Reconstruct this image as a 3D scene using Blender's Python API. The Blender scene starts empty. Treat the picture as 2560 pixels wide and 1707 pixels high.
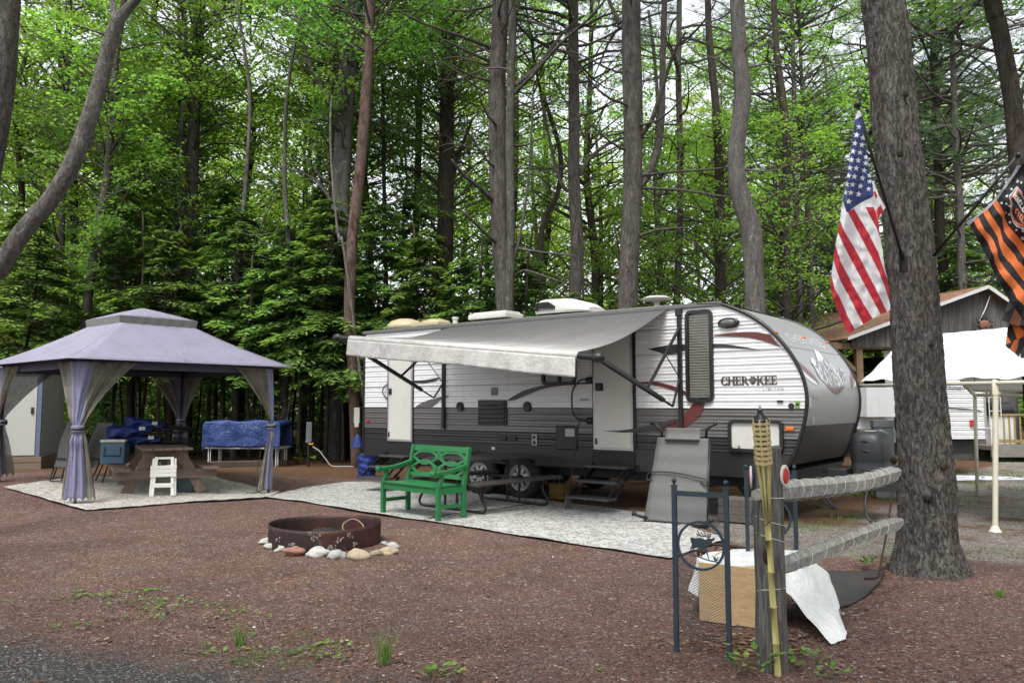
import bpy, math, random
import numpy as np
from mathutils import Vector, Matrix, noise as mnoise
R=math.radians
random.seed(7); rng=np.random.default_rng(7)
scene=bpy.context.scene; COL=scene.collection
# ---------------------------------------------------------------- camera
CAMH=1.55; FPX=1961.; PITCH=math.atan(156.5/FPX)
cam_data=bpy.data.cameras.new('camera'); cam=bpy.data.objects.new('camera',cam_data); COL.objects.link(cam)
cam_data.sensor_width=23.5; cam_data.lens=18.0; cam_data.clip_start=0.05; cam_data.clip_end=2000
cam.location=(0,0,CAMH); cam.rotation_euler=(math.pi/2+PITCH,0,0); scene.camera=cam
# ---------------------------------------------------------------- world + sun (bright overcast)
SUN_EL,SUN_AZ=R(58),R(200)
world=bpy.data.worlds.new('World'); scene.world=world; world.use_nodes=True
wn=world.node_tree; wn.nodes.clear()
wo=wn.nodes.new('ShaderNodeOutputWorld'); wb=wn.nodes.new('ShaderNodeBackground')
sky=wn.nodes.new('ShaderNodeTexSky'); sky.sky_type='NISHITA'; sky.sun_disc=False
sky.sun_elevation=SUN_EL; sky.sun_rotation=SUN_AZ; sky.air_density=1.0; sky.dust_density=3.0; sky.ozone_density=1.0
hs=wn.nodes.new('ShaderNodeHueSaturation'); hs.inputs['Saturation'].default_value=0.22; hs.inputs['Value'].default_value=1.0
wn.links.new(sky.outputs[0],hs.inputs['Color']); wn.links.new(hs.outputs[0],wb.inputs['Color'])
wb.inputs['Strength'].default_value=0.15; wn.links.new(wb.outputs[0],wo.inputs['Surface'])
sd=bpy.data.lights.new('sun','SUN'); sd.energy=1.5; sd.angle=R(25); sd.color=(1,.97,.92)
sun=bpy.data.objects.new('sun',sd); COL.objects.link(sun)
# direction the light comes from: behind and to the left of the camera, high
sun.rotation_euler=(math.pi/2-SUN_EL,0,math.pi-SUN_AZ)
scene.view_settings.view_transform='Standard'; scene.view_settings.look='None'
scene.view_settings.exposure=1.35; scene.view_settings.gamma=1.0; scene.view_settings.use_curve_mapping=False
scene.cycles.max_bounces=6; scene.cycles.diffuse_bounces=4; scene.cycles.glossy_bounces=3
scene.cycles.transmission_bounces=4; scene.cycles.transparent_max_bounces=8
scene.cycles.caustics_reflective=False; scene.cycles.caustics_refractive=False
# ---------------------------------------------------------------- site survey: sight lines from the camera stand to ground / depths
_cp,_sp=math.cos(PITCH),math.sin(PITCH)
def ray(x,y):
    a=(x-1280)/FPX; b=(853.5-y)/FPX
    return (a,_cp-b*_sp,_sp+b*_cp)
def at(x,y,Y):
    r=ray(x,y); k=Y/r[1]; return Vector((r[0]*k,Y,CAMH+r[2]*k))
def terr(x,y):
    def gs(cx,cy,s,a): return a*np.exp(-((x-cx)**2+(y-cy)**2)/(2*s*s))
    z=gs(-9.6,14.3,1.9,.15)+gs(-4.2,14.6,1.0,-.10)+gs(-12,18,4,.10)
    z=z+gs(1.5,5.2,1.4,.03)+gs(3.75,7.0,.8,.05)
    z=z+np.clip((y-24)/60,0,1)*.6
    return z
def gp(x,y):
    z=0.
    for _ in range(6):
        r=ray(x,y); k=(z-CAMH)/r[2]; X,Y=r[0]*k,r[1]*k; z=float(terr(X,Y))
    return Vector((X,Y,z))
# ---------------------------------------------------------------- object helpers
def tag(o,label=None,cat=None,group=None,kind=None):
    if label: o['label']=label
    if cat: o['category']=cat
    if group: o['group']=group
    if kind: o['kind']=kind
    return o
def empty(name,loc=(0,0,0),rz=0,label=None,cat=None,group=None):
    o=bpy.data.objects.new(name,None); COL.objects.link(o); o.location=loc; o.rotation_euler=(0,0,rz); o.empty_display_size=.1
    return tag(o,label,cat,group)
def copy_tree(o,parent=None):
    c=o.copy(); COL.objects.link(c); c.parent=parent
    for ch in list(o.children): copy_tree(ch,c)
    return c
def basis(d,up=(0,0,1)):
    d=Vector(d).normalized(); u=Vector(up)
    if abs(d.dot(u))>.98: u=Vector((1,0,0))
    s=d.cross(u).normalized(); t=s.cross(d).normalized(); return d,s,t
class MB:
    def __init__(s): s.v=[];s.f=[];s.m=[];s.mi=0;s.uv=None
    def add(s,vs,fs):
        b=len(s.v); s.v.extend([tuple(p) for p in vs]); s.f.extend([tuple(i+b for i in f) for f in fs]); s.m.extend([s.mi]*len(fs)); return s
    def box(s,c,sz,rz=0,M=None):
        x,y,z=[k/2 for k in sz]; P=[Vector((a*x,b*y,e*z)) for e in(-1,1) for b in(-1,1) for a in(-1,1)]
        if M is not None: P=[M@p for p in P]
        if rz: q=Matrix.Rotation(rz,3,'Z'); P=[q@p for p in P]
        c=Vector(c); return s.add([p+c for p in P],[(0,2,3,1),(4,5,7,6),(0,1,5,4),(2,6,7,3),(0,4,6,2),(1,3,7,5)])
    def b2(s,a,b): # box from min corner to max corner
        return s.box([(a[i]+b[i])/2 for i in range(3)],[abs(b[i]-a[i]) for i in range(3)])
    def bar(s,p,q,w,h,up=(0,0,1)):
        p=Vector(p);q=Vector(q); d,sd_,t=basis(q-p,up); P=[]
        for o in (p,q):
            for a,b in((-1,-1),(1,-1),(1,1),(-1,1)): P.append(o+sd_*(a*w/2)+t*(b*h/2))
        return s.add(P,[(3,2,1,0),(4,5,6,7),(0,1,5,4),(1,2,6,5),(2,3,7,6),(3,0,4,7)])
    def tube(s,path,r,n=8,cap=True,jit=0.,closed=False,sq=1.0):
        path=[Vector(p) for p in path]; k=len(path)
        rr=list(r) if hasattr(r,'__len__') else [r]*k
        P=[];F=[]; ref=None
        for i,p in enumerate(path):
            if closed: d=path[(i+1)%k]-path[i-1]
            else: d=path[min(i+1,k-1)]-path[max(i-1,0)]
            d.normalize()
            if ref is None:
                _,ref,_t=basis(d)
            ref=(ref-d*ref.dot(d)).normalized(); t=d.cross(ref)
            for j in range(n):
                a=2*math.pi*j/n; q=rr[i]*(1+(random.uniform(-jit,jit) if jit else 0))
                P.append(p+ref*(math.cos(a)*q)+t*(math.sin(a)*q*sq))
        for i in range(k if closed else k-1):
            for j in range(n):
                a=i*n+j;b=i*n+(j+1)%n;i2=((i+1)%k)*n
                F.append((a,b,i2+(j+1)%n,i2+j))
        if cap and not closed:
            F.append(tuple(range(n-1,-1,-1))); F.append(tuple((k-1)*n+j for j in range(n)))
        return s.add(P,F)
    def lathe(s,prof,c=(0,0,0),n=16,M=None,cap0=True,cap1=True): # profile [(r,z)]
        P=[];F=[]; c=Vector(c)
        for r,z in prof:
            for j in range(n):
                a=2*math.pi*j/n; p=Vector((r*math.cos(a),r*math.sin(a),z))
                if M is not None: p=M@p
                P.append(p+c)
        for i in range(len(prof)-1):
            for j in range(n):
                F.append((i*n+j,i*n+(j+1)%n,(i+1)*n+(j+1)%n,(i+1)*n+j))
        if cap0 and prof[0][0]>1e-4: F.append(tuple(range(n-1,-1,-1)))
        if cap1 and prof[-1][0]>1e-4: F.append(tuple((len(prof)-1)*n+j for j in range(n)))
        return s.add(P,F)
    def ball(s,c,r,n=10,sc=(1,1,1),jit=0,seed=0):
        P=[];F=[];c=Vector(c)
        for i in range(n//2+1):
            th=math.pi*i/(n//2)
            for j in range(n):
                a=2*math.pi*j/n; d=Vector((math.sin(th)*math.cos(a),math.sin(th)*math.sin(a),math.cos(th)))
                k=1+(jit*mnoise.noise(d*1.3+Vector((seed,seed*.7,0))) if jit else 0)
                P.append(c+Vector((d.x*sc[0],d.y*sc[1],d.z*sc[2]))*r*k)
        for i in range(n//2):
            for j in range(n): F.append((i*n+j,(i+1)*n+j,(i+1)*n+(j+1)%n,i*n+(j+1)%n))
        return s.add(P,F)
    def prism(s,pts,off): # closed flat polygon (ordered), thickened by vector
        off=Vector(off); k=len(pts); P=[Vector(p) for p in pts]+[Vector(p)+off for p in pts]
        return s.add(P,[tuple(range(k-1,-1,-1)),tuple(range(k,2*k))]+[(i,(i+1)%k,k+(i+1)%k,k+i) for i in range(k)])
    def grid(s,fn,nu,nv,closeu=False):
        P=[fn(i/nu,j/nv) for j in range(nv+1) for i in range(nu+1)]
        return s.add(P,[(j*(nu+1)+i,j*(nu+1)+i+1,(j+1)*(nu+1)+i+1,(j+1)*(nu+1)+i) for j in range(nv) for i in range(nu)])
    def sheet(s,fn,nu,nv,th): # grid with thickness along local normal approx
        a=MB(); a.grid(fn,nu,nv); V=[Vector(p) for p in a.v]; nn=[Vector() for _ in V]
        for f in a.f:
            q=(V[f[1]]-V[f[0]]).cross(V[f[3]]-V[f[0]])
            for i in f: nn[i]+=q
        W=[v+n_.normalized()*th for v,n_ in zip(V,nn)]; k=len(V)
        F=[tuple(reversed(f)) for f in a.f]+[tuple(i+k for i in f) for f in a.f]
        edge=[i for i in range(nu)]; L=nu+1
        rim=[i for i in range(nu+1)]+[j*L+nu for j in range(1,nv+1)]+[nv*L+i for i in range(nu-1,-1,-1)]+[j*L for j in range(nv-1,0,-1)]
        for x,y in zip(rim,rim[1:]+rim[:1]): F.append((x,y,y+k,x+k))
        return s.add(V+W,F)
    def build(s,name,mats,parent=None,smooth=False,bevel=0,auto=None,solid=0):
        me=bpy.data.meshes.new(name); me.from_pydata([tuple(v) for v in s.v],[],s.f)
        mats=mats if isinstance(mats,(list,tuple)) else [mats]
        for m in mats: me.materials.append(m)
        if len(mats)>1: me.polygons.foreach_set('material_index',s.m)
        if smooth: me.polygons.foreach_set('use_smooth',[True]*len(me.polygons))
        me.update()
        if auto is not None:
            me.polygons.foreach_set('use_smooth',[True]*len(me.polygons)); me.set_sharp_from_angle(angle=R(auto))
        o=bpy.data.objects.new(name,me); COL.objects.link(o); o.parent=parent
        if bevel:
            b=o.modifiers.new('bevel','BEVEL'); b.width=bevel; b.segments=2; b.limit_method='ANGLE'; b.angle_limit=R(40)
        if solid:
            b=o.modifiers.new('solid','SOLIDIFY'); b.thickness=solid; b.offset=0
        return o
def np_mesh(name,V,quads,mats,mi=None,parent=None,smooth=False,tris=None):
    me=bpy.data.meshes.new(name); nv=len(V); nf=len(quads); k=quads.shape[1]
    me.vertices.add(nv); me.vertices.foreach_set('co',np.asarray(V,dtype=np.float32).ravel())
    me.loops.add(nf*k); me.loops.foreach_set('vertex_index',np.asarray(quads,dtype=np.int32).ravel())
    me.polygons.add(nf); me.polygons.foreach_set('loop_start',np.arange(0,nf*k,k,dtype=np.int32))
    if mi is not None: me.polygons.foreach_set('material_index',np.asarray(mi,dtype=np.int32))
    if smooth: me.polygons.foreach_set('use_smooth',np.ones(nf,dtype=bool))
    for m in mats: me.materials.append(m)
    me.update(calc_edges=True)
    o=bpy.data.objects.new(name,me); COL.objects.link(o); o.parent=parent
    return o
def arc(c,r,a0,a1,n,z=0): return [Vector((c[0]+r*math.cos(a0+(a1-a0)*i/n),c[1]+r*math.sin(a0+(a1-a0)*i/n),z)) for i in range(n+1)]
def spline(pts,n=6):
    pts=[Vector(p) for p in pts]; out=[]
    for i in range(len(pts)-1):
        p0=pts[max(i-1,0)];p1=pts[i];p2=pts[i+1];p3=pts[min(i+2,len(pts)-1)]
        for k in range(n):
            t=k/n; out.append(.5*((2*p1)+(p2-p0)*t+(2*p0-5*p1+4*p2-p3)*t*t+(3*p1-p0-3*p2+p3)*t**3))
    out.append(pts[-1]); return out
def rrect(w,h,r,n=5): # rounded rectangle outline, centred, ccw
    o=[]
    for cx,cy,a in((w/2-r,h/2-r,0),(-w/2+r,h/2-r,90),(-w/2+r,-h/2+r,180),(w/2-r,-h/2+r,270)):
        for i in range(n+1): t=R(a+90*i/n); o.append((cx+r*math.cos(t),cy+r*math.sin(t)))
    return o
# ---------------------------------------------------------------- materials
class NT:
    def __init__(s,name):
        s.mat=bpy.data.materials.new(name); s.mat.use_nodes=True; s.t=s.mat.node_tree; s.t.nodes.clear()
        s.out=s.n('ShaderNodeOutputMaterial'); s.b=s.n('ShaderNodeBsdfPrincipled'); s.l(s.b.outputs[0],s.out.inputs[0])
        s.tc=s.n('ShaderNodeTexCoord')
    def n(s,t): return s.t.nodes.new(t)
    def l(s,a,b): s.t.links.new(a,b)
    def set(s,node,i,v):
        if v is None: return
        if hasattr(v,'links') or isinstance(v,bpy.types.NodeSocket): s.l(v,node.inputs[i])
        else:
            k=node.inputs[i]
            if k.type=='RGBA' and len(v)==3: v=(*v,1)
            k.default_value=v
    def obj(s): return s.tc.outputs['Object']
    def pos(s):
        g=s.n('ShaderNodeNewGeometry'); return g.outputs['Position']
    def island(s):
        g=s.n('ShaderNodeNewGeometry'); return g.outputs['Random Per Island']
    def map(s,vec,sc=(1,1,1),rot=(0,0,0),loc=(0,0,0)):
        m=s.n('ShaderNodeMapping'); s.l(vec,m.inputs[0]); m.inputs['Scale'].default_value=sc; m.inputs['Rotation'].default_value=rot; m.inputs['Location'].default_value=loc; return m.outputs[0]
    def noise(s,vec,sc,det=4,rough=.55,dist=0,col=False):
        m=s.n('ShaderNodeTexNoise'); s.l(vec,m.inputs['Vector']); m.inputs['Scale'].default_value=sc; m.inputs['Detail'].default_value=det; m.inputs['Roughness'].default_value=rough; m.inputs['Distortion'].default_value=dist
        return m.outputs[1 if col else 0]
    def voro(s,vec,sc,feat='F1',out='Distance',rand=1):
        m=s.n('ShaderNodeTexVoronoi'); s.l(vec,m.inputs['Vector']); m.feature=feat; m.inputs['Scale'].default_value=sc; m.inputs['Randomness'].default_value=rand
        return m.outputs[out]
    def wave(s,vec,sc,dist=0,det=2,dir='X',prof='SIN',ds=1):
        m=s.n('ShaderNodeTexWave'); s.l(vec,m.inputs['Vector']); m.bands_direction=dir; m.wave_profile=prof; m.inputs['Scale'].default_value=sc; m.inputs['Distortion'].default_value=dist; m.inputs['Detail'].default_value=det; m.inputs['Detail Scale'].default_value=ds
        return m.outputs[0]
    def ramp(s,fac,stops,interp='LINEAR'):
        m=s.n('ShaderNodeValToRGB'); s.l(fac,m.inputs[0]); cr=m.color_ramp; cr.interpolation=interp
        while len(cr.elements)<len(stops): cr.elements.new(.5)
        for e,(p,c) in zip(cr.elements,stops):
            e.position=p; e.color=(c,c,c,1) if isinstance(c,(int,float)) else (*c,1)
        return m.outputs[0]
    def mix(s,f,a,b,mode='MIX'):
        m=s.n('ShaderNodeMix'); m.data_type='RGBA'; m.blend_type=mode; s.set(m,0,f); s.set(m,6,a); s.set(m,7,b); return m.outputs[2]
    def math(s,op,a,b=None,c=None,clamp=False):
        m=s.n('ShaderNodeMath'); m.operation=op; m.use_clamp=clamp; s.set(m,0,a); s.set(m,1,b); s.set(m,2,c); return m.outputs[0]
    def sep(s,v):
        m=s.n('ShaderNodeSeparateXYZ'); s.l(v,m.inputs[0]); return m.outputs
    def attr(s,name):
        m=s.n('ShaderNodeAttribute'); m.attribute_name=name; return m.outputs['Color']
    def bump(s,h,st=.3,d=.01,nrm=None):
        m=s.n('ShaderNodeBump'); s.l(h,m.inputs['Height']); m.inputs['Strength'].default_value=st; m.inputs['Distance'].default_value=d
        if nrm is not None: s.l(nrm,m.inputs['Normal'])
        return m.outputs[0]
    def done(s,col=None,rough=.6,metal=0,nrm=None,spec=None,alpha=None):
        s.set(s.b,'Base Color',col); s.set(s.b,'Roughness',rough); s.set(s.b,'Metallic',metal)
        if nrm is not None: s.l(nrm,s.b.inputs['Normal'])
        if spec is not None: s.b.inputs['Specular IOR Level'].default_value=spec
        if alpha is not None: s.set(s.b,'Alpha',alpha)
        return s.mat
_mc={}
def M(name,c,rough=.6,metal=0,var=.18,sc=6,bump=.15,bsc=60,bd=.002,dirt=None,spec=None):
    """everyday material: base colour broken up by two scales of noise, fine bump, optional dirt colour"""
    if name in _mc: return _mc[name]
    t=NT(name); v=t.obj(); n1=t.noise(v,sc,5,.6); n2=t.noise(v,sc*7,3)
    k=t.math('MULTIPLY_ADD',t.math('ADD',n1,n2),var,1-var)
    cc=t.mix(1.0,c,k,'MULTIPLY')
    if dirt:
        f=t.ramp(t.noise(v,sc*.6,6,.7),[(.45,0.),(.72,dirt[1])]); cc=t.mix(f,cc,dirt[0])
    r=t.math('MULTIPLY_ADD',n1,.25,rough-.12,clamp=True)
    m=t.done(cc,r,metal,t.bump(t.noise(v,bsc,3),bump,bd),spec)
    _mc[name]=m; return m
# ================================================================ GROUND
def sstep(a,b,x): t=np.clip((x-a)/(b-a),0,1); return t*t*(3-2*t)
def make_ground():
    xs=np.unique(np.concatenate([np.linspace(-260,-24,18),np.arange(-24,20,.22),np.linspace(20,260,18)]))
    ys=np.unique(np.concatenate([np.linspace(-60,1,10),np.arange(1,26,.2),np.linspace(26,60,24),np.linspace(64,420,14)]))
    X,Y=np.meshgrid(xs,ys); Z=terr(X,Y)
    wob=.35*np.sin(X*1.3+Y*.7)+.3*np.sin(X*.6-Y*1.7+1)
    Z=Z+.012*np.sin(X*2.1+1.3*Y)*np.sin(Y*1.7-.4*X)
    nx,ny=len(xs),len(ys)
    V=np.stack([X.ravel(),Y.ravel(),Z.ravel()],1)
    idx=np.arange(nx*ny).reshape(ny,nx)
    Q=np.stack([idx[:-1,:-1].ravel(),idx[:-1,1:].ravel(),idx[1:,1:].ravel(),idx[1:,:-1].ravel()],1)
    # zones: dark stone drive at lower left, forest litter, pale stone and grass at right
    dark=1-sstep(-.5,.9,(Y-(4.5-.33*(X+1.5)))+wob*.6)
    lit=sstep(-.6,1.6,(Y-(17.6+.25*X))+wob)*(X<8)
    U=(X+2.88)*.7848+(Y-15.3)*-.6198; W=(X+2.88)*.6198+(Y-15.3)*.7848
    under=sstep(-.1,.5,W+wob*.2)*sstep(-.2,.5,U)*(1-sstep(8.2,9.2,U+wob*.3))
    lit=np.maximum(lit,under); lit=np.maximum(lit,sstep(9,12,-X)*sstep(15,17,Y))
    pale=sstep(0,1.0,(Y-7.6)+wob*.5)*sstep(1.8,3.0,X)*(1-sstep(-.5,.6,W-2.2)*(1-sstep(8,9.5,U)))
    pale=np.maximum(pale,sstep(8.5,10,U)*sstep(7.4,8.4,Y))
    C=np.stack([dark.ravel(),lit.ravel(),pale.ravel(),np.ones(nx*ny)],1).astype(np.float32)
    t=NT('ground_gravel'); p=t.pos()
    z=t.sep(t.attr('zone')); 
    wn_=t.noise(p,2.2,6,.7); wn2=t.noise(p,14,4,.6)
    def mask(s,w=.35):
        e=t.math('ADD',s,t.math('MULTIPLY',t.math('SUBTRACT',wn_,.5),1.3)); e=t.math('ADD',e,t.math('MULTIPLY',t.math('SUBTRACT',wn2,.5),.7))
        return t.ramp(e,[(.5-w/2,0.),(.5+w/2,1.)])
    cell=t.voro(t.map(p,(1,1,.3)),85,'F1','Color'); cs=t.sep(cell); big=t.voro(p,42,'F1','Color'); bs=t.sep(big)
    cd=t.voro(t.map(p,(1,1,.3)),85,'F1','Distance')
    red=t.ramp(cs[0],[(0.,(.024,.013,.013)),(.2,(.115,.060,.048)),(.5,(.205,.110,.090)),(.75,(.145,.092,.082)),(.95,(.25,.165,.132)),(.99,(.42,.37,.33))])
    grey=t.ramp(cs[1],[(0.,(.026,.025,.025)),(.35,(.056,.054,.054)),(.7,(.095,.09,.088)),(.93,(.17,.16,.15)),(1.,(.40,.38,.36))])
    lt=t.ramp(cs[2],[(0.,(.035,.02,.011)),(.4,(.085,.045,.024)),(.75,(.14,.078,.042)),(1.,(.2,.135,.08))])
    needles=t.noise(t.map(p,(1,1,1),(0,0,.6)),46,5,.75,dist=3)
    lt=t.mix(t.ramp(needles,[(.46,0.),(.6,.85)]),lt,(.15,.07,.035))
    pl=t.ramp(cs[0],[(0.,(.06,.048,.04)),(.3,(.15,.13,.115)),(.6,(.25,.235,.215)),(.85,(.38,.36,.33)),(1.,(.55,.53,.5))])
    pl=t.mix(t.ramp(t.noise(p,1.1,6,.75),[(.38,.9),(.52,.1)]),pl,lt)
    # pale big stones sprinkled, warm stains, needle drift
    base=t.mix(t.ramp(t.noise(p,.9,6,.75),[(.42,0.),(.68,.65)]),red,t.mix(1.,red,(.62,.55,.50),'MULTIPLY')); base=t.mix(t.ramp(t.noise(p,.45,6,.8,dist=.6),[(.48,0.),(.6,.7)]),base,t.mix(1.,red,(1.28,1.22,1.2),'MULTIPLY')); base=t.mix(t.ramp(t.noise(p,3.1,6,.8,dist=.6),[(.55,0.),(.66,.6)]),base,t.mix(1.,red,(.5,.5,.52),'MULTIPLY'))
    base=t.mix(t.ramp(t.noise(p,1.7,6,.75,dist=1),[(.52,0.),(.7,.6)]),base,t.ramp(cs[2],[(0.,(.03,.026,.028)),(.6,(.12,.095,.09)),(1.,(.34,.28,.25))]))
    base=t.mix(t.ramp(bs[0],[(.972,0.),(.976,.8)],'LINEAR'),base,t.ramp(bs[1],[(0.,(.2,.16,.14)),(.6,(.36,.33,.3)),(1.,(.5,.47,.44))]))
    c=t.mix(mask(z[0],.7),base,grey); c=t.mix(mask(z[2]),c,pl); c=t.mix(mask(z[1]),c,lt)
    gr=t.noise(p,.55,6,.8); gm=t.math('MULTIPLY',t.ramp(gr,[(.56,0.),(.66,.8)]),mask(z[2]))
    c=t.mix(gm,c,t.ramp(t.noise(p,60,4),[(.3,(.03,.05,.012)),(.7,(.1,.14,.035))]))
    h=t.math('ADD',t.math('MULTIPLY',cd,-1.4),t.noise(p,140,4)); h=t.math('ADD',h,t.math('MULTIPLY',t.noise(p,7,4),1.5))
    mat=t.done(c,.93,0,t.bump(h,.9,.012),.25)
    o=np_mesh('ground',V,Q,[mat],smooth=True)
    a=o.data.color_attributes.new('zone','FLOAT_COLOR','POINT'); a.data.foreach_set('color',C.ravel())
    tag(o,kind='structure'); return o
ground=make_ground()

def scatter_mesh(name,mat,pts,proto_fn):
    """many tiny solids in one mesh: proto_fn(n)->(verts nxkx3, faces list)"""
    n=len(pts); V,F=proto_fn(n); k=V.shape[1]
    V=V+pts[:,None,:]; Q=(np.array(F)[None]+(np.arange(n)*k)[:,None,None]).reshape(-1,len(F[0]))
    return np_mesh(name,V.reshape(-1,3),Q,[mat])
def rotz(V,a):
    c,s=np.cos(a)[:,None],np.sin(a)[:,None]; x=V[...,0]*c-V[...,1]*s; y=V[...,0]*s+V[...,1]*c
    return np.stack([x,y,V[...,2]],-1)
def scat_pts(n,x0,x1,y0,y1,px=None):
    """random ground points inside the wedge seen by the camera, denser nearby"""
    u=rng.random(n); Y=1/(1/y0+(1/y1-1/y0)*u); a=rng.uniform(x0,x1,n); X=a*Y
    return X,Y
def stones(n,name='loose_stones'):
    X,Y=scat_pts(n,-.75,.75,3.0,14); Z=terr(X,Y)
    s=np.clip(rng.lognormal(-5.2,.45,n),.002,.018)
    def pf(n):
        base=np.array([[1,0,0],[.3,.9,0],[-.8,.6,0],[-.9,-.5,0],[.2,-1,0],[0,0,.75],[.1,0,-.5]])
        V=base[None]*(s[:,None,None])*rng.uniform(.65,1.25,(n,7,3)); V=rotz(V,rng.uniform(0,6.3,n))
        return V,[(0,1,5),(1,2,5),(2,3,5),(3,4,5),(4,0,5)]
    t=NT('stone_chips'); i=t.island()
    c=t.ramp(i,[(0.,(.05,.03,.028)),(.3,(.12,.07,.062)),(.55,(.17,.105,.09)),(.72,(.09,.075,.078)),(.88,(.22,.16,.13)),(.965,(.38,.34,.30)),(.992,(.6,.57,.53))],'CONSTANT')
    o=scatter_mesh(name,t.done(c,.85),np.stack([X,Y,Z+.001],1),pf); tag(o,'loose chips and pebbles of stone lying over the reddish gravel yard','gravel',kind='stuff'); return o
stones(26000)
def litter(n):
    def mk(X,Y,n):
        Z=terr(X,Y); L=rng.uniform(.012,.036,n)
        base=np.array([[-1,0,.0],[-.5,.45,.14],[.3,.55,.1],[1,0,.2],[.3,-.5,.18],[-.5,-.4,.1]])
        V=base[None]*L[:,None,None]*rng.uniform(.7,1.2,(n,6,3)); V[...,2]*=rng.uniform(.2,1.8,n)[:,None]
        return rotz(V,rng.uniform(0,6.3,n))+np.stack([X,Y,Z+.003],1)[:,None,:]
    parts=[]
    X,Y=scat_pts(n,-.75,.75,3.2,22); parts.append(mk(X,Y,n))
    # drifts of oak leaves round the box, the gate feet and the trunk foot
    for cx,cy,s,m in ((1.45,5.15,.22,260),(.95,4.95,.18,120),(1.9,6.9,.3,100),(3.0,6.9,.5,60),(-10,17.5,2.5,300),(-3.5,19,2.5,300)):
        parts.append(mk(rng.normal(cx,s,m),rng.normal(cy,s*.8,m),m))
    V=np.concatenate(parts); n=len(V)
    Q=(np.array([(0,1,2,3),(0,3,4,5)])[None]+(np.arange(n)*6)[:,None,None]).reshape(-1,4)
    t=NT('dead_leaf'); c=t.ramp(t.island(),[(0.,(.09,.035,.018)),(.35,(.15,.065,.032)),(.65,(.22,.115,.06)),(.85,(.34,.23,.14)),(1.,(.13,.09,.07))])
    o=np_mesh('fallen_leaves',V.reshape(-1,3),Q,[t.done(c,.8)]); tag(o,'dry brown fallen leaves scattered on the gravel and drifted by the box','leaf litter',kind='stuff')
litter(520)
def twigs(n):
    X,Y=scat_pts(n,-.75,.75,3.2,18); Z=terr(X,Y); L=rng.uniform(.012,.045,n)
    def pf(n):
        base=np.array([[-1,-.03,.0],[1,-.03,.0],[1,.03,.0],[-1,.03,.0],[-1,0,.06],[1,0,.06]])
        V=base[None]*L[:,None,None]; return rotz(V,rng.uniform(0,6.3,n)),[(0,1,5,4),(2,3,4,5)]
    t=NT('needle_litter'); c=t.ramp(t.island(),[(0.,(.06,.03,.02)),(.6,(.13,.065,.035)),(1.,(.24,.16,.10))])
    o=scatter_mesh('pine_needles',t.done(c,.8),np.stack([X,Y,Z+.002],1),pf); tag(o,'pine needles and bits of twig strewn over the gravel','needle litter',kind='stuff')
twigs(5000)
# low green ground cover: clover-like weeds on the gravel, grass in the pale stone
leafmat=None
def weedmat():
    global leafmat
    if leafmat is None:
        t=NT('weed_leaf'); c=t.ramp(t.island(),[(0.,(.05,.12,.02)),(.5,(.1,.2,.035)),(1.,(.2,.28,.06))])
        leafmat=t.done(c,.6,spec=.3)
    return leafmat
def weed_verts(c,r,h,n,sz,up=.5):
    """n little leaves within radius r"""
    a=rng.uniform(0,6.3,n); q=np.sqrt(rng.random(n))*r; P=np.stack([c[0]+q*np.cos(a),c[1]+q*np.sin(a),np.zeros(n)],1)
    P[:,2]=terr(P[:,0],P[:,1])+rng.uniform(.2,1,n)*h
    base=np.array([[0,0,0],[.5,.38,.1],[1,0,up*.4],[.5,-.38,.1]])
    V=base[None]*(sz*rng.uniform(.6,1.3,n))[:,None,None]; V[...,2]*=rng.uniform(.2,2,n)[:,None]
    return rotz(V,a+rng.normal(0,.6,n))+P[:,None,:]
def quad_obj(name,V,mats,parent=None,mi=None):
    n=len(V); return np_mesh(name,V.reshape(-1,3),np.arange(n*4).reshape(n,4),mats,mi,parent)
def blades(c,r,h,n,w=.004):
    a=rng.uniform(0,6.3,n); q=np.sqrt(rng.random(n))*r; x=c[0]+q*np.cos(a); y=c[1]+q*np.sin(a); z=terr(x,y)
    hh=h*rng.uniform(.5,1.1,n); lean=rng.normal(0,.25,(n,2))*hh[:,None]; b=rng.uniform(0,6.3,n); dx,dy=np.cos(b)*w/2,np.sin(b)*w/2
    V=np.stack([np.stack([x-dx,y-dy,z],1),np.stack([x+dx,y+dy,z],1),np.stack([x+lean[:,0]+dx*.2,y+lean[:,1]+dy*.2,z+hh],1),np.stack([x+lean[:,0]-dx*.2,y+lean[:,1]-dy*.2,z+hh],1)],1)
    return V
W=[]
for x,y,r,n in ((160,1490,.16,26),(215,1497,.14,22),(310,1490,.16,26),(340,1512,.2,40),(440,1515,.2,40),(395,1525,.12,18),(385,1480,.1,14),(15,1508,.1,10),(180,1567,.12,14),(225,1565,.08,9),(300,1545,.06,8),(380,1550,.09,12),(545,1516,.08,9),(585,1535,.15,24),(665,1548,.07,8),(480,1625,.1,12),(560,1640,.15,20),(690,1640,.22,34),(800,1625,.13,20),(850,1622,.1,12),(830,1650,.1,14),(655,1593,.06,6),(763,1592,.05,6),(765,1463,.05,7),(700,1465,.04,4),(1505,1688,.05,4)):
    g=gp(x,y); W.append(weed_verts(g,r,.02,n,.035))
for x,y,r,h,n in ((700,1640,.32,.03,260),(660,1650,.2,.03,90),(560,1530,.3,.015,90),(2230,1390,.15,.05,60)):
    g=gp(x,y); W.append(blades(g,r,h,n,.004))
tag(quad_obj('ground_weeds',np.concatenate(W),[weedmat()]),'patches of low green clover and moss growing in the reddish gravel','weeds',kind='stuff')
W=[]
for i in range(150):
    x=rng.uniform(2.5,17); y=rng.uniform(8.2,24)
    if i<60: x,y=rng.uniform(5.5,13),rng.uniform(12.5,17)
    W.append(blades((x,y),rng.uniform(.15,.5),rng.uniform(.03,.08),60,.008))
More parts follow.
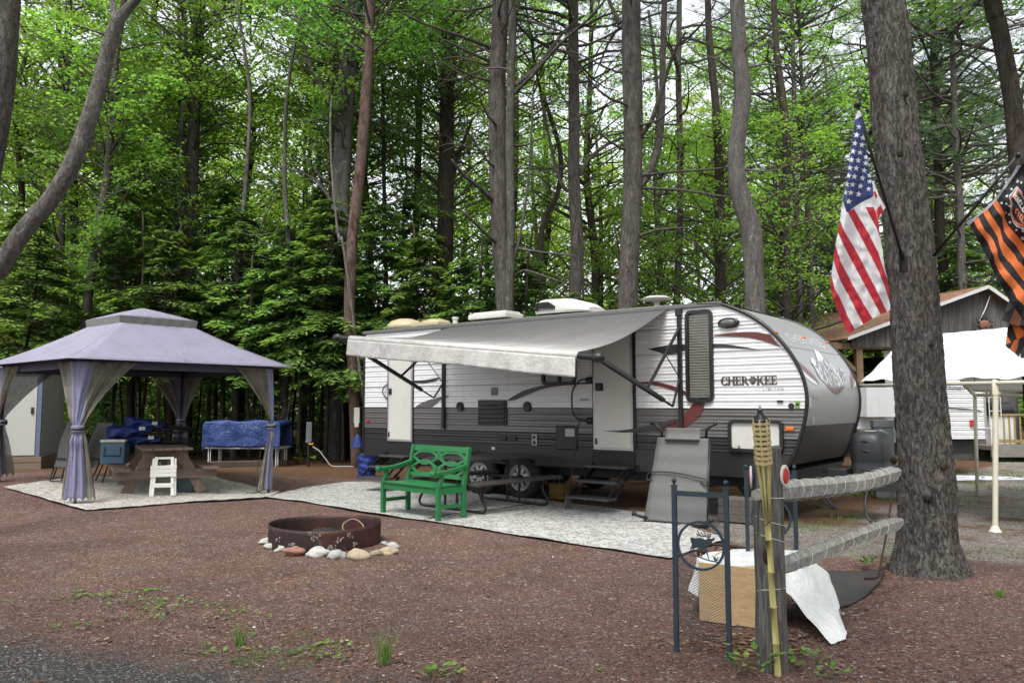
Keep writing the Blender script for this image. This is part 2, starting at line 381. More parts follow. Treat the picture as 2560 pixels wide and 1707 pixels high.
for x,y,r in ((2230,1190,.5),(2170,1190,.5),(2540,1150,1.2),(2420,1145,1.2),(2300,1150,1.),(2500,1190,.8),(2300,1230,.4),(2270,1215,.4)):
    g=gp(x,y); W.append(blades(g,r,.09,260,.009))
tag(quad_obj('grass',np.concatenate(W),[weedmat()]),'short patchy grass growing through the pale stones beside the campsite','grass',kind='stuff')
W=[]
for i in range(60): # green undergrowth seen beneath the trailer and behind the gazebo
    u=rng.uniform(3,8.6); w=rng.uniform(3.6,6.5); x=-2.88+.7848*u+.6198*w; y=15.3-.6198*u+.7848*w
    W.append(weed_verts((x,y),.5,.28,70,.09,1))
for i in range(26):
    x=rng.uniform(-13,-4); y=rng.uniform(23,29); W.append(weed_verts((x,y),.7,.3,60,.12,1))
tag(quad_obj('undergrowth',np.concatenate(W),[weedmat()]),'leafy green undergrowth at the edge of the woods','undergrowth',kind='stuff')
# single weeds one can point at
def weed(name,px,py,label,r=.1,h=.12,n=26,sz=.05,grassy=False):
    g=gp(px,py); V=(blades((0,0),r*.35,h,n,.005) if grassy else weed_verts((0,0),r,h,n,sz,.8)); V=V.copy(); V[...,2]-=float(terr(0,0))
    o=quad_obj(name,V,[weedmat()]); o.location=g; tag(o,label,'weed'); return o
weed('weed_plant',1880,1680,'green leafy weed at the foot of the bamboo torch, left side',.14,.13,50,.05)
weed('weed_plant',1968,1668,'green weed just right of the fence post foot',.08,.08,22,.04)
weed('weed_plant',2040,1652,'small green weed on the gravel right of the fence post, farther from it',.08,.05,24,.035)
weed('weed_plant',2085,1690,'low three-leaved weed at the bottom of the picture right of the post',.08,.05,20,.035)
weed('weed_plant',1105,1690,'broad-leaved weed at the bottom edge below the fire ring',.1,.05,30,.05)
weed('weed_plant',860,1372,'tiny green sprig growing on a white stone of the fire ring',.045,.08,16,.03)
weed('weed_plant',2180,1422,'green weed growing against the big trunk at the corner of the black mat',.14,.12,40,.06)
weed('grass_tuft',600,1612,'thin grass tuft standing in the gravel, left of two',.1,.15,60,grassy=True)
weed('grass_tuft',960,1658,'thin grass tuft standing in the gravel, right of two',.1,.2,60,grassy=True)
weed('grass_tuft',2500,1490,'short grass tuft on the reddish gravel at the right edge',.12,.07,60,grassy=True)
weed('weed_plant',768,1160,'leafy green weed beside the water hydrant',.35,.35,40,.12)
# ================================================================ TRAVEL TRAILER (local x = towards nose, y = inward depth, z = up)
TO=(-2.88,15.3); TA=R(-38.3); TD=(math.cos(TA),math.sin(TA)); TN=(-TD[1],TD[0]); TW=2.44
def onp(x,y,w=0.):
    r=ray(x,y); c=((TO[0]+TN[0]*w)*TN[0]+(TO[1]+TN[1]*w)*TN[1])/(r[0]*TN[0]+r[1]*TN[1])
    return ((r[0]*c-TO[0])*TD[0]+(r[1]*c-TO[1])*TD[1],CAMH+r[2]*c)
ZS=[.76,.914,1.131,1.366,1.561,1.756,1.953,2.154,2.36,2.574,2.778,2.93]
US=[8.215,8.293,8.377,8.448,8.467,8.459,8.411,8.318,8.175,7.957,7.689,7.33]
def unose(z): return float(np.interp(z,ZS,US))
_pz=np.linspace(.76,2.93,60); _c=np.polyfit(ZS,US,6)
def unose(z): return float(np.polyval(_c,z))
# ---- materials
def siding_mat(name,c,rough=.38,metal=0.,streak=.12,dirt=(.3,.29,.27)):
    t=NT(name); v=t.obj(); s=t.noise(t.map(v,(3,3,.35)),3.5,6,.7); s2=t.noise(v,1.1,4,.6)
    f=t.ramp(s,[(.48,0.),(.8,streak*3)]); cc=t.mix(f,c,[k*.55 for k in c] if sum(c)<.9 else dirt)
    cc=t.mix(t.ramp(s2,[(.4,0.),(.8,.2)]),cc,[k*.75 for k in c])
    return t.done(cc,t.math('MULTIPLY_ADD',s,.2,rough-.1,clamp=True),metal)
m_white=siding_mat('white_siding',(.68,.68,.70),.4,0,.07)
m_grey=siding_mat('grey_siding',(.135,.13,.13),.34,.35,.06)
m_dark=siding_mat('dark_siding',(.030,.029,.031),.36,.25,.06)
m_cap=siding_mat('silver_cap',(.39,.40,.41),.38,.35,.08)
m_caplow=siding_mat('dark_cap',(.062,.058,.055),.38,.2,.12)
m_black=M('black_trim',(.012,.012,.013),.42,var=.1,bump=.05)
m_blackm=M('black_metal',(.02,.021,.023),.45,.3,bump=.05)
m_under=M('underbelly',(.009,.009,.010),.7)
m_roof=M('roof_membrane',(.2,.19,.17),.85,dirt=((.12,.08,.05),.7))
m_door=M('door_skin',(.56,.55,.52),.5,var=.08,sc=3,dirt=((.42,.4,.34),.25))
m_alu=M('aluminium',(.42,.42,.42),.38,.7,var=.08)
m_glass=NT('dark_glass').done((.012,.013,.015),.08,0,spec=.6)
m_maroon=M('maroon_vinyl',(.1,.022,.02),.35,var=.1,bump=.02)
m_blackv=M('charcoal_vinyl',(.028,.026,.028),.35,var=.1,bump=.02)
m_plasw=M('white_plastic',(.55,.55,.53),.5,var=.06,dirt=((.4,.37,.3),.25))
m_plasy=M('yellowed_plastic',(.42,.36,.24),.5,var=.15)
m_amber=M('amber_lens',(.62,.14,.02),.25,var=.05)
m_red=M('red_lens',(.45,.02,.015),.25,var=.05)
m_tyre=M('tyre_rubber',(.018,.018,.018),.85)
m_text=M('black_lettering',(.02,.018,.02),.4,var=.05)
m_textg=M('grey_lettering',(.33,.33,.34),.5,var=.05)
trailer=empty('travel_trailer',(TO[0],TO[1],0),TA,'long white and grey travel trailer with rounded silver nose and awning out','trailer')
T=trailer
# ---- body walls: real corrugation on the side facing the camera and the far side
def rib(z):
    k=(z%.098)/.098; return .011*(math.exp(-((k-.3)/.13)**2)+.55*math.exp(-((k-.72)/.10)**2))
mb=MB()
zz=[.66+i*.0098 for i in range(int((2.93-.66)/.0098)+1)]
for side in (0,1):
    base=len(mb.v); V=[];F=[]
    for z in zz:
        r=rib(z) if z>.9 else .004
        y=-r if side==0 else TW+r
        un=unose(max(z,.78))-.005
        for k in range(2): V.append((0 if k==0 else un,y,z))
    for i in range(len(zz)-1):
        z=zz[i]; mb.mi=0 if z>1.485 else (1 if z>1.10 else 2)
        q=(2*i,2*i+1,2*i+3,2*i+2); mb.v,mb.f; 
        b=base; mb.f.append(tuple(b+a for a in (q if side==0 else q[::-1]))); mb.m.append(mb.mi)
    mb.v.extend(V)
mb.mi=0; mb.add([(0,0,1.1),(0,TW,1.1),(0,TW,2.93),(0,0,2.93)],[(0,3,2,1)])
mb.mi=2; mb.add([(0,0,.66),(0,TW,.66),(0,TW,1.1),(0,0,1.1)],[(0,3,2,1)])
mb.build('side_wall',[m_white,m_grey,m_dark],T,auto=50)
mb=MB(); mb.b2((0.02,.02,.56),(8.2,TW-.02,.68)); mb.build('underbelly',m_under,T)
for a,b in ((0,.62),(1.42,2.6),(4.15,5.22),(6.05,8.0)):
    mb=MB(); mb.b2((a,-.004,.575),(b,.02,.662)); mb.build('skirt',m_dark,T)
mb=MB(); mb.grid(lambda a,b:(7.36*a-.01,TW*b,2.94+.17*math.sin(math.pi*b)*min(1,(1-a)*6)),30,16); mb.build('roof',m_roof,T,smooth=True)
mb=MB(); mb.b2((-.03,-.035,2.905),(7.36,.0,2.965)); mb.b2((-.03,TW,2.905),(7.36,TW+.03,2.965)); mb.build('roof_rail',M('grey_rail',(.14,.14,.14),.5,.4),T,bevel=.008)
# shadow of the seams between siding sheets put in as thin dark strips
mb=MB()
for z in (2.62,2.26,1.87,1.49): 
    mb.b2((0.02,-.0135,z),(unose(z)-.03,-.009,z+.004))
mb.build('siding_seam',m_blackv,T)
# ---- nose cap
def cap(u,v,z0,z1,off=0.): z=z0+(z1-z0)*v; return (unose(z)+off,TW*u,z)
mb=MB(); mb.mi=0; mb.grid(lambda a,b:cap(a,b,1.27,2.93),10,40)
mb.mi=1; mb.grid(lambda a,b:cap(a,b,.76,1.27),10,14)
mb.build('front_cap',[m_cap,m_caplow],T,smooth=True)
mb=MB(); mb.grid(lambda a,b:(unose(2.3)+.003+(b-.5)*0,TW*a,2.3+.006*b),2,1); mb.b2((unose(1.27)-.003,0.01,1.266),(unose(1.27)+.004,TW-.01,1.274)); mb.build('cap_seam',m_blackv,T)
for y in (-.012,TW+.012):
    P=[(unose(z)+.004,y,z) for z in np.linspace(.72,2.93,44)]; P=P+[(7.0,y,2.95)]
    mb=MB(); mb.tube(P,.026,8); mb.build('nose_trim',m_black,T,smooth=True)
mb=MB(); mb.b2((-.012,-.022,.66),(.03,.0,2.93)); mb.build('corner_trim',m_black,T); mb=MB(); mb.b2((-.012,TW,.66),(.03,TW+.02,2.93)); mb.build('corner_trim',m_black,T)
# ---- decals: thin vinyl sheets lying just proud of the ribs
def decal(name,pts,mat,off=-.0135,tk=.0012,close=True):
    mb=MB(); P=[(a,off,b) for a,b in pts]; mb.prism(P,(0,-tk,0)); return mb.build(name,mat,T)
def cv(pts,n=5):
    return [(p.x,p.y) for p in spline([(a,b,0) for a,b in pts],n)]
decal('stripe_decal',cv([(7.234,2.502),(7.575,2.52),(7.85,2.505),(8.03,2.46)])+[(8.11,2.35),(8.17,2.29)]+cv([(8.12,2.31),(7.95,2.38),(7.681,2.45),(7.234,2.49)]),m_maroon)
decal('stripe_decal',cv([(6.21,2.35),(6.544,2.396),(6.80,2.395),(7.353,2.372),(7.897,2.268)])+cv([(7.6,2.30),(7.352,2.325),(7.0,2.33),(6.8,2.31),(6.541,2.262),(6.36,2.31)]),m_blackv)
decal('stripe_decal',cv([(5.99,1.868),(6.25,1.873),(6.42,1.855),(6.72,1.77),(6.86,1.67)])+cv([(6.8,1.68),(6.65,1.735),(6.42,1.80),(6.2,1.84),(5.99,1.85)]),m_maroon)
decal('stripe_decal',cv([(7.09,1.562),(7.06,1.49),(6.98,1.37),(6.8,1.245),(6.55,1.17),(6.26,1.152)])+cv([(6.5,1.23),(6.7,1.35),(6.86,1.5),(6.93,1.58)]),m_maroon)
decal('stripe_decal',cv([(5.42,1.148),(5.8,1.17),(6.2,1.235),(6.6,1.33),(6.62,1.29),(6.2,1.16),(5.8,1.13)]),m_blackv,off=-.0345)
decal('stripe_decal',cv([(3.557,1.602),(3.75,1.70),(3.989,1.788),(4.449,1.862),(5.25,1.885)])+cv([(5.2,1.86),(4.745,1.845),(4.35,1.80),(4.0,1.70),(3.75,1.62)]),m_blackv)
decal('stripe_decal',cv([(1.05,2.02),(1.5,1.98),(2.08,2.03)])+cv([(1.9,1.96),(1.6,1.93),(1.3,1.95)]),m_blackv)
decal('stripe_decal',cv([(1.42,1.495),(1.6,1.58),(1.85,1.64),(2.2,1.70),(2.25,1.69),(2.05,1.62),(1.85,1.5)]),m_grey)
# ---- serif lettering CHER(paw)KEE from vinyl strokes
def glyphs(word,u0,z0,h,mat,name,off=-.0135,th=.16,ser=True,y=None,sp=None):
    """word as flat cut vinyl strokes; u to the right, z up"""
    mb=MB(); x=u0; sp=sp if sp is not None else h*.16
    W={'C':.80,'H':.92,'E':.74,'R':.88,'K':.90,'O':.95,'L':.6,'I':.22,'M':.8,'T':.7,'D':.75}
    def quad(P): mb.prism([(x+a*h,off,z0+b*h) for a,b in P],(0,-.0014,0))
    def st(a,b,c,d,w=th): # stroke
        L=math.hypot(c-a,d-b); nx,ny=-(d-b)/L*w/2,(c-a)/L*w/2; quad([(a+nx,b+ny),(a-nx,b-ny),(c-nx,d-ny),(c+nx,d+ny)])
    def serif(a,b,w=.34):
        if ser: quad([(a-w/2,b-.035),(a+w/2,b-.035),(a+w/2,b+.035),(a-w/2,b+.035)])
    def ring(cx,cy,rx,ry,a0,a1,wf=lambda t:th):
        n=14; O_=[];I_=[]
        for i in range(n+1):
            t=R(a0+(a1-a0)*i/n); w=wf(t); O_.append((cx+rx*math.cos(t),cy+ry*math.sin(t))); I_.append((cx+(rx-w)*math.cos(t),cy+(ry-w*.8)*math.sin(t)))
        for i in range(n): quad([O_[i],I_[i],I_[i+1],O_[i+1]])
    thin=.075 if ser else th
    for ch in word:
        if ch==' ': x+=h*.5; continue
        w=W.get(ch,.8)
        if ch=='C':
            ring(.43,.5,.42,.52,38,322,lambda t:(thin+(th-thin)*abs(math.cos(t))) if ser else th)
            if ser: quad([(.70,.62),(.78,.62),(.78,.98),(.72,.98)]); quad([(.72,.02),(.78,.02),(.80,.3),(.74,.3)])
        elif ch=='H':
            st(.17,0,.17,1); st(.75,0,.75,1); st(.17,.5,.75,.5,thin); [serif(a,b) for a in(.17,.75) for b in(.035,.965)]
        elif ch in 'EL':
            st(.16,0,.16,1); st(.1,.04,.68,.04,thin)
            if ch=='E': st(.1,.96,.66,.96,thin); st(.16,.51,.5,.51,thin)
            if ser:
                quad([(.62,.04),(.70,.04),(.70,.3),(.66,.3)]); serif(.12,.035); serif(.12,.965)
                if ch=='E': quad([(.60,.96),(.66,.96),(.66,.72),(.63,.72)]); quad([(.45,.38),(.5,.38),(.5,.64),(.45,.64)])
        elif ch=='R':
            st(.16,0,.16,1); ring(.36,.74,.3,.26,-90,90,lambda t:th if ser and abs(math.cos(t))>.5 else thin); st(.1,.96,.38,.96,thin); st(.16,.49,.4,.49,thin); st(.42,.5,.74,.03,th*.95); serif(.16,.035); serif(.14,.965); serif(.8,.035,.2)
        elif ch=='K':
            st(.16,0,.16,1); st(.22,.42,.68,.97,thin); st(.36,.58,.74,.03,th*.95); serif(.16,.035); serif(.16,.965); serif(.7,.965,.26); serif(.78,.035,.28)
        elif ch=='I': st(.1,0,.1,1)
        elif ch=='M': st(.06,0,.06,1);st(.72,0,.72,1);st(.06,1,.39,.2);st(.39,.2,.72,1)
        elif ch=='T': st(.34,0,.34,1);st(.0,.96,.68,.96)
        elif ch=='D': st(.08,0,.08,1); ring(.25,.5,.42,.5,-90,90); st(.05,.96,.28,.96); st(.05,.04,.28,.04)
        elif ch=='*': # paw print in place of the O
            def blob(cx,cy,rx,ry,a=0):
                quad([(cx+rx*math.cos(t)*math.cos(a)-ry*math.sin(t)*math.sin(a),cy+rx*math.cos(t)*math.sin(a)+ry*math.sin(t)*math.cos(a)) for t in [i*math.pi/5 for i in range(10)]])
            blob(.46,.36,.27,.22); blob(.46,.2,.16,.14); blob(.12,.62,.11,.17,.35); blob(.34,.86,.11,.18,.1); blob(.62,.86,.11,.18,-.1); blob(.83,.62,.11,.17,-.35)
            w=.92
        x+=w*h+sp
    return mb.build(name,mat,T)
hL=.113
m_lett=M('pewter_lettering',(.14,.115,.11),.35,.4,var=.3,sc=60)
for off_,mt,nm,du,dz,th_ in ((-.0135,m_text,'lettering',.006,-.006,.21),(-.016,m_lett,'lettering',0,0,.13)):
    glyphs('CHER*KEE',7.325+du,1.81+dz,hL,mt,nm,off_,th_,sp=hL*.03)
glyphs('LIMITED',7.905,1.728,.042,m_textg,'lettering',th=.16,ser=False,sp=.018)
# small printed badges near the forward door, unreadably small in the photograph
decal('dealer_badge',[(5.02,1.60),(5.18,1.60),(5.18,1.64),(5.02,1.64)],m_textg)
# ---- doors
def add_door(u0,u1,z0,z1,lab,hs):
    mb=MB(); mb.b2((u0+.035,-.034,z0+.035),(u1-.035,.0,z1-.03)); d=mb.build('door',m_door,T,bevel=.004); d['label']=lab
    mb=MB(); mb.b2((u0,-.03,z0),(u0+.035,.0,z1));mb.b2((u1-.035,-.03,z0),(u1,.0,z1));mb.b2((u0+.035,-.031,z0),(u1-.035,-.001,z0+.035));mb.b2((u0+.035,-.031,z1-.03),(u1-.035,-.001,z1))
    mb.build('door_frame',m_alu,d,bevel=.003)
    mb=MB(); mb.b2((u0-.018,-.022,z0-.03),(u0,-.0,z1+.02));mb.b2((u1,-.022,z0-.03),(u1+.018,.0,z1+.02)); mb.build('door_seal',m_black,d)
    mb=MB(); mb.b2((u0+hs[0],-.055,hs[1]),(u0+hs[0]+hs[2],-.034,hs[1]+hs[3])); mb.b2((u0+hs[0]+.02,-.07,hs[1]+.03),(u0+hs[0]+hs[2]-.02,-.055,hs[1]+hs[3]-.025)); mb.build('door_handle',m_black,d,bevel=.008)
    mb=MB(); mb.b2((u0+.04,-.05,z0+.08),(u0+.075,-.034,z0+.17)); mb.build('door_catch',m_black,d,bevel=.005)
    return d
add_door(.70,1.36,.862,2.55,'narrow white rear door',(.05,1.73,.07,.115))
add_door(5.27,5.955,.865,2.70,'white front entry door',(.05,1.75,.14,.12))
for z in (1.0,1.7,2.4):
    mb=MB(); mb.b2((5.925,-.05,z),(5.96,-.03,z+.08)); mb.build('hinge',m_alu,T)
mb=MB(); mb.b2((5.98,-.026,.9),(6.0,.0,2.72)); mb.build('door_jamb',m_black,T)
# grab handles
mb=MB(); P=spline([(5.22,-.02,1.905),(5.1,-.05,1.93),(5.0,-.09,1.85),(4.93,-.1,1.7),(4.95,-.1,1.42),(5.05,-.08,1.32),(5.21,-.02,1.30)],5); mb.tube(P,.014,8)
mb.b2((5.16,-.05,1.86),(5.24,-.01,1.96)); mb.b2((5.16,-.05,1.25),(5.24,-.01,1.35)); mb.build('grab_handle',m_black,T,smooth=True)
mb=MB(); mb.tube(spline([(.69,-.02,1.93),(.62,-.06,1.86),(.61,-.07,1.76),(.68,-.02,1.64)],5),.012,7); mb.build('grab_handle',m_black,T,smooth=True)
# ---- windows
def win(name,u0,u1,z0,z1,r,fw=.05,blind=None,glass=None,depth=.045):
    w,h=u1-u0,z1-z0; cx,cz=(u0+u1)/2,(z0+z1)/2
    O_=rrect(w,h,r);I_=rrect(w-2*fw,h-2*fw,max(r-fw,.02)); n=len(O_); mb=MB()
    V=[(cx+a,0,cz+b) for a,b in O_]+[(cx+a,-depth,cz+b) for a,b in O_]+[(cx+a,-depth,cz+b) for a,b in I_]+[(cx+a,-.014,cz+b) for a,b in I_]
    F=[]
    for k in range(3):
        for i in range(n): F.append((k*n+i,k*n+(i+1)%n,(k+1)*n+(i+1)%n,(k+1)*n+i))
    mb.add(V,[f[::-1] for f in F]); fr=mb.build(name,m_black,T,auto=40)
    mb=MB(); mb.prism([(cx+a,-.016,cz+b) for a,b in I_],(0,-.004,0)); pane=mb.build('pane',glass or m_glass,fr)
    return fr
fw1=win('window',6.815,7.225,1.572,2.868,.09,.045)
# venetian/pleated blind seen in the tall window: real louvre slats in front of the dark pane
m_blind=M('blind_slat',(.34,.33,.305),.55,var=.12)
mb=MB()
z=1.64
while z<2.8:
    mb.add([(6.872,-.022,z),(7.168,-.022,z),(7.168,-.034,z+.022),(6.872,-.034,z+.022),(6.872,-.020,z+.025),(7.168,-.020,z+.025)],[(0,1,2,3),(3,2,5,4)]); z+=.0375
mb.build('blind',m_blind,fw1)
win('window',4.30,4.955,1.85,2.42,.09,.05)
mb=MB(); mb.b2((4.62,-.05,1.9),(4.66,-.02,2.38)); mb.build('window_mullion',m_black,T)
# baggage hatch
fr=win('baggage_hatch',7.42,8.165,.915,1.345,.085,.045,glass=m_plasw,depth=.05)
mb=MB(); mb.lathe([(.0,.012),(.018,.012),(.02,0)],(7.57,-.035,.985),10,Matrix.Rotation(R(90),3,'X')); mb.lathe([(.0,.012),(.018,.012),(.02,0)],(8.0,-.035,.985),10,Matrix.Rotation(R(90),3,'X')); mb.build('latch',m_alu,fr)
# fridge vent (louvred), lower vents, heater door, outlets
mb=MB(); mb.b2((2.945,-.03,1.20),(3.57,0,1.62)); mb.build('fridge_vent',m_black,T,bevel=.012); fv=T.children[-1]
mb=MB()
for i in range(5): mb.box((3.257,-.036,1.27+i*.072),(.56,.02,.045),M=Matrix.Rotation(R(-25),3,'X'))
mb.build('vent_louvre',m_blackm,bpy.data.objects['fridge_vent'])
for c in (2.53,3.998):
    mb=MB(); mb.lathe([(0,.022),(.05,.022),(.068,.03),(.078,.022),(.082,0)],(c,-.012,1.51),20,Matrix.Rotation(R(90),3,'X')); mb.build('speaker',m_black,T,auto=40)
mb=MB(); mb.b2((4.57,-.035,.84),(4.965,0,1.215)); wh=mb.build('water_heater_door',m_black,T,bevel=.02)
mb=MB(); mb.b2((4.76,-.042,1.05),(4.93,-.034,1.17)); mb.build('warning_plate',m_textg,wh)
mb=MB(); mb.b2((4.095,-.03,.885),(4.2,0,1.07)); ob=mb.build('outlet_box',M('steel_plate',(.3,.29,.26),.5,.4),T,bevel=.004)
mb=MB()
for z in (.935,1.02): mb.lathe([(0,.012),(.026,.012),(.028,0)],(4.147,-.03,z),12,Matrix.Rotation(R(90),3,'X'))
mb.build('socket',m_black,ob)
mb=MB(); mb.b2((3.23,-.022,1.7),(3.37,0,1.83)) ; mb.build('cable_hatch',m_grey,T,bevel=.01)
for a in (3.41,3.62): mb=MB(); mb.b2((a,-.03,.955),(a+.15,-.005,1.03)); mb.build('furnace_outlet',m_black,T,bevel=.008)
mb=MB(); mb.b2((3.24,-.012,.79),(3.31,-.004,.835)); mb.build('sticker',m_plasw,T)
mb=MB(); mb.b2((8.325,-.02,1.505),(8.385,-.012,1.59)); mb.build('sticker',M('green_sticker',(.16,.3,.05),.5),T)
mb=MB(); mb.b2((8.336,-.0215,1.53),(8.374,-.02,1.56)); mb.build('sticker',m_text,T)
mb=MB(); mb.b2((8.09,-.03,1.573),(8.175,-.01,1.603)); mb.build('keyhole_cover',m_black,T,bevel=.01)
mb=MB(); mb.lathe([(0,.02),(.036,.02),(.04,0)],(8.275,-.012,1.525),16,Matrix.Rotation(R(90),3,'X')); mb.build('inlet_cap',m_black,T)
# porch light
P=Matrix.Diagonal((1,.45,1)).to_3x3()@Matrix.Identity(3)
mb=MB(); mb.lathe([(.155,0),(.15,.03),(.125,.045),(.11,.04)],(0,0,0),24); 
def place(o,loc,sx=1,sz=1): o.location=loc; o.rotation_euler=(R(90),0,0); o.scale=(sx,sz,1); return o
pl=place(mb.build('porch_light',m_black,T,auto=40),(7.455,-.012,2.655),1,.48)
mb=MB(); mb.lathe([(.112,.036),(.09,.05),(.0,.055)],(0,0,0),24); mb.build('lens',M('smoked_lens',(.1,.1,.09),.15,var=.3,sc=20),pl,smooth=True)
# markers
mb=MB(); mb.b2((8.19,-.035,1.205),(8.305,-.01,1.262)); mb.build('marker_light',m_amber,T,bevel=.012)
mb=MB(); mb.lathe([(0,.02),(.03,.018),(.036,0)],(.14,-.012,1.235),14,Matrix.Rotation(R(90),3,'X')); mb.build('marker_light',m_red,T)
for w in (.12,1.22,2.3):
    z=2.5; u=unose(z); mb=MB(); mb.ball((u+.012,w,z),.03,8,(1,1.3,.8)); mb.build('marker_light',m_amber,T,smooth=True)
# ---- decals on the nose (vinyl following the curve), placed by sight line onto the cap surface
def cap_hit(x,y):
    best=None
    for i in range(245):
        w=i*.01; u,z=onp(x,y,w)
        if .7<z<2.95:
            e=abs(u-unose(z))
            if best is None or e<best[0]: best=(e,w,z)
    return best[1],best[2]
def cx(p): return (1740+p[0]*.1913,780+p[1]*.1913)
def inpoly(x,y,P):
    c=False; j=len(P)-1
    for i in range(len(P)):
        if (P[i][1]>y)!=(P[j][1]>y) and x<(P[j][0]-P[i][0])*(y-P[i][1])/(P[j][1]-P[i][1])+P[i][0]: c=not c
        j=i
    return c
def capdecal(name,pix,mat,off,n=46,par=None):
    P=[cap_hit(*cx(p)) for p in pix]; w0,w1=min(p[0] for p in P),max(p[0] for p in P); z0,z1=min(p[1] for p in P),max(p[1] for p in P)
    mb=MB(); dw,dz=(w1-w0)/n,(z1-z0)/n; idx={}
    def vid(i,j):
        if (i,j) not in idx:
            z=z0+j*dz; idx[(i,j)]=len(mb.v); mb.v.append((unose(z)+off,w0+i*dw,z))
        return idx[(i,j)]
    for i in range(n):
        for j in range(n):
            if inpoly(w0+(i+.5)*dw,z0+(j+.5)*dz,P): mb.f.append((vid(i,j),vid(i+1,j),vid(i+1,j+1),vid(i,j+1))); mb.m.append(0)
    if mb.f: return mb.build(name,mat,par or T,smooth=True)
m_silver=M('silver_vinyl',(.72,.73,.74),.4,.1,var=.1)
t=NT('fur_print'); v=t.obj(); f=t.noise(t.map(v,(1,7,2.2),(.6,0,0)),4,4,.6,dist=1.)
m_fur=t.done(t.ramp(f,[(.38,(.03,.034,.04)),(.47,(.13,.14,.155)),(.53,(.42,.43,.44)),(.6,(.7,.71,.72))]),.4)
m_mar2=M('faded_maroon',(.17,.10,.095),.4,var=.15)
em=capdecal('crest_emblem',[(1690,940),(1760,990),(1850,1005),(1930,960),(1942,940),(1930,985),(1890,1050),(1845,1080),(1790,1055),(1720,985)],m_mar2,.004)
capdecal('emblem_fur',[(1535,485),(1600,520),(1650,560),(1720,650),(1760,690),(1830,710),(1900,750),(1938,820),(1945,880),(1930,935),(1890,975),(1840,990),(1790,985),(1700,940),(1620,870),(1570,790),(1555,740),(1500,665),(1492,630),(1510,595),(1540,625),(1575,660),(1590,640),(1570,590)],m_fur,.007,60,em)
capdecal('emblem_muzzle',[(1535,485),(1570,590),(1590,640),(1640,640),(1660,600),(1600,525)],m_silver,.0085,30,em)
capdecal('emblem_muzzle',[(1492,600),(1512,595),(1545,640),(1570,700),(1540,690),(1500,655)],m_silver,.0085,30,em)
capdecal('stripe_decal',[(1290,600),(1360,660),(1450,740),(1540,830),(1590,900),(1606,970),(1540,890),(1440,790),(1350,700)],m_mar2,.004)
capdecal('stripe_decal',[(1365,740),(1420,800),(1500,860),(1560,910),(1605,968),(1500,910),(1410,830)],m_silver,.005)
capdecal('stripe_decal',[(2000,680),(2040,740),(2060,830),(2050,930),(2038,1000),(2020,940),(2010,860),(2020,780)],m_mar2,.004)
capdecal('stripe_decal',[(2110,850),(2112,900),(2085,960),(2045,1005),(2065,940),(2085,890)],m_silver,.005)
capdecal('sticker',[(1470,1108),(1500,1108),(1502,1250),(1472,1250)],m_plasw,.005,14)
capdecal('sticker',[(1520,1370),(1550,1370),(1540,1460),(1515,1460)],m_plasw,.005,14)
capdecal('sticker',[(1520,1075),(1585,1085),(1588,1125),(1524,1115)],m_textg,.005,20)
# embossed name across the upper cap
def capword(word,pa,pb,h,mat):
    (wa,za),(wb,zb)=cap_hit(*cx(pa)),cap_hit(*cx(pb)); n=len(word); mb=MB()
    def st(x0,y0,x1,y1,w):
        L=math.hypot(x1-x0,y1-y0); k=max(1,int(L/.02)); nx,ny=-(y1-y0)/L*w/2,(x1-x0)/L*w/2; pr=None
        for i in range(k+1):
            x=x0+(x1-x0)*i/k; y=y0+(y1-y0)*i/k
            q=[(unose(y+s*ny)+.004,x+s*nx,y+s*ny) for s in(-1,1)]
            if pr: mb.add([pr[0],q[0],q[1],pr[1]],[(0,1,2,3)])
            pr=q
    S={'C':[(.7,.9,.3,1),(.3,1,.05,.6),(.05,.6,.05,.4),(.05,.4,.3,0),(.3,0,.7,.1)],'H':[(.1,0,.1,1),(.7,0,.7,1),(.1,.5,.7,.5)],'E':[(.1,0,.1,1),(.1,1,.65,1),(.1,.5,.5,.5),(.1,0,.65,0)],'R':[(.1,0,.1,1),(.1,1,.6,.9),(.6,.9,.6,.6),(.6,.6,.1,.5),(.3,.5,.7,0)],'O':[(.35,1,.05,.5),(.05,.5,.35,0),(.35,0,.65,.5),(.65,.5,.35,1)],'K':[(.1,0,.1,1),(.1,.4,.65,1),(.3,.6,.7,0)]}
    W=(wb-wa)/n
    for i,ch in enumerate(word):
        for a,b,c,d in S[ch]: st(wa+(i+a)*W,za+h*b,wa+(i+c)*W,za+h*d,.016)
    return mb.build('lettering',mat,T)
capword('CHEROKEE',(1245,375),(1712,470),.11,m_silver)
# ---- roof things
mb=MB()
sec=[(-.40,0),(-.42,.06),(-.38,.2),(-.25,.27),(.0,.29),(.25,.27),(.38,.2),(.42,.06),(.40,0)]
for i,(u,s,h) in enumerate(((0,.92,.95),(.12,1,1),(.55,.98,.95),(.9,.85,.62),(1.05,.7,.3))):
    for y,z in sec: mb.v.append((u,y*s,z*h))
k=len(sec)
for i in range(4):
    for j in range(k-1): mb.f.append((i*k+j,(i+1)*k+j,(i+1)*k+j+1,i*k+j+1)); mb.m.append(0)
mb.f.append(tuple(range(k))); mb.m.append(0); mb.f.append(tuple(range(5*k-1,4*k-1,-1))); mb.m.append(0)
ac=mb.build('air_conditioner',m_plasw,T,auto=35); ac.location=(3.55,1.2,3.12)
mb=MB()
for i in range(13): mb.b2((.03+.033*i,-.43-.0,.05),(.045+.033*i,-.395,.2 if i<9 else .2-.02*(i-8)))
mb.build('grille_slot',m_black,ac)
mb=MB()
for i in range(9): mb.b2((-.02,-.33+.08*i,.05),(.0,-.29+.08*i,.2))
mb.build('grille_slot',m_black,ac)
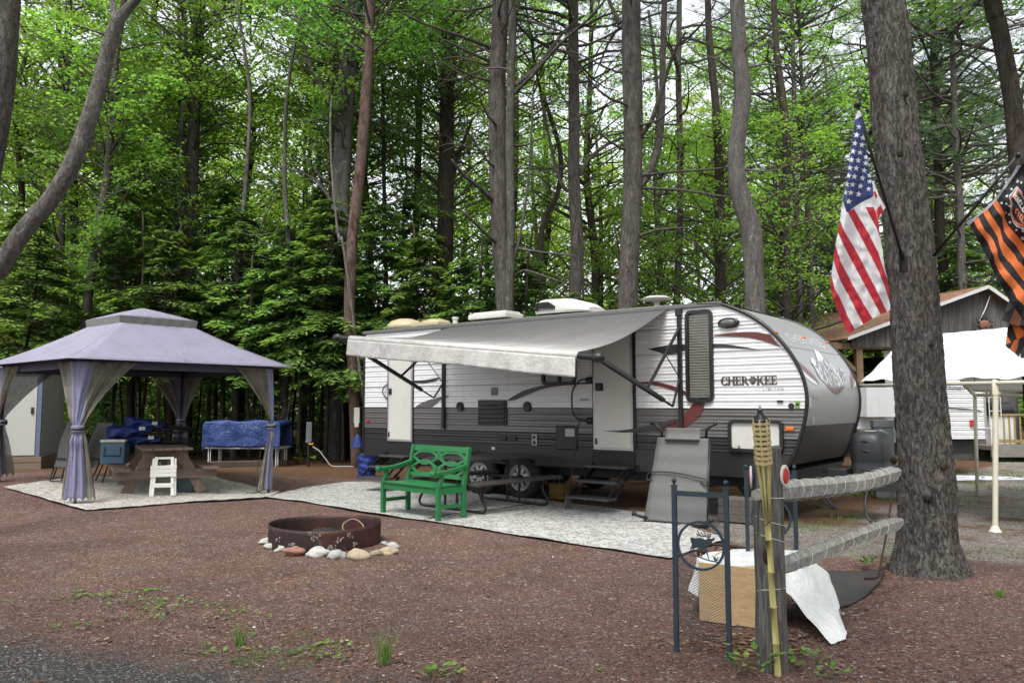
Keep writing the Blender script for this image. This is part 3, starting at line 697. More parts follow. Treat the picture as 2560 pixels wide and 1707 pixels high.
mb=MB(); mb.box((0,0,.06),(.9,.55,.1)); mb.box((.02,0,.125),(.8,.45,.04)); mv=mb.build('roof_vent',m_plasw,T,bevel=.03); mv.location=(2.45,1.05,3.11)
mb=MB(); mb.lathe([(.38,0),(.37,.08),(.3,.16),(.15,.21),(0,.22)],(0,0,0),24); o=mb.build('skylight_dome',m_plasy,T,smooth=True); o.location=(.2,.9,3.06)
mb=MB(); mb.b2((-.35,-.3,0),(.35,.3,.05)); mb.lathe([(.3,.05),(.28,.1),(.15,.14),(0,.15)],(0,0,0),20); o=mb.build('skylight_dome',m_plasy,T,auto=40); o.location=(1.05,.9,3.07)
mb=MB(); mb.lathe([(.05,0),(.05,.12),(.065,.12),(.065,.16),(.0,.17)],(1.75,.7,3.03),12); mb.build('plumbing_vent',m_plasw,T,auto=40)
mb=MB(); mb.lathe([(.05,0),(.04,.1),(.12,.13),(.24,.15),(.25,.165),(.16,.2),(0,.215)],(5.78,1.1,3.08),24); mb.build('antenna_dome',m_plasw,T,auto=50)
# ---- awning: rail, sloping sagging fabric, roller, hanging valance, arms and struts
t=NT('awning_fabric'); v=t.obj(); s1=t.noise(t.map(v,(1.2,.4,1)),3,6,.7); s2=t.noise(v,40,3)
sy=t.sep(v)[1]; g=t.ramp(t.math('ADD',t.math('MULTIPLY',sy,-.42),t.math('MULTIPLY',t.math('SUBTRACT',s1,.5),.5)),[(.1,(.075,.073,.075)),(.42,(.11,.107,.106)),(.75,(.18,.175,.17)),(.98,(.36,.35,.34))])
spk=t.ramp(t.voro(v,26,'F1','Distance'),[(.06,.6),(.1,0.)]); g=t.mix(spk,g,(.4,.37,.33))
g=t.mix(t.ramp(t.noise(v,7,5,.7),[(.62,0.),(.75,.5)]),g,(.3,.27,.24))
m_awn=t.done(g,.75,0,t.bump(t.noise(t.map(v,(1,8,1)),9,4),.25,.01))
_ta=.3
t=NT('valance_fabric'); v=t.obj(); s1=t.noise(v,5,6,.75,dist=1.5)
m_val=t.done(t.ramp(s1,[(.3,(.30,.295,.29)),(.55,(.44,.435,.425)),(.7,(.54,.53,.52))]),.7,0,t.bump(t.noise(t.map(v,(1,1,3)),12,5,.7,dist=1),.5,.02))
AW=-2.4; ra,rb=Vector((2.42,AW,2.545)),Vector((6.56,AW,2.125))
aw=empty('awning',(0,0,0)); aw.parent=T
def fab(a,b):
    top=Vector((2.28+(6.53-2.28)*a,-.03,2.905)); bot=ra.lerp(rb,a)+Vector((0,.0,.045)); p=top.lerp(bot,b)
    p.z-=.10*math.sin(math.pi*b)+.012*math.sin(a*23+b*4)*math.sin(math.pi*b); return p
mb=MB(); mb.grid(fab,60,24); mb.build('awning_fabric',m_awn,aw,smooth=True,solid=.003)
mb=MB(); mb.tube([ra,rb],.045,16); mb.build('awning_roller',M('white_tube',(.55,.54,.52),.45,.1,dirt=((.25,.2,.16),.5)),aw,smooth=True)
def val(a,b):
    p=ra.lerp(rb,a); return p+Vector((-.02*b*(1-a*2),-.046-.02*b+.014*math.sin(a*37)*b+.01*math.sin(a*91+b*2)*b,-.02-.235*b-.01*math.sin(a*9)*b))
mb=MB(); mb.grid(val,120,8); mb.build('valance',m_val,aw,smooth=True,solid=.002)
dr=(rb-ra).normalized()
for e,sg in ((ra,-1),(rb,1)):
    c=e+dr*sg*.02; mb=MB(); mb.tube([c,c+dr*sg*.2],.042,12); mb.ball(c+dr*sg*.27,.085,12,(1.1,.9,.8)); mb.build('arm_head',m_black,aw,auto=50)
hl=ra-dr*.27; hr=rb+dr*.27
def arm(head,post,ua):
    low=Vector((post-.02*0,-.28,1.52 if ua else 1.66)); 
    mb=MB(); mid=head.lerp(low,.86); mb.bar(head,mid,.06,.045); mb.bar(mid,low,.03,.022); mb.bar(head+Vector((0,0,.03)),mid+Vector((0,0,.03)),.02,.02); mb.build('awning_arm',m_black,aw,bevel=.004)
    # strut up to the post and lower link
    mb=MB(); mb.bar(head.lerp(low,.62),Vector((post,-.05,2.62 if ua else 2.75)),.034,.03); mb.build('awning_strut',m_black,aw)
    mb=MB(); mb.bar(low,Vector((post,-.05,1.92)),.028,.02); mb.bar(Vector((post,-.05,1.92)),Vector((post-.12,-.32,2.3)),.012,.012); mb.build('awning_link',m_blackm,aw)
    mb=MB(); mb.b2((post-.03,-.06,1.12),(post+.03,-.014,2.88)); mb.b2((post-.045,-.08,2.80),(post+.045,-.02,2.9)); mb.build('awning_post',m_black,aw,bevel=.004)
arm(hr,6.73,True); arm(hl,2.15,False)
# ---- wheels
for uc in (2.93,3.81):
    for w,sgn in ((.12,-1),(TW-.12,1)):
        MX=Matrix.Rotation(R(90),3,'X') if sgn<0 else Matrix.Rotation(R(-90),3,'X')
        e=empty('wheel',(uc,w,.355)); e.parent=T
        mb=MB(); mb.lathe([(.2,-.08),(.3,-.1),(.345,-.08),(.355,0),(.345,.08),(.3,.1),(.21,.09)],(0,0,0),32,MX,True,False); mb.build('tyre',m_tyre,e,auto=60)
        mb=MB(); mb.lathe([(.215,.095),(.2,.085),(.19,.05),(.17,.04),(.155,.075),(.085,.085),(.075,.04),(.0,.05)],(0,0,0),32,MX,False); rim=mb.build('rim',M('white_rim',(.40,.40,.40),.4,.1),e,auto=50)
        mb=MB()
        for k in range(8):
            a=k*math.pi/4; c=Vector((.125*math.cos(a),.125*math.sin(a),.088)); q=[c+Matrix.Rotation(a,3,'Z')@Vector(p) for p in ((.030,-.032,-.006),(.030,.032,-.006),(-.028,.014,.002),(-.028,-.014,.002))]
            mb.prism([MX@p for p in q],MX@Vector((0,0,.003)))
        mb.build('rim_slot',m_black,e)
        mb=MB(); mb.lathe([(.042,.04),(.04,.1),(.0,.105)],(0,0,0),16,MX); mb.build('hub',m_black,e)
for uc in (2.95,3.77):
    mb=MB(); P=[(uc+.40*math.cos(a),-.02,.36+.38*math.sin(a)) for a in np.linspace(R(40),R(140),12)]; mb.tube(P,.022,6); mb.build('wheel_arch',m_under,T,smooth=True)
mb=MB(); mb.b2((2.5,.3,.5),(4.3,TW-.3,.6)); mb.tube([(2.93,.2,.36),(2.93,TW-.2,.36)],.05,8); mb.tube([(3.81,.2,.36),(3.81,TW-.2,.36)],.05,8); mb.b2((2.6,.5,.38),(4.1,.56,.5)); mb.build('axle',m_under,T)
# ---- folding entry steps
def steps(u0,u1,tag_,zs,ext):
    e=empty('entry_steps',(u0,0,0)); e.parent=T; w=u1-u0; n=len(zs); hk=M('step_tread',(.055,.055,.06),.6,.2,bump=.4)
    mb=MB(); mb.b2((-.02,-.02,.6),(w+.02,.3,.84)); mb.build('step_well',m_under,e)
    for i,z in enumerate(zs):
        y=-ext*(i+.35); mb=MB(); mb.b2((0,y-.17,z-.022),(w,y+.1,z+.012)); mb.build('tread',hk,e,bevel=.008)
    for x in (.02,w-.02):
        mb=MB()
        for i in range(n-1):
            y0=-ext*(i+.35);y1=-ext*(i+1.35); mb.bar((x,y0-.15,zs[i]-.02),(x,y1-.12,zs[i+1]),.012,.04); mb.bar((x,y0+.08,zs[i]-.02),(x,y1+.08,zs[i+1]),.012,.04)
        mb.bar((x,.06,.66),(x,-ext*.35,zs[0]),.012,.05)
        mb.bar((x,.1,.62),(x,-ext*1.1,zs[min(1,n-1)]),.012,.05)
        mb.build('step_side',m_blackm,e)
steps(5.25,5.95,1,(.63,.43,.22),.25); steps(.72,1.38,2,(.60,.42,.24),.24)
# ---- chassis, tongue, jacks, propane cover
m_frame=M('frame_steel',(.022,.023,.025),.55,.3)
mb=MB()
for y in (.5,TW-.5): mb.b2((.1,y-.03,.40),(8.0,y+.03,.56)); 
mb.bar((7.6,.5,.47),(9.6,1.17,.47),.06,.12); mb.bar((7.6,TW-.5,.47),(9.6,1.27,.47),.06,.12); mb.b2((8.0,.35,.50),(8.2,TW-.35,.62))
mb.build('chassis',m_frame,T)
mb=MB(); mb.tube([(9.55,1.22,.1),(9.55,1.22,.95)],.028,8); mb.tube([(9.55,1.22,.02),(9.55,1.22,.1)],.07,8); mb.box((9.55,1.22,.98),(.12,.12,.14)); mb.build('tongue_jack',m_frame,T)
mb=MB(); mb.box((9.75,1.22,.5),(.3,.12,.1)); mb.ball((9.88,1.22,.49),.06,8); mb.build('coupler',m_frame,T)
mb=MB(); mb.bar((7.3,.5,.45),(7.62,.42,.08),.04,.03); mb.bar((7.62,.5,.45),(7.3,.42,.08),.04,.03); mb.b2((7.28,.3,.03),(7.66,.55,.08)); mb.build('stabiliser_jack',m_frame,T)
mb=MB(); mb.bar((.7,.5,.45),(1.1,.42,.08),.04,.03); mb.bar((1.1,.5,.45),(.7,.42,.08),.04,.03); mb.build('stabiliser_jack',m_frame,T)
# moulded tank cover on the tongue: rounded shell with finger recesses
mb=MB()
def cs(z,w,l,r):
    return [(a,b,z) for a,b in rrect(l,w,r,4)]
L=[cs(.0,.60,.40,.09),cs(.2,.62,.42,.1),cs(.24,.60,.40,.1),cs(.27,.62,.42,.1),cs(.5,.62,.42,.12),cs(.6,.58,.38,.13),cs(.645,.48,.28,.12),cs(.655,.3,.15,.06)]
for s_ in L: mb.v.extend(s_)
k=len(L[0])
for i in range(len(L)-1):
    for j in range(k): mb.f.append((i*k+j,i*k+(j+1)%k,(i+1)*k+(j+1)%k,(i+1)*k+j)); mb.m.append(0)
mb.f.append(tuple((len(L)-1)*k+j for j in range(k))); mb.m.append(0)
pc=mb.build('propane_cover',M('slate_plastic',(.018,.021,.026),.5,bump=.3,bsc=200),T,auto=45); pc.location=(8.92,1.22,.53)
mb=MB()
for z in (.15,.4,.53): mb.ball((.0,-.312,z),.05,8,(1.2,.16,.35))
mb.build('finger_slot',m_black,pc)
mb=MB(); mb.b2((-.06,-.07,.65),(.06,.07,.662)); mb.build('cover_lid',m_plasw,pc)
mb=MB(); mb.b2((8.45,.75,.5),(8.72,1.05,.70)); mb.build('battery_box',m_black,T,bevel=.02)
# power cord sagging from the tongue
mb=MB(); P=spline([(8.35,.5,.55),(8.6,.2,.3),(8.75,.1,.25),(8.65,.1,.42),(8.9,.3,.55)],6); mb.tube(P,.014,6); mb.tube(spline([(9.0,.7,.5),(9.0,.5,.3),(9.02,.45,.16),(9.1,.4,.06)],5),.014,6); mb.box((9.12,.39,.05),(.06,.05,.09)); mb.build('power_cord',m_black,T,smooth=True)
# underside light-coloured block pads
# ================================================================ GAZEBO
GZ=(-6.553,11.92); GA=R(50); GL=3.3
gd=(math.cos(GA),math.sin(GA)); gn=(-gd[1],gd[0])
def gw(x,y): return (GZ[0]+gd[0]*x+gn[0]*y,GZ[1]+gd[1]*x+gn[1]*y)
def gt(x,y): return float(terr(*gw(x,y)))
gz=empty('gazebo',(GZ[0],GZ[1],0),GA,'lavender soft-top gazebo with tied-back curtains and netting','gazebo')
def cloth(name,c,var=.1,rough=.8,wr=.3,dirt=None,trans=0.):
    if name in _mc: return _mc[name]
    t=NT(name); v=t.obj(); n1=t.noise(v,3,5,.6); cc=t.mix(1.0,c,t.math('MULTIPLY_ADD',n1,var*2,1-var),'MULTIPLY')
    if dirt: cc=t.mix(t.ramp(t.noise(v,1.7,6,.75),[(.45,0.),(.75,dirt[1])]),cc,dirt[0])
    m=t.done(cc,rough,0,t.bump(t.math('ADD',t.noise(v,11,5,.6,dist=.8),t.math('MULTIPLY',t.noise(v,300,2),.08)),wr,.02)); _mc[name]=m; return m
m_lav=cloth('lavender_canvas',(.235,.225,.31),wr=.6,dirt=((.18,.165,.19),.8)); m_lavc=cloth('lavender_curtain',(.20,.195,.31),wr=.6,dirt=((.15,.175,.23),.8))
m_greyc=cloth('grey_trim_canvas',(.17,.165,.15)); m_navy=cloth('slate_valance',(.065,.068,.095))
t=NT('mosquito_net'); v=t.obj(); mixn=t.n('ShaderNodeMixShader'); tr=t.n('ShaderNodeBsdfTransparent'); mixn.inputs[0].default_value=.84
t.set(t.b,'Base Color',t.mix(t.ramp(t.noise(v,4,4),[(.4,0.),(.7,1.)]),(.14,.125,.105),(.22,.20,.165))); t.b.inputs['Roughness'].default_value=.9
t.l(tr.outputs[0],mixn.inputs[1]); t.l(t.b.outputs[0],mixn.inputs[2]); t.l(mixn.outputs[0],t.out.inputs[0]); m_net=t.mat
C0=GL/2
def tier(mb,h0,z0,h1,z1,sag,n=16,m=10,cz=0.):
    for k in range(4):
        a=k*math.pi/2; Rm=Matrix.Rotation(a,3,'Z')
        def fn(u,v):
            h=h0+(h1-h0)*v; z=z0+(z1-z0)*v-sag*math.sin(math.pi*v)*(1-.3*abs(2*u-1))-cz*(1-(2*u-1)**2)*v*v
            x=(2*u-1)*h; y=-h+ (0.06*(1-(2*u-1)**2)*v if cz else 0)
            p=Rm@Vector((x,y,z)); return Vector((p.x+C0,p.y+C0,p.z))
        mb.grid(fn,n,m)
mb=MB(); tier(mb,.58,3.0,C0+.29,2.225,.06,18,12,.0); roof=mb.build('canopy_roof',m_lav,gz,auto=30,solid=.004)
mb=MB(); tier(mb,.03,3.29,.70,3.06,-.01,8,4); top=mb.build('vent_cap',m_lav,gz,auto=30,solid=.004)
mb=MB()
for k in range(4):
    Rm=Matrix.Rotation(k*math.pi/2,3,'Z')
    def fn(u,v):
        p=Rm@Vector(((2*u-1)*(.70-.02*v),-(.70-.02*v)+.008*math.sin(u*40)*v,3.06-.13*v)); return Vector((p.x+C0,p.y+C0,p.z))
    mb.grid(fn,24,2)
mb.build('vent_skirt',m_greyc,top,solid=.004)
mb=MB()
for k in range(4):
    Rm=Matrix.Rotation(k*math.pi/2,3,'Z')
    def fn(u,v):
        p=Rm@Vector(((2*u-1)*(C0+.03),-(C0+.03)-.004*math.sin(u*30)*v,2.33-.22*v-.012*math.sin(math.pi*u))); return Vector((p.x+C0,p.y+C0,p.z))
    mb.grid(fn,24,3)
mb.build('valance',m_navy,gz,solid=.004)
mb=MB(); mb.b2((1.45,-.24,2.386),(1.57,-.20,2.40)); lb=mb.build('care_label',m_plasw,roof); 
for cx_,cy_ in ((0,0),(GL,0),(GL,GL),(0,GL)):
    z0=gt(cx_,cy_); mb=MB()
    mb.b2((cx_-.015,cy_-.015,z0),(cx_+.015,cy_+.015,2.25)); mb.b2((cx_-.06,cy_-.06,z0),(cx_+.06,cy_+.06,z0+.006)); mb.build('post',m_black,gz)
mb=MB()
for a,b in (((0,0),(GL,0)),((GL,0),(GL,GL)),((GL,GL),(0,GL)),((0,GL),(0,0))): mb.bar((a[0],a[1],2.2),(b[0],b[1],2.2),.025,.025)
for a in ((0,0),(GL,0),(GL,GL),(0,GL)): mb.bar((a[0],a[1],2.2),(C0,C0,3.1),.02,.02)
mb.build('roof_frame',m_black,gz)
def curtain(cx_,cy_,sx,sy,wtop,seed):
    """fabric hanging round a corner post, gathered at a tie, flaring again below it; netting on both wings"""
    z0=gt(cx_,cy_)+.10; zt=2.2; tie=1.14+z0*.3
    def wid(z,top,mid,bot,pw):
        if z>tie: return mid+(top-mid)*((z-tie)/(zt-tie))**pw
        return mid+(bot-mid)*((tie-z)/(tie-z0))**.75
    def sig(x): return 1/(1+math.exp(-max(-30,min(30,x))))
    def fn(u,v,net):
        z=zt+(z0-zt)*v; ws=wid(z,.20,.05,.17,1.1); wn=wid(z,wtop,.075,.30,1.35)
        s=2*u-1
        if net==0: q=s*ws
        else: q=net*(ws+(wn-ws)*u)
        r=.03+.02*max(0,1-abs(z-tie)*2)
        def sp(x): return r*math.log(1+math.exp(max(-30,min(30,x/r))))
        dx,dy=sp(-q)-.03,sp(q)-.03; t=sig(q/.05); k=(q/max(wn,.05))
        near=min(1,abs(z-tie)*5); fold=(.030*math.sin(k*15+seed+z*1.3)+.014*math.sin(k*37+seed*3+z*2.2+1.5*math.sin(z*4)))*near*(.5+.5*min(1,wn*3))+.006*math.sin(z*23+k*9+seed)*max(0,1-abs(z-tie)*2)
        puff=.05*math.exp(-((z-tie+.16)/.12)**2)+.03*math.exp(-((z-tie-.14)/.10)**2)
        o=.045+fold+puff*(1-.5*abs(k)); hem=.025*math.sin(k*21+seed)*max(0,(v-.9)*10)
        return Vector((cx_+sx*(dx-t*o),cy_+sy*(dy-(1-t)*o),z+hem))
    mb=MB(); mb.grid(lambda u,v:fn(u,v,0),40,80); c=mb.build('curtain',m_lavc,gz,smooth=True,solid=.003)
    for net in (-1,1):
        mb=MB(); mb.grid(lambda u,v:fn(u,v,net),34,80); mb.build('netting',m_net,c,smooth=True)
    mb=MB(); mb.lathe([(.078,-.05),(.092,-.04),(.092,.04),(.078,.05)],(cx_-sx*.01,cy_-sy*.01,tie),18); mb.build('curtain_tie',m_lavc,c,auto=50)
    mb=MB(); mb.lathe([(.095,-.018),(.095,.018)],(cx_-sx*.01,cy_-sy*.01,tie-.005),18); mb.build('tie_strap',m_blackm,c,smooth=True)
curtain(0,0,1,1,.82,0.); curtain(GL,0,-1,1,.80,1.7); curtain(GL,GL,-1,-1,.75,3.1); curtain(0,GL,1,-1,.95,4.4)
# ---------------------------------------------------------------- rugs
def rug(name,pix,label,group=None,thick=.008,seed=0,beige=False):
    P=[gp(x,y) for x,y in pix]; x0,x1=min(p.x for p in P),max(p.x for p in P); y0,y1=min(p.y for p in P),max(p.y for p in P)
    step=.07; nx,ny=int((x1-x0)/step)+1,int((y1-y0)/step)+1
    xs=np.linspace(x0,x1,nx);ys=np.linspace(y0,y1,ny); poly=[(p.x,p.y) for p in P]
    # clip grid rows to the outline so the edge stays straight
    mb=MB(); rows=[]
    for j in range(ny):
        y=min(max(ys[j],y0+1e-4),y1-1e-4); xi=[]
        for a,b in zip(poly,poly[1:]+poly[:1]):
            if (a[1]>y)!=(b[1]>y): xi.append(a[0]+(y-a[1])/(b[1]-a[1])*(b[0]-a[0]))
        xi.sort(); rows.append((xi[0],xi[-1],y))
    n=90
    for a,b,y in rows:
        for i in range(n+1):
            x=a+(b-a)*i/n; rip=.008*max(0,math.sin(x*3.1+y*2.3+seed)*math.sin(x*1.3-y*2.9))
            e=min(i,n-i)*(b-a)/n; mb.v.append((x,y,float(terr(x,y))+thick+.016+rip+(.01*math.sin(x*9+y*5)**2 if e<.12 else 0)))
    L=n+1
    for j in range(len(rows)-1):
        for i in range(n): mb.f.append((j*L+i,j*L+i+1,(j+1)*L+i+1,(j+1)*L+i)); mb.m.append(0)
    t=NT(name+'_weave'); v=t.map(t.pos(),(1,1,1),(0,0,R(40)+seed))
    v2=t.map(v,(1,1.6,1)); 
    a=t.noise(v2,8.5,1,.5,dist=1.4); e=t.math('ABSOLUTE',t.math('SUBTRACT',a,.5)); pat=t.ramp(e,[(.05,1.),(.075,0.)])
    b=t.voro(t.map(v,(1,1.5,1)),6,'DISTANCE_TO_EDGE'); pat2=t.ramp(b,[(.03,.8),(.06,0.)])
    k=t.math('MAXIMUM',pat,t.math('MULTIPLY',pat2,.0)); 
    wv=t.wave(v,260,0,0,'X'); 
    cc=t.mix(t.math('MULTIPLY',k,.95),(.52,.52,.51),(.20,.195,.185) if not beige else (.28,.23,.17))
    cc=t.mix(t.ramp(t.noise(t.pos(),1.3,6,.75),[(.5,0.),(.75,.5 if beige else .22)]),cc,(.30,.245,.19)); cc=t.mix(.12,cc,wv,'MULTIPLY')
    cc=t.mix(t.ramp(t.voro(t.pos(),9,'F1','Distance'),[(.03,.5),(.05,0.)]),cc,(.15,.1,.07))
    o=mb.build(name,t.done(cc,.85,0,t.bump(wv,.25,.003)),smooth=True,solid=.006); tag(o,label,'rug',group)
    return o
rug('outdoor_rug',[(664,1246),(700,1236),(760,1222),(869,1207),(960,1209),(1100,1220),(1250,1240),(1420,1262),(1627,1287),(1816,1352),(1677,1401),(1400,1358),(1100,1311),(880,1278),(760,1257)],'long pale rug with grey squiggle pattern under the awning and green bench',seed=0)
rug('outdoor_rug',[(8,1218),(60,1212),(200,1195),(507,1190),(560,1202),(700,1232),(664,1246),(560,1253),(380,1266),(213,1279),(110,1248)],'pale patterned rug laid under the lavender gazebo',seed=.9,beige=True)
# ---------------------------------------------------------------- weathered picnic table
m_wood=None
def wood(name,c,c2,rough=.8,sc=1.,axis=0,bump=.4):
    if name in _mc: return _mc[name]
    t=NT(name); v=t.obj(); s=[18,18,18]; s[axis]=1.4
    g=t.noise(t.map(v,tuple(k*sc for k in s)),1.6,6,.65,dist=.6); g2=t.noise(t.map(v,tuple(k*sc*4 for k in s)),1.5,3)
    cc=t.mix(t.ramp(g,[(.35,0.),(.65,1.)]),c,c2); cc=t.mix(.5,cc,t.ramp(g2,[(.3,.55),(.6,1.)]),'MULTIPLY')
    cc=t.mix(t.ramp(t.noise(v,1.5,4),[(.45,0.),(.7,.4)]),cc,[k*.6 for k in c])
    m=t.done(cc,rough,0,t.bump(t.math('ADD',g,g2),bump,.006),.3); _mc[name]=m; return m
wgx=wood('weathered_plank',(.13,.088,.066),(.21,.155,.125),axis=1); wgz=wood('weathered_leg',(.15,.108,.085),(.24,.185,.15),axis=2); wgw=wood('weathered_brace',(.14,.098,.077),(.225,.172,.14),axis=0)
pt=empty('picnic_table',(-5.72,13.16,float(terr(-5.72,13.16))+.03),R(30),'weathered wooden A-frame picnic table standing inside the gazebo','picnic table')
LT=1.85
for i in range(5):
    mb=MB(); x=-.38+i*.155; mb.b2((x,0,.73),(x+.145,LT,.768)); mb.build('top_plank',wgx,pt,bevel=.003)
for x in (-.80,.56):
    mb=MB(); mb.b2((x,-.02,.40),(x+.26,LT,.438)); mb.build('seat_plank',wgx,pt,bevel=.003)
for y in (.35,1.5):
    for s in (-1,1):
        mb=MB(); mb.bar((s*.60,y,0),(s*.2,y,.73),.165,.04,(0,1,0)); mb.build('leg',wgz,pt,bevel=.003)
    mb=MB(); mb.b2((-.80,y-.06,.24),(.82,y-.021,.40)); mb.build('seat_brace',wgw,pt,bevel=.003)
    mb=MB(); mb.b2((-.36,y+.021,.62),(.36,y+.06,.73)); mb.build('top_brace',wgw,pt,bevel=.003)
mb=MB(); mb.bar((0,.37,.32),(0,.85,.72),.09,.035); mb.build('diagonal_brace',wgz,pt)
# white folding stool leaning on the end of the table
m_wp=M('white_paint',(.74,.73,.70),.5,var=.08,dirt=((.5,.45,.36),.3))
st=empty('folding_stool',(-5.74,13.03,float(terr(-5.74,13.03))+.03),R(17),'folded white slatted chair leaning on the end of the picnic table','folding chair')
def TI(p,a=-12): return Matrix.Rotation(R(a),3,'X')@Vector(p)
for s in (-1,1):
    mb=MB(); mb.bar(TI((s*.155,0,0)),TI((s*.12,.0,.64)),.05,.03,(0,1,0)); mb.bar(TI((s*.185,.035,0)),TI((s*.16,.035,.62)),.045,.025,(0,1,0)); mb.build('leg',m_wp,st,bevel=.004)
for i in range(3):
    mb=MB(); mb.bar(TI((-.20,-.035,.335+i*.062)),TI((.20,-.035,.335+i*.067)),.02,.06,(0,0,1)); 
    mb.build('seat_slat',m_wp,st,bevel=.006)
mb=MB(); mb.bar(TI((-.14,0,.62)),TI((.14,0,.62)),.035,.035); mb.build('top_rail',m_wp,st,bevel=.004)
mb=MB(); mb.bar(TI((-.16,-.02,.17)),TI((.16,-.02,.17)),.02,.07,(0,0,1)); mb.build('stretcher',m_wp,st,bevel=.006)
# folded blue camp chairs heaped on the table, cooler on the seat
m_blue=cloth('blue_nylon',(.007,.024,.16),wr=.6,rough=.6); m_bluet=None
def camp(loc,rz,tilt,label,sc=1.):
    e=empty('folded_camp_chair',loc,rz,label,'camp chair','folded blue camp chairs on the picnic table')
    e.rotation_euler=(0,R(tilt),rz)
    mb=MB()
    for i in range(7):
        y=random.uniform(-.07,.07);z=random.uniform(.02,.12); mb.tube([(-.25,y,z),(.85*sc,y+random.uniform(-.05,.05),z+random.uniform(-.04,.05))],.011,6)
    mb.build('tube_frame',m_blackm,e)
    def f(u,v):
        a=2*math.pi*v; r=.10+.05*mnoise.noise(Vector((u*4,math.cos(a)*2,math.sin(a)*2+loc[0]*9)))+.02*math.sin(u*17+a*3)
        return Vector((-.42+u*.75,r*1.2*math.cos(a),.09+r*math.sin(a)*(1-.7*u*u)))
    mb=MB(); mb.grid(f,24,18); mb.build('fabric',m_blue,e,smooth=True)
    mb=MB(); mb.b2((.12,-.14,.10),(.22,-.125,.16)); mb.build('fabric_tag',m_plasw,e)
def ptw(x,y,z): p=Matrix.Rotation(R(30),3,'Z')@Vector((x,y,z)); return (p.x-5.72,p.y+13.16,p.z+float(terr(-5.72,13.16))+.03)
camp(ptw(-.25,1.55,.77),R(8),0,'folded blue camp chair lying lowest on the picnic table, white tag'); camp(ptw(-.42,1.45,.93),R(14),-3,'folded blue camp chair lying on the middle of the pile on the picnic table'); camp(ptw(-.15,1.75,1.04),R(-4),6,'folded blue camp chair topmost on the pile, black poles to the right')
co=empty('cooler',ptw(-.70,1.60,.44),R(12),'blue cooler with white lid on the picnic table seat by the curtain','cooler')
mb=MB(); mb.box((0,0,.19),(.40,.33,.38)); mb.build('cooler_body',M('teal_plastic',(.055,.12,.19),.5),co,bevel=.02)
mb=MB(); mb.box((0,0,.41),(.42,.35,.05)); mb.build('cooler_lid',m_plasw,co,bevel=.015)
mb=MB(); mb.tube([(-.13,-.17,.30),(-.13,-.2,.15),(.13,-.2,.15),(.13,-.17,.30)],.01,6); mb.build('handle',m_black,co)
bn=empty('storage_bin',(-5.66,13.75,float(terr(-5.66,13.75))+.03),R(25),'small dark teal bin on the rug beneath the picnic table','bin')
mb=MB(); mb.add([(a*(.12+.03*k),b*(.1+.03*k),.26*k) for k in(0,1) for a,b in((-1,-1),(1,-1),(1,1),(-1,1))],[(3,2,1,0),(0,1,5,4),(1,2,6,5),(2,3,7,6),(3,0,4,7),(4,5,6,7)]); mb.build('bin_body',M('dark_teal_plastic',(.03,.05,.07),.6),bn,bevel=.02)
mb=MB(); mb.box((0,0,.27),(.33,.29,.025)); mb.build('bin_lid',M('dark_teal_plastic',(.03,.05,.07),.6),bn,bevel=.008)
# folded recliners leaning by the gazebo corner
m_sling=cloth('grey_sling',(.095,.092,.088),wr=.2)
def lounger(loc,rz,lean,label):
    e=empty('folded_lounger',loc,rz,label,'lounge chair','folded grey lounge chairs at the left of the gazebo'); Rm=Matrix.Rotation(R(lean),3,'Y')
    def q(x,y,z): return Rm@Vector((x,y,z))
    mb=MB(); mb.tube([q(0,-.26,.2),q(0,-.26,1.12),q(0,.26,1.12),q(0,.26,.2)],.014,7); mb.tube([q(.05,-.28,.05),q(.12,-.28,.95)],.012,6); mb.tube([q(.05,.28,.05),q(.12,.28,.95)],.012,6)
    mb.tube([q(0,-.26,.2),q(-.02,-.25,.02),q(-.02,.25,.02),q(0,.26,.2)],.012,6); mb.tube([q(.16,-.26,.9),q(.2,-.25,.03),q(.2,.25,.03),q(.16,.26,.9)],.012,6); mb.build('tube_frame',m_black,e,smooth=True)
    mb=MB(); mb.grid(lambda u,v:q(-.018+.012*math.sin(v*9),-.245+.49*u,.26+.85*v),8,20); mb.build('sling',m_sling,e,smooth=True,solid=.004)
    mb=MB(); mb.b2((0,0,0),(.001,.001,.001)); mb=MB(); mb.bar(q(-.03,-.24,.42),q(-.03,.24,.42),.05,.012,(0,0,1)); mb.build('head_strap',m_black,e)
    mb=MB(); mb.bar(q(.06,-.3,.52),q(.07,-.3,.9),.02,.035); mb.bar(q(.06,.3,.52),q(.07,.3,.9),.02,.035); mb.build('armrest',m_black,e)
lounger((-8.0,14.0,float(terr(-8.0,14.0))+.03),R(62),14,'folded grey lounge chair leaning nearest the rug edge, sling facing out')
lounger((-7.72,14.28,float(terr(-7.8,14.2))+.03),R(58),20,'folded lounge chair behind the other lounger, only its black tubes showing')
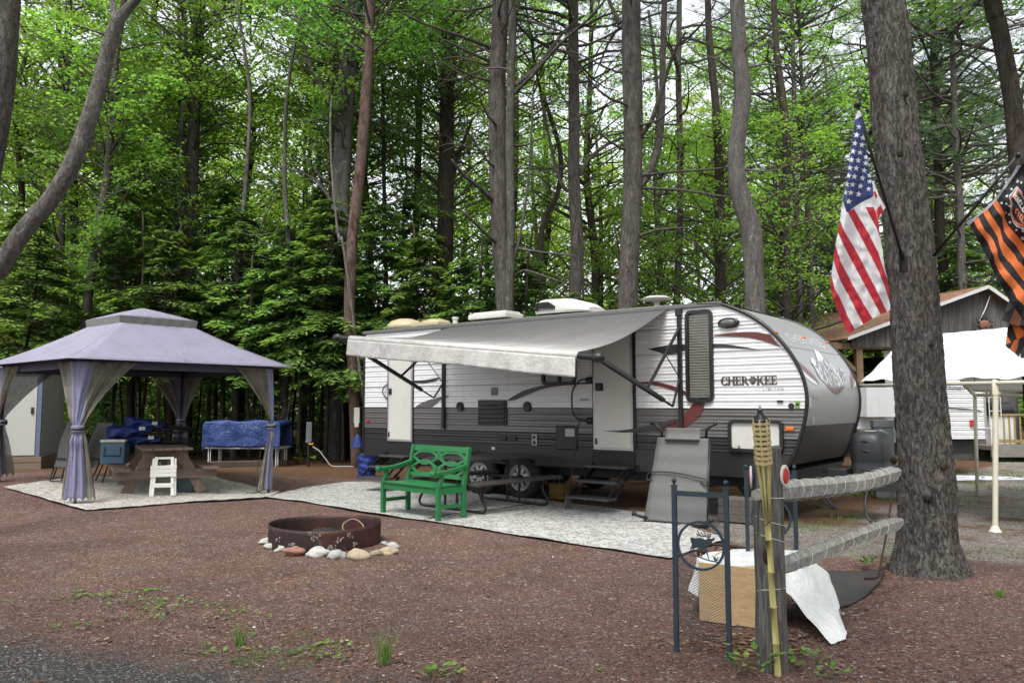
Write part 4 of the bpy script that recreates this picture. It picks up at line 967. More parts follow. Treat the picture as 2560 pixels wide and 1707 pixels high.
# ---------------------------------------------------------------- shed at the far left
sh=empty('garden_shed',(-10.35,17.3,.12),R(18),'pale metal shed with white door behind the left gazebo curtain','shed')
t=NT('shed_panel'); m_shed=siding_mat('shed_panel_paint',(.27,.285,.275),.5,.1,.06); 
mb=MB(); n=34
for i in range(n+1):
    y=2.2*i/n; x=.012 if i%4 in(0,1) else -.006; mb.v.extend([(x,y,.3),(x,y,2.14)])
for i in range(n): mb.f.append((2*i,2*i+2,2*i+3,2*i+1)); mb.m.append(0)
mb.build('side_wall',m_shed,sh)
mb=MB(); mb.b2((-3.2,0,.3),(-.02,.03,2.14)); mb.b2((-3.2,2.17,.3),(0,2.2,2.14)); mb.b2((-3.2,.03,.3),(-3.17,2.17,2.14)); mb.build('front_wall',m_shed,sh)
mb=MB(); mb.b2((-.86,-.035,.32),(-.08,0,2.02)); dd=mb.build('door',M('shed_door_white',(.40,.41,.39),.5,var=.06),sh,bevel=.004)
mb=MB(); mb.b2((-.07,-.03,.3),(.015,.01,2.13)); mb.b2((-.94,-.03,.3),(-.87,.0,2.13)); mb.build('corner_post',M('blue_grey_trim',(.1,.12,.2),.5),sh)
mb=MB(); mb.b2((-.18,-.06,1.22),(-.13,-.035,1.36)); mb.build('door_latch',m_black,dd)
mb=MB(); mb.b2((-3.3,-.06,2.14),(.06,2.25,2.22)); mb.add([(-3.3,-.1,2.22),(.1,-.1,2.22),(.1,2.3,2.22),(-3.3,2.3,2.22),(-3.3,1.1,2.3),(.1,1.1,2.3)],[(0,1,5,4),(2,3,4,5),(1,2,5),(3,0,4)]); mb.build('roof',M('shed_roof_metal',(.35,.36,.35),.5),sh)
mb=MB(); mb.b2((-3.25,-.04,.0),(.06,.05,.16)); mb.b2((-3.25,-.045,.165),(.06,.05,.29)); mb.b2((-.0,.06,.0),(.06,2.2,.29)); mb.build('timber_base',wgw,sh,bevel=.006)
# open door leaf nearer, cut by the picture edge
mb=MB(); mb.b2((-1.75,-1.05,.3),(-1.55,-1.0,2.0)); mb.b2((-1.6,-1.06,2.0),(-1.45,-.9,2.12)); mb.b2((-1.85,-1.06,2.0),(-1.6,-.9,2.12)); mb.build('door_leaf',m_shed,sh)
# ---------------------------------------------------------------- blue tarp over a low folding table
ft=empty('folding_table',(-6.59,19.7,float(terr(-6.59,19.7))),R(-4),'low folding table with white rim and thin legs under blue tarp','table')
mb=MB(); mb.b2((-.96,-.36,.42),(.96,.36,.46)); mb.build('tabletop',m_plasw,ft,bevel=.008)
for x in (-.86,.84):
    for y in (-.3,.3):
        mb=MB(); mb.tube([(x,y,0),(x,y,.42)],.014,7); mb.tube([(x+.05,y,.02),(x+.05,y,.42)],.01,6); mb.build('leg',M('white_metal',(.6,.6,.58),.4,.2),ft)
def tarpf(u,v):
    # box of goods under the sheet: front skirt, top, back skirt
    x=-1.0+2.0*u; L=v*2.0
    if L<.62: y=-.42-.03*math.sin(x*9)*(1-L/.62); z=.47+L*1.02
    elif L<1.38: y=-.42+(L-.62)*1.1; z=1.10+.02*math.sin(x*7+y*4)
    else: y=.42; z=1.10-(L-1.38)
    z+=.015*mnoise.noise(Vector((x*4,L*5,1))); y+=.03*mnoise.noise(Vector((x*5,L*4,7))); e=max(0,abs(x)-.9)/.1
    return Vector((x*(1-.02*e),y,z-.12*e*e+.01*math.sin(x*40)*(L<.1)))
m_tarp=M('blue_tarp',(.02,.055,.26),.38,var=.15,bump=.0); t=NT('blue_tarpaulin'); v=t.obj(); m_tarp=t.done(t.mix(t.noise(v,3,4),(.010,.028,.12),(.016,.045,.17)),.38,0,t.bump(t.noise(v,9,6,.65,dist=1.4),.9,.04))
mb=MB(); mb.grid(tarpf,60,50); o=mb.build('tarp',m_tarp,None,smooth=True,solid=.003); o.location=ft.location; o.rotation_euler=ft.rotation_euler; tag(o,'crinkled blue tarp covering the low table behind the gazebo','tarp')
a,b=gp(489,1170),gp(715,1163); mb=MB(); mb.bar(a+Vector((0,0,.07)),b+Vector((0,0,.07)),.16,.14); tag(mb.build('timber_beam',wood('old_timber',(.07,.055,.045),(.13,.10,.085),axis=0),bevel=.012),'long grey timber beam lying at the edge of the woods','beam')
# ---------------------------------------------------------------- water hydrant + hose, bag, bin, meter box
g=gp(771,1166); hy=empty('water_hydrant',g,R(10),'grey water hydrant post with valve at the edge of the woods','hydrant')
mb=MB(); mb.lathe([(.035,0),(.035,.62),(.05,.62),(.05,.66)],(0,0,0),12); mb.build('standpipe',m_black,hy)
mb=MB(); mb.b2((-.07,-.05,.62),(.07,.04,1.09)); mb.b2((-.08,-.06,.58),(.05,.02,.64)); mb.build('valve_housing',M('galvanised',(.15,.18,.19),.5,.4),hy,bevel=.01)
mb=MB(); mb.tube([(0,-.05,.55),(.09,-.08,.55),(.12,-.08,.48)],.022,8); mb.ball((.1,-.08,.56),.035,8); mb.build('tap',M('brass',(.35,.22,.05),.35,.8),hy)
mb=MB(); P=spline([(.12,-.08,.48),(.28,-.12,.4),(.45,-.15,.2),(.62,-.18,.03),(.95,-.2,.02),(1.15,-.2,.015)],6); mb.tube([Vector(p)+g for p in P],.014,7); tag(mb.build('water_hose',M('pale_hose',(.32,.32,.32),.4),smooth=True),'short grey hose hanging from the hydrant tap to the ground','hose')
def crumple(name,mat,loc,sx,sy,h,label,cat,seed=0,top=.8):
    def f(u,v):
        a=2*math.pi*u; k=1+.18*mnoise.noise(Vector((math.cos(a)*1.5+seed,math.sin(a)*1.5,v*4)))+.05*math.sin(v*26+a*2); r=(1 if v<.9 else (1-v)*10)*(top+(1-top)*(1-v))
        return Vector((sx*math.cos(a)*k*r,sy*math.sin(a)*k*r,h*v))
    mb=MB(); mb.grid(f,28,26); o=mb.build(name,mat,smooth=True); o.location=loc; return tag(o,label,cat)
g=gp(913,1196); crumple('leaf_bin',m_blue,g+Vector((0,.15,0)),.19,.19,.55,'tall crumpled blue fabric bin standing at the rear corner of the trailer','bin',2,.95)
def bag(u,v):
    a=2*math.pi*u; w=.02+.12*v**.7; return Vector((w*math.cos(a)*(1+.15*math.sin(a*5)),.6*w*math.sin(a),.30-.30*v+.01*math.sin(a*7)*v))
mb=MB(); mb.grid(bag,24,14); o=mb.build('blue_bag',m_blue,smooth=True); o.location=at(893,1117,18.85); tag(o,'blue plastic bag tied to the trunk above the blue bin','bag')
c=at(892,1057,19.05); mb=MB(); mb.b2((-.07,-.03,0),(.07,.05,.37)); mb.b2((-.05,-.04,-.1),(.05,.03,0)); o=mb.build('utility_box',m_plasw,bevel=.01); o.location=c; tag(o,'narrow white utility box fixed to the trunk beside the trailer','utility box')
# firewood
m_log=M('log_bark',(.075,.055,.045),.9,var=.4,bump=.6,bsc=30); m_logend=wood('log_end',(.22,.14,.07),(.3,.2,.1))
for i,(x,y,L,rz,z,lab) in enumerate(((790,1140,.9,25,0,'lowest left log of the firewood pile by the hydrant'),(822,1139,.9,-10,0,'lowest right log of the firewood pile by the big trunk'),(800,1128,1.0,12,.18,'log lying across the two lowest firewood logs'),(815,1118,1.1,-25,.34,'topmost slanting log of the firewood pile'))):
    g=gp(x,1139 if i>1 else y); e=empty('firewood_log',(g.x,g.y,g.z+.1+z),R(rz),lab,'log','firewood logs by the hydrant')
    mb=MB(); mb.tube([(-L/2,0,0),(0,.01,.01),(L/2,0,0)],.1,12,cap=False,jit=.08); mb.build('bark',m_log,e,smooth=True)
    mb=MB(); mb.lathe([(.0,L/2-.002),(.098,L/2-.004)],(0,0,0),12,Matrix.Rotation(R(90),3,'Y')); mb.lathe([(.0,-L/2+.002),(.098,-L/2+.004)],(0,0,0),12,Matrix.Rotation(R(90),3,'Y')); mb.build('cut_end',m_logend,e)
# extension cord across the rug
P=spline([gp(x,y)+Vector((0,0,.04)) for x,y in ((655,1238),(640,1230),(668,1222),(640,1236),(615,1236))],8); mb=MB(); mb.tube(P,.006,5); P2=spline([at(652,1005,13.3),at(655,1100,13.35),at(643,1180,13.4),gp(640,1228)+Vector((0,0,.04))],8); mb.tube(P2,.005,5); tag(mb.build('extension_cord',m_black,smooth=True),'thin black extension cord hanging from the gazebo and coiled on its rug','cord')
P=spline([gp(x,y)+Vector((0,0,.035)) for x,y in ((1060,1305),(1130,1290),(1240,1278),(1300,1268),(1370,1262))],8); mb=MB(); mb.tube(P,.006,5); tag(mb.build('power_cable',m_black,smooth=True),'dark cable running across the rug under the green bench','cord')
# ---------------------------------------------------------------- green bench
m_green=M('green_gloss_paint',(.009,.138,.038),.45,var=.08,bump=.1,bsc=25,dirt=((.10,.16,.06),.12))
bc=empty('garden_bench',(-1.39,10.80,.035),R(-44.5),'bright green wooden bench with lattice back on the long rug','bench')
BW=.60
def bq(x,z,o=0): # point on the reclined back plane, x across, z height
    return Vector((x,.44+.10*(z-.40)/.5+o,z))
for s in (-1,1):
    mb=MB(); mb.b2((s*BW-.03,-.03,0),(s*BW+.03,.03,.44)); P=[Vector((s*BW,.0,.43)),Vector((s*BW,.05,.52)),Vector((s*BW,.05,.62))]
    for a,b in zip(P,P[1:]): mb.bar(a,b,.05,.055,(0,1,0))
    mb.build('front_leg',m_green,bc,bevel=.005)
    mb=MB(); mb.bar((s*BW,.44,0),(s*BW,.44,.42),.055,.06,(0,1,0)); mb.bar((s*BW,.44,.42),bq(s*BW,.93),.055,.06,(0,1,0)); mb.build('rear_leg',m_green,bc,bevel=.005)
    def af(u,v,s=s):
        y=-.09+.60*u; z=.645+.09*(u**2.2)+.0*v; return y,z
    mb=MB(); pr=[]; n=14
    for i in range(n+1):
        u=i/n; y=-.09+.60*u; z=.63+.045*u*u*2-.0; th=.05 if u>.1 else .05+.02*(.1-u)*10
        if u<.08: z-=.01
        pr.append([(s*BW-.038,y,z),(s*BW+.038,y,z),(s*BW+.038,y,z-th),(s*BW-.038,y,z-th)])
    for q in pr: mb.v.extend(q)
    for i in range(n):
        for k in range(4): mb.f.append((i*4+k,i*4+(k+1)%4,(i+1)*4+(k+1)%4,(i+1)*4+k)); mb.m.append(0)
    mb.f.append((3,2,1,0)); mb.m.append(0); mb.f.append(tuple(4*n+k for k in range(4))); mb.m.append(0)
    mb.tube([(s*BW-.038,-.085,.605),(s*BW+.038,-.085,.605)],.036,12); mb.build('armrest',m_green,bc,bevel=.006)
    mb=MB(); mb.bar((s*BW,.03,.17),(s*BW,.41,.17),.028,.05); mb.build('side_stretcher',m_green,bc,bevel=.003)
    mb=MB(); mb.bar((s*BW,.03,.37),(s*BW,.41,.37),.03,.08); mb.build('side_rail',m_green,bc,bevel=.003)
mb=MB(); mb.bar((-BW+.03,0,.37),(BW-.03,0,.37),.03,.08); mb.build('front_rail',m_green,bc,bevel=.003)
for i in range(7):
    y=-.035+i*.066; mb=MB(); mb.b2((-BW-.03 if 0<i<6 and False else -BW+.032,y,.415+.0-.012*math.sin(i/6*math.pi)),(BW-.032,y+.058,.437-.012*math.sin(i/6*math.pi))); mb.build('seat_slat',m_green,bc,bevel=.003)
def backbar(P,w,th=.022,name='lattice',mb=None):
    m_=mb or MB(); k=len(P); 
    for i,(x,z) in enumerate(P):
        a=P[max(i-1,0)];b=P[min(i+1,k-1)]; dx,dz=b[0]-a[0],b[1]-a[1]; L=math.hypot(dx,dz) or 1; nx,nz=-dz/L*w/2,dx/L*w/2
        m_.v.extend([bq(x+nx,z+nz,-th/2),bq(x-nx,z-nz,-th/2),bq(x-nx,z-nz,th/2),bq(x+nx,z+nz,th/2)])
    b0=len(m_.v)-4*k
    for i in range(k-1):
        for j in range(4): m_.f.append((b0+i*4+j,b0+i*4+(j+1)%4,b0+(i+1)*4+(j+1)%4,b0+(i+1)*4+j)); m_.m.append(0)
    return m_
backbar([(-BW+.02,.885),(BW-.02,.885)],.085).build('top_rail',m_green,bc,bevel=.003)
backbar([(-BW+.02,.515),(BW-.02,.515)],.05).build('lower_rail',m_green,bc,bevel=.003)
z0,z1=.535,.845; H2=(z1-z0)/2; mb=MB()
for sx in (-1,1):
    cx_=sx*.29
    for row in (0,1):
        zc=z0+H2*(row+.5)
        for sg in (-1,1):
            P=[(cx_+(-.33+.66*i/16),zc+sg*(H2*.62*math.cos((-.5+i/16)*math.pi*1.15))) for i in range(17)]
            P=[(max(-BW+.03,min(BW-.03,x)) if sx*(x)>0 else x,min(max(z,z0),z1)) for x,z in P]
            backbar(P,.034,.020+.002*sg,mb=mb)
backbar([(0,z1),(-.12,(z0+z1)/2),(0,z0)],.034,.018,mb=mb); backbar([(0,z1),(.12,(z0+z1)/2),(0,z0)],.034,.016,mb=mb)
mb.build('lattice',m_green,bc)
mb=MB(); mb.bar((-BW+.03,.44,.37),(BW-.03,.44,.37),.03,.07); mb.build('rear_rail',m_green,bc)
# ---------------------------------------------------------------- dark picnic table under the awning
m_res=M('brown_resin',(.055,.048,.044),.6,var=.2,bump=.3,bsc=120)
dt=empty('picnic_table',(-.43,11.92,.03),R(45.4),'dark plastic picnic table with curved tube legs under the awning','picnic table')
mb=MB(); mb.b2((-.9,-.37,.695),(.9,.37,.745)); mb.build('tabletop',m_res,dt,bevel=.015)
for s in (-1,1):
    mb=MB(); mb.b2((-.9,s*.68-.125,.40),(.9,s*.68+.125,.445)); mb.build('seat',m_res,dt,bevel=.015)
for x in (-.64,.64):
    mb=MB(); P=spline([(x,-.66,.40),(x,-.62,.25),(x,-.72,.10),(x,-.66,.02),(x,-.4,.02)],6); Q=spline([(x,.4,.02),(x,.66,.02),(x,.72,.10),(x,.62,.25),(x,.66,.40)],6)
    mb.tube(P+Q,.02,8); mb.tube([(x,-.66,.39),(x,.66,.39)],.018,8); mb.build('leg_frame',m_blackm,dt,smooth=True)
    mb=MB()
    for y in (-.13,.13): mb.tube([(x,y,.02),(x,y,.70)],.02,8)
    mb.build('upright',m_blackm,dt)
# grey folding cot leaning upright against the trailer
lo=empty('folding_cot',(2.07,10.13,.03),R(-34),'grey folding cot stood on end against the trailer beside the front door','cot')
ang=math.atan2(.34,1.12)
def lq(x,y,z): return Vector((x,y*math.cos(ang)+z*math.sin(ang),z*math.cos(ang)-y*math.sin(ang)))
m_cot=cloth('grey_canvas',(.12,.12,.117),wr=.35,dirt=((.085,.08,.078),.5))
mb=MB(); mb.grid(lambda u,v:lq((-.42+.84*u)*(1-.16*v)+.0,-.012+.006*math.sin(v*30),.02+1.10*v),10,40); mb.build('canvas',m_cot,lo,smooth=True,solid=.004)
mb=MB(); mb.grid(lambda u,v:lq((-.24+.48*u),-.03+.02*math.sin(v*3),1.09+.16*v),8,8); mb.build('pillow_flap',m_cot,lo,smooth=True,solid=.02)
mb=MB(); mb.tube([lq(-.42,.01,.0),lq(-.36,.01,1.13)],.013,7); mb.tube([lq(.42,.01,.0),lq(.36,.01,1.13)],.013,7); mb.tube([lq(-.4,.01,.0),lq(.4,.01,.0)],.013,7)
for s in (-1,1):
    mb.tube([lq(s*.3,.03,1.12),lq(s*.32,-.02,1.24),lq(s*.42,-.06,1.3)],.02,7); mb.ball(lq(s*.44,-.06,1.31),.032,8); mb.tube([lq(s*.38,-.02,.04),lq(s*.5,-.12,.06)],.02,7); mb.ball(lq(s*.52,-.13,.07),.034,8)
mb.build('tube_frame',m_black,lo,smooth=True)
mb=MB(); mb.tube(spline([lq(-.36,-.03,.56),lq(-.42,-.05,.53),lq(-.41,-.05,.62),lq(-.28,-.05,.65),lq(.0,-.05,.645),(lq(.28,-.05,.60)),lq(.38,-.05,.58),lq(.39,-.05,.50),lq(.30,-.03,.55)],5),.009,6); mb.build('leg_bow',m_black,lo,smooth=True)
mb=MB(); mb.bar(lq(-.23,-.03,1.08),lq(.23,-.03,1.08),.01,.05,(0,1,0)); mb.build('strap',m_black,lo)
# broom
b0=gp(1420,1277); mb=None; br=empty('broom',b0,0,'broom standing bristles down on the rug beside the entry steps','broom')
hand=at(1449,1050,11.25)-b0
mb=MB(); mb.tube([Vector((0,.02,.12)),hand],.011,7); mb.build('handle',m_blackm,br)
mb=MB()
for i in range(60):
    a=random.uniform(-1,1); y=random.uniform(-.02,.05); mb.tube([(a*.03,y+.01,.19),(a*.075+random.uniform(-.008,.008),y,.0)],.003,3,cap=False)
mb.build('bristles',M('grey_bristle',(.17,.17,.18),.7),br)
mb=MB(); mb.b2((-.045,-.01,.16),(.045,.045,.23)); mb.build('broom_head',m_black,br,bevel=.01)
# chocks, blocks, jack stand
m_yb=wood('yellow_block_wood',(.19,.125,.035),(.28,.19,.06))
for x,y,s,lab in ((977,1203,(.14,.12,.09),'yellow wood block beside the rear entry steps'),(1157,1216,(.12,.12,.15),'yellow wood block behind the green bench arm'),(1393,1250,(.28,.2,.25),'big yellowish wood block under the trailer behind the broom')):
    g=gp(x,y)+Vector((.05,.25,0)); mb=MB(); mb.box((0,0,s[2]/2),s,R(-38)); o=mb.build('wood_block',m_yb,bevel=.005); o.location=g; tag(o,lab,'block','wood blocks around the trailer wheels')
g=gp(1393,1250)+Vector((.05,.25,.25)); mb=MB(); mb.tube([(0,0,.05),(0,0,.3)],.018,8)
for k in range(3): a=k*2.1+.5; mb.tube([(0,0,.17),(.11*math.cos(a),.11*math.sin(a),0)],.008,5)
o=mb.build('jack_stand',M('grey_steel',(.2,.2,.2),.5,.4)); o.location=g; tag(o,'small steel jack stand on the yellowish block under the trailer','jack stand')
m_crib=wood('grey_crib_wood',(.10,.085,.075),(.17,.15,.135))
for i,lab in enumerate(('lowest grey cribbing timber under the trailer jack','middle grey cribbing timber under the trailer jack','topmost grey cribbing timber under the trailer jack')):
    mb=MB(); mb.box((0,0,.05),(.46,.36,.098),R(-38+i*1.5)); o=mb.build('cribbing_block',m_crib,bevel=.006); o.location=(3.02,10.55,.01+i*.101); tag(o,lab,'block','stacked timbers under the trailer jack')
# ---------------------------------------------------------------- fire ring and its stones
t=NT('burnt_steel'); v=t.obj(); n1=t.noise(v,2.2,6,.7); rz_=t.ramp(n1,[(.3,(.014,.009,.010)),(.5,(.034,.016,.017)),(.65,(.075,.024,.019)),(.8,(.022,.018,.02))])
blot=t.ramp(t.noise(v,5,6,.75,dist=1),[(.58,0.),(.68,1.)]); rz_=t.mix(t.math('MULTIPLY',blot,.8),rz_,(.16,.13,.11)); rz_=t.mix(t.ramp(t.noise(t.map(v,(1,1,3)),9,5,.8),[(.60,0.),(.66,.8)]),rz_,(.012,.01,.01))
m_rust=t.done(rz_,.6,.3,t.bump(t.noise(v,30,5),.4,.004))
fr=empty('fire_ring',(-2.10,8.95,0),0,'rusty steel fire ring on the gravel with stones round its foot','fire pit')
def ringf(u,v,r):
    a=2*math.pi*u; return Vector((r*math.cos(a)*(1+.01*math.sin(3*a)),r*math.sin(a),-.01+.24*v+(.006*math.sin(a*2+1)+.002*math.sin(a*5))*v))
mb=MB(); mb.grid(lambda u,v:ringf(u,v,.612),72,6); mb.build('steel_ring',m_rust,fr,smooth=True,solid=.008)
mb=MB(); mb.grid(lambda u,v:Vector((.58*v*math.cos(2*math.pi*u),.58*v*math.sin(2*math.pi*u),.05+.05*(1-v)+.03*mnoise.noise(Vector((u*20,v*9,2))))),40,14); mb.build('ash_bed',M('ash',(.05,.045,.042),.95,var=.5,sc=20,bump=1,bd=.01),fr,smooth=True)
mb=MB(); mb.tube(spline([(.25,-.1,.08),(.2,.0,.2),(.3,.1,.25),(.42,.05,.18),(.42,-.02,.08)],6),.008,6); mb.build('wire_hoop',M('scorched_wire',(.2,.15,.11),.6),fr,smooth=True)
for i in range(6):
    a=i*1.1; mb=MB(); mb.tube([(.3*math.cos(a),.3*math.sin(a),.09),(.1*math.cos(a+2),.1*math.sin(a+2),.13)],.03,8,jit=.15); mb.build('charred_log',M('charcoal_wood',(.02,.018,.017),.9,bump=.8),fr,smooth=True)
# drilled vent and burn-through spots show as small rough flakes
mb=MB()
for a,z,s in ((-62,.12,.03),(-52,.16,.02),(-86,.15,.03),(-84,.17,.018),(-110,.06,.03),(-72,.06,.03),(-69,.04,.024),(-46,.07,.026),(-128,.12,.02)):
    for k in range(5):
        aa=R(a+random.uniform(-3,3)); r=.62; c=Vector((r*math.cos(aa),r*math.sin(aa),z+random.uniform(-.03,.03))); mb.ball(c,s*random.uniform(.3,.6),6,(1,1,1.4),.6,k)
mb.build('rust_flake',M('flaked_rust',(.17,.155,.14),.8,var=.5),fr)
def rock_mat(name,c,c2): 
    t=NT(name); v=t.obj(); n_=t.noise(v,9,6,.7); return t.done(t.mix(t.ramp(n_,[(.35,0.),(.65,1.)]),c,c2),.8,0,t.bump(t.noise(v,30,6,.7),.5,.006))
rk={'w':rock_mat('white_rock',(.33,.31,.29),(.52,.50,.47)),'g':rock_mat('grey_rock',(.24,.245,.245),(.45,.45,.43)),'t':rock_mat('tan_rock',(.29,.23,.15),(.43,.36,.26)),'o':rock_mat('orange_rock',(.22,.10,.065),(.32,.17,.12)),'m':rock_mat('mossy_rock',(.17,.16,.10),(.29,.27,.2))}
for i,(cx_,cy_,rx,k,tl,lab) in enumerate(((232,905,70,'w',25,'long white stone at the far left of the fire ring'),(268,948,60,'w',10,'white stone second from the left at the fire ring'),(368,968,68,'w',20,'flat white stone tilted left of the orange stone'),(485,1000,92,'o',0,'orange-brown stone at the foot of the fire ring'),(675,1012,95,'w',0,'large speckled white stone with a green sprig by the ring'),(850,1034,90,'g',0,'grey and white stone at the middle front of the fire ring'),(1045,1036,102,'t',0,'large tan stone at the front of the fire ring'),(1205,1016,68,'m',0,'mossy grey-green stone right of the tan stone'),(1318,998,80,'t',0,'cream stone at the right of the fire ring'),(1358,945,64,'g',-30,'grey-white angular stone at the far right of the ring'),(1282,918,34,'g',0,'small grey stone tucked behind the right side of the ring'),(1428,942,14,'o',0,'little orange stone lying right of the others'))):
    x,y=600+cx_*.2806,1100+(cy_+rx*.34)*.2806; g=gp(x,y); r=rx*.2806*g.y/FPX*.98
    mb=MB(); mb.ball((0,0,0),1,18,(1,.72,.46),.55,i*3.3); o=mb.build('ring_stone',rk[k],smooth=True); o.scale=(r,r,r); o.location=(g.x,g.y+r*.45,g.z+r*.36); o.rotation_euler=(R(6),R(-tl*.5),R(tl)); tag(o,lab,'stone','stones round the fire ring')
# ================================================================ FENCE, TORCH, GATE PANELS, BOX
wpost=wood('grey_post_wood',(.05,.046,.042),(.19,.18,.17),axis=2,sc=2.0,bump=1.); wrail=wood('silvered_rail_wood',(.20,.19,.175),(.40,.39,.37),axis=1,sc=1.2,bump=.8)
PB=gp(1932,1672); fx,fy=PB.x,PB.y
fence=empty('split_rail_fence',(fx,fy,PB.z),0,'weathered split-rail fence post with two rails running to the big pine','fence')
def roughbox(mb,prof,z0,z1,n,jit,seed,taper=1.):
    k=len(prof)
    for i in range(n+1):
        z=z0+(z1-z0)*i/n; s=1+(taper-1)*i/n
        for j,(x,y) in enumerate(prof):
            q=1+jit*mnoise.noise(Vector((x*20+seed,y*20,z*3)))+jit*.6*mnoise.noise(Vector((x*60,y*60+seed,z*1.2)))
            mb.v.append((x*q*s,y*q*s,z+(.012*mnoise.noise(Vector((x*30,y*30,5+seed))) if i==n else 0)))
    b=len(mb.v)-(n+1)*k
    for i in range(n):
        for j in range(k): mb.f.append((b+i*k+j,b+i*k+(j+1)%k,b+(i+1)*k+(j+1)%k,b+(i+1)*k+j)); mb.m.append(0)
    mb.f.append(tuple(b+n*k+j for j in range(k))); mb.m.append(0)
def dens(poly,m=6):
    o=[]
    for a,b in zip(poly,poly[1:]+poly[:1]):
        for i in range(m): o.append((a[0]+(b[0]-a[0])*i/m,a[1]+(b[1]-a[1])*i/m))
    return o
mb=MB(); roughbox(mb,dens([(-.085,-.045),(-.03,-.075),(.045,-.075),(.085,-.02),(.08,.07),(-.07,.075)]),-.05,1.27,60,.10,1,.93); mb.build('post',wpost,fence,auto=45)
# mortise holes with torn rims
for z,s in ((.98,.07),(.60,.075)):
    mb=MB(); mb.ball((-.035,-.066,z+.05),s*.55,14,(.62,.35,1.15),.3,z); mb.build('mortise',M('rotten_hole',(.015,.013,.012),.9),fence,smooth=True)
def rail(pa,pb,w,h,seed):
    pa,pb=Vector(pa),Vector(pb); d=(pb-pa); L=d.length; d.normalize(); s=d.cross(Vector((0,0,1))).normalized(); t=s.cross(d)
    prof=[(-w/2,-h*.30),(-w*.05,-h*.5),(w*.46,-h*.34),(w*.5,h*.22),(w*.05,h*.5),(-w*.5,h*.30)]; mb=MB(); n=70; k=len(prof)
    for i in range(n+1):
        u=i/n; tp=1-.45*max(0,1-u*9)-.5*max(0,1-(1-u)*12)
        for j,(x,y) in enumerate(prof):
            q=tp*(1+.13*mnoise.noise(Vector((u*L*5+seed,j*.8,0)))+.07*mnoise.noise(Vector((u*L*22,j*.5+seed,3))))
            p=pa+d*(u*L)+s*(x*q)+t*(y*q+.015*math.sin(u*5+seed)-.02*math.sin(math.pi*u)); mb.v.append(tuple(p))
    for i in range(n):
        for j in range(k): mb.f.append((i*k+j,i*k+(j+1)%k,(i+1)*k+(j+1)%k,(i+1)*k+j)); mb.m.append(0)
    mb.f.append(tuple(range(k))); mb.f.append(tuple(n*k+j for j in range(k-1,-1,-1))); mb.m+= [0,0]
    o=mb.build('rail',wrail,fence,auto=18)
    # wire of a light string wound round the rail
    return o,pa,d,s,t,L
rails=[]
for pa,pb,w,h,sd in (((-.10,-.10,.99),(1.60,1.71,.985),.12,.125,1.),((-.03,-.02,.57),(1.60,1.70,.60),.10,.105,5.)): rails.append(rail(pa,pb,w,h,sd))
m_wire=M('pale_wire',(.62,.60,.53),.5)
for ri,(o,pa,d,s,t_,L) in enumerate(rails):
    mb=MB(); P=[]; turns=11 if ri==0 else 8; 
    for i in range(turns*14):
        a=2*math.pi*i/14; u=.12+.80*i/(turns*14)+.012*math.sin(i/14*2.3+ri); r=.068 if ri==0 else .058
        P.append(pa+d*(u*L)+s*(r*math.cos(a))+t_*(r*math.sin(a)+.015*math.sin(u*5+(1. if ri==0 else 5.))-.02*math.sin(math.pi*u)))
    mb.tube(P,.0014,4); mb.build('string_wire',m_wire,o)
mb=MB()
for z in (1.03,.86,.74,.42): P=[Vector((.088*math.cos(a),.078*math.sin(a)-.003,z+.05*math.sin(a*.5+z*5))) for a in np.linspace(-2.9,.3,16)]; mb.tube(P,.0018,4)
mb.build('string_wire',m_wire,fence)
for sx,yy,aa in ((.092,-.03,48),(-.09,.04,-106)):
    Rm=Matrix.Rotation(R(aa),3,'Z')@Matrix.Rotation(R(90),3,'X'); mb=MB(); mb.lathe([(.0,.004),(.052,.004),(.056,.0),(.056,-.008)],(sx,yy,1.10 if sx>0 else 1.09),24,Rm); rf=mb.build('reflector_plate',m_plasw,fence,auto=40)
    mb=MB(); mb.lathe([(.0,.009),(.036,.009),(.042,.004)],(sx,yy,1.10 if sx>0 else 1.09),24,Rm); mb.build('reflector',m_red,rf,auto=40); rf.scale=(1,1,1.15); rf.location.z=-.16
# bamboo torch leaning on the post
tb=gp(1945,1688); tt=at(1901,1036,4.33); axis=(tt-tb)
tor=empty('bamboo_torch',tb,0,'bamboo torch with woven cane head leaning on the fence post','torch')
m_bam=wood('bamboo',(.42,.36,.13),(.55,.48,.22),.45,1.,2,.1); m_cane=M('woven_cane',(.50,.38,.21),.6,var=.3,sc=40); m_canister=M('black_tin',(.02,.022,.026),.35,.5)
def ta(k): return axis*k
L_=axis.length
mb=MB(); P=[];r=[]; nodes=[.0,.13,.27,.405,.53,.625]
for i,k in enumerate(nodes[:-1]):
    for f,rr in ((0.0,.0185),(.02,.0165),(.5,.0155),(.97,.016),(.985,.0185)):
        P.append(ta(k+(nodes[i+1]-k)*f)+Vector((.0012*math.sin(k*20),0,0))); r.append(rr*(1.12-.25*k))
mb.tube(P,r,12); mb.build('pole',m_bam,tor,smooth=True)
d_,s_,t_=basis(axis)
hb=ta(.615)
for j in range(7):
    a=2*math.pi*j/7; o=s_*math.cos(a)+t_*math.sin(a)
    mb=MB(); mb.tube([hb+o*.012-axis*.02,ta(.72)+o*.022,ta(.78)+o*.03,ta(.85)+o*.037,ta(.985)+o*.043],[.006,.007,.0075,.006,.005],6); mb.build('split_stave',m_bam,tor,smooth=True)
mb=MB()
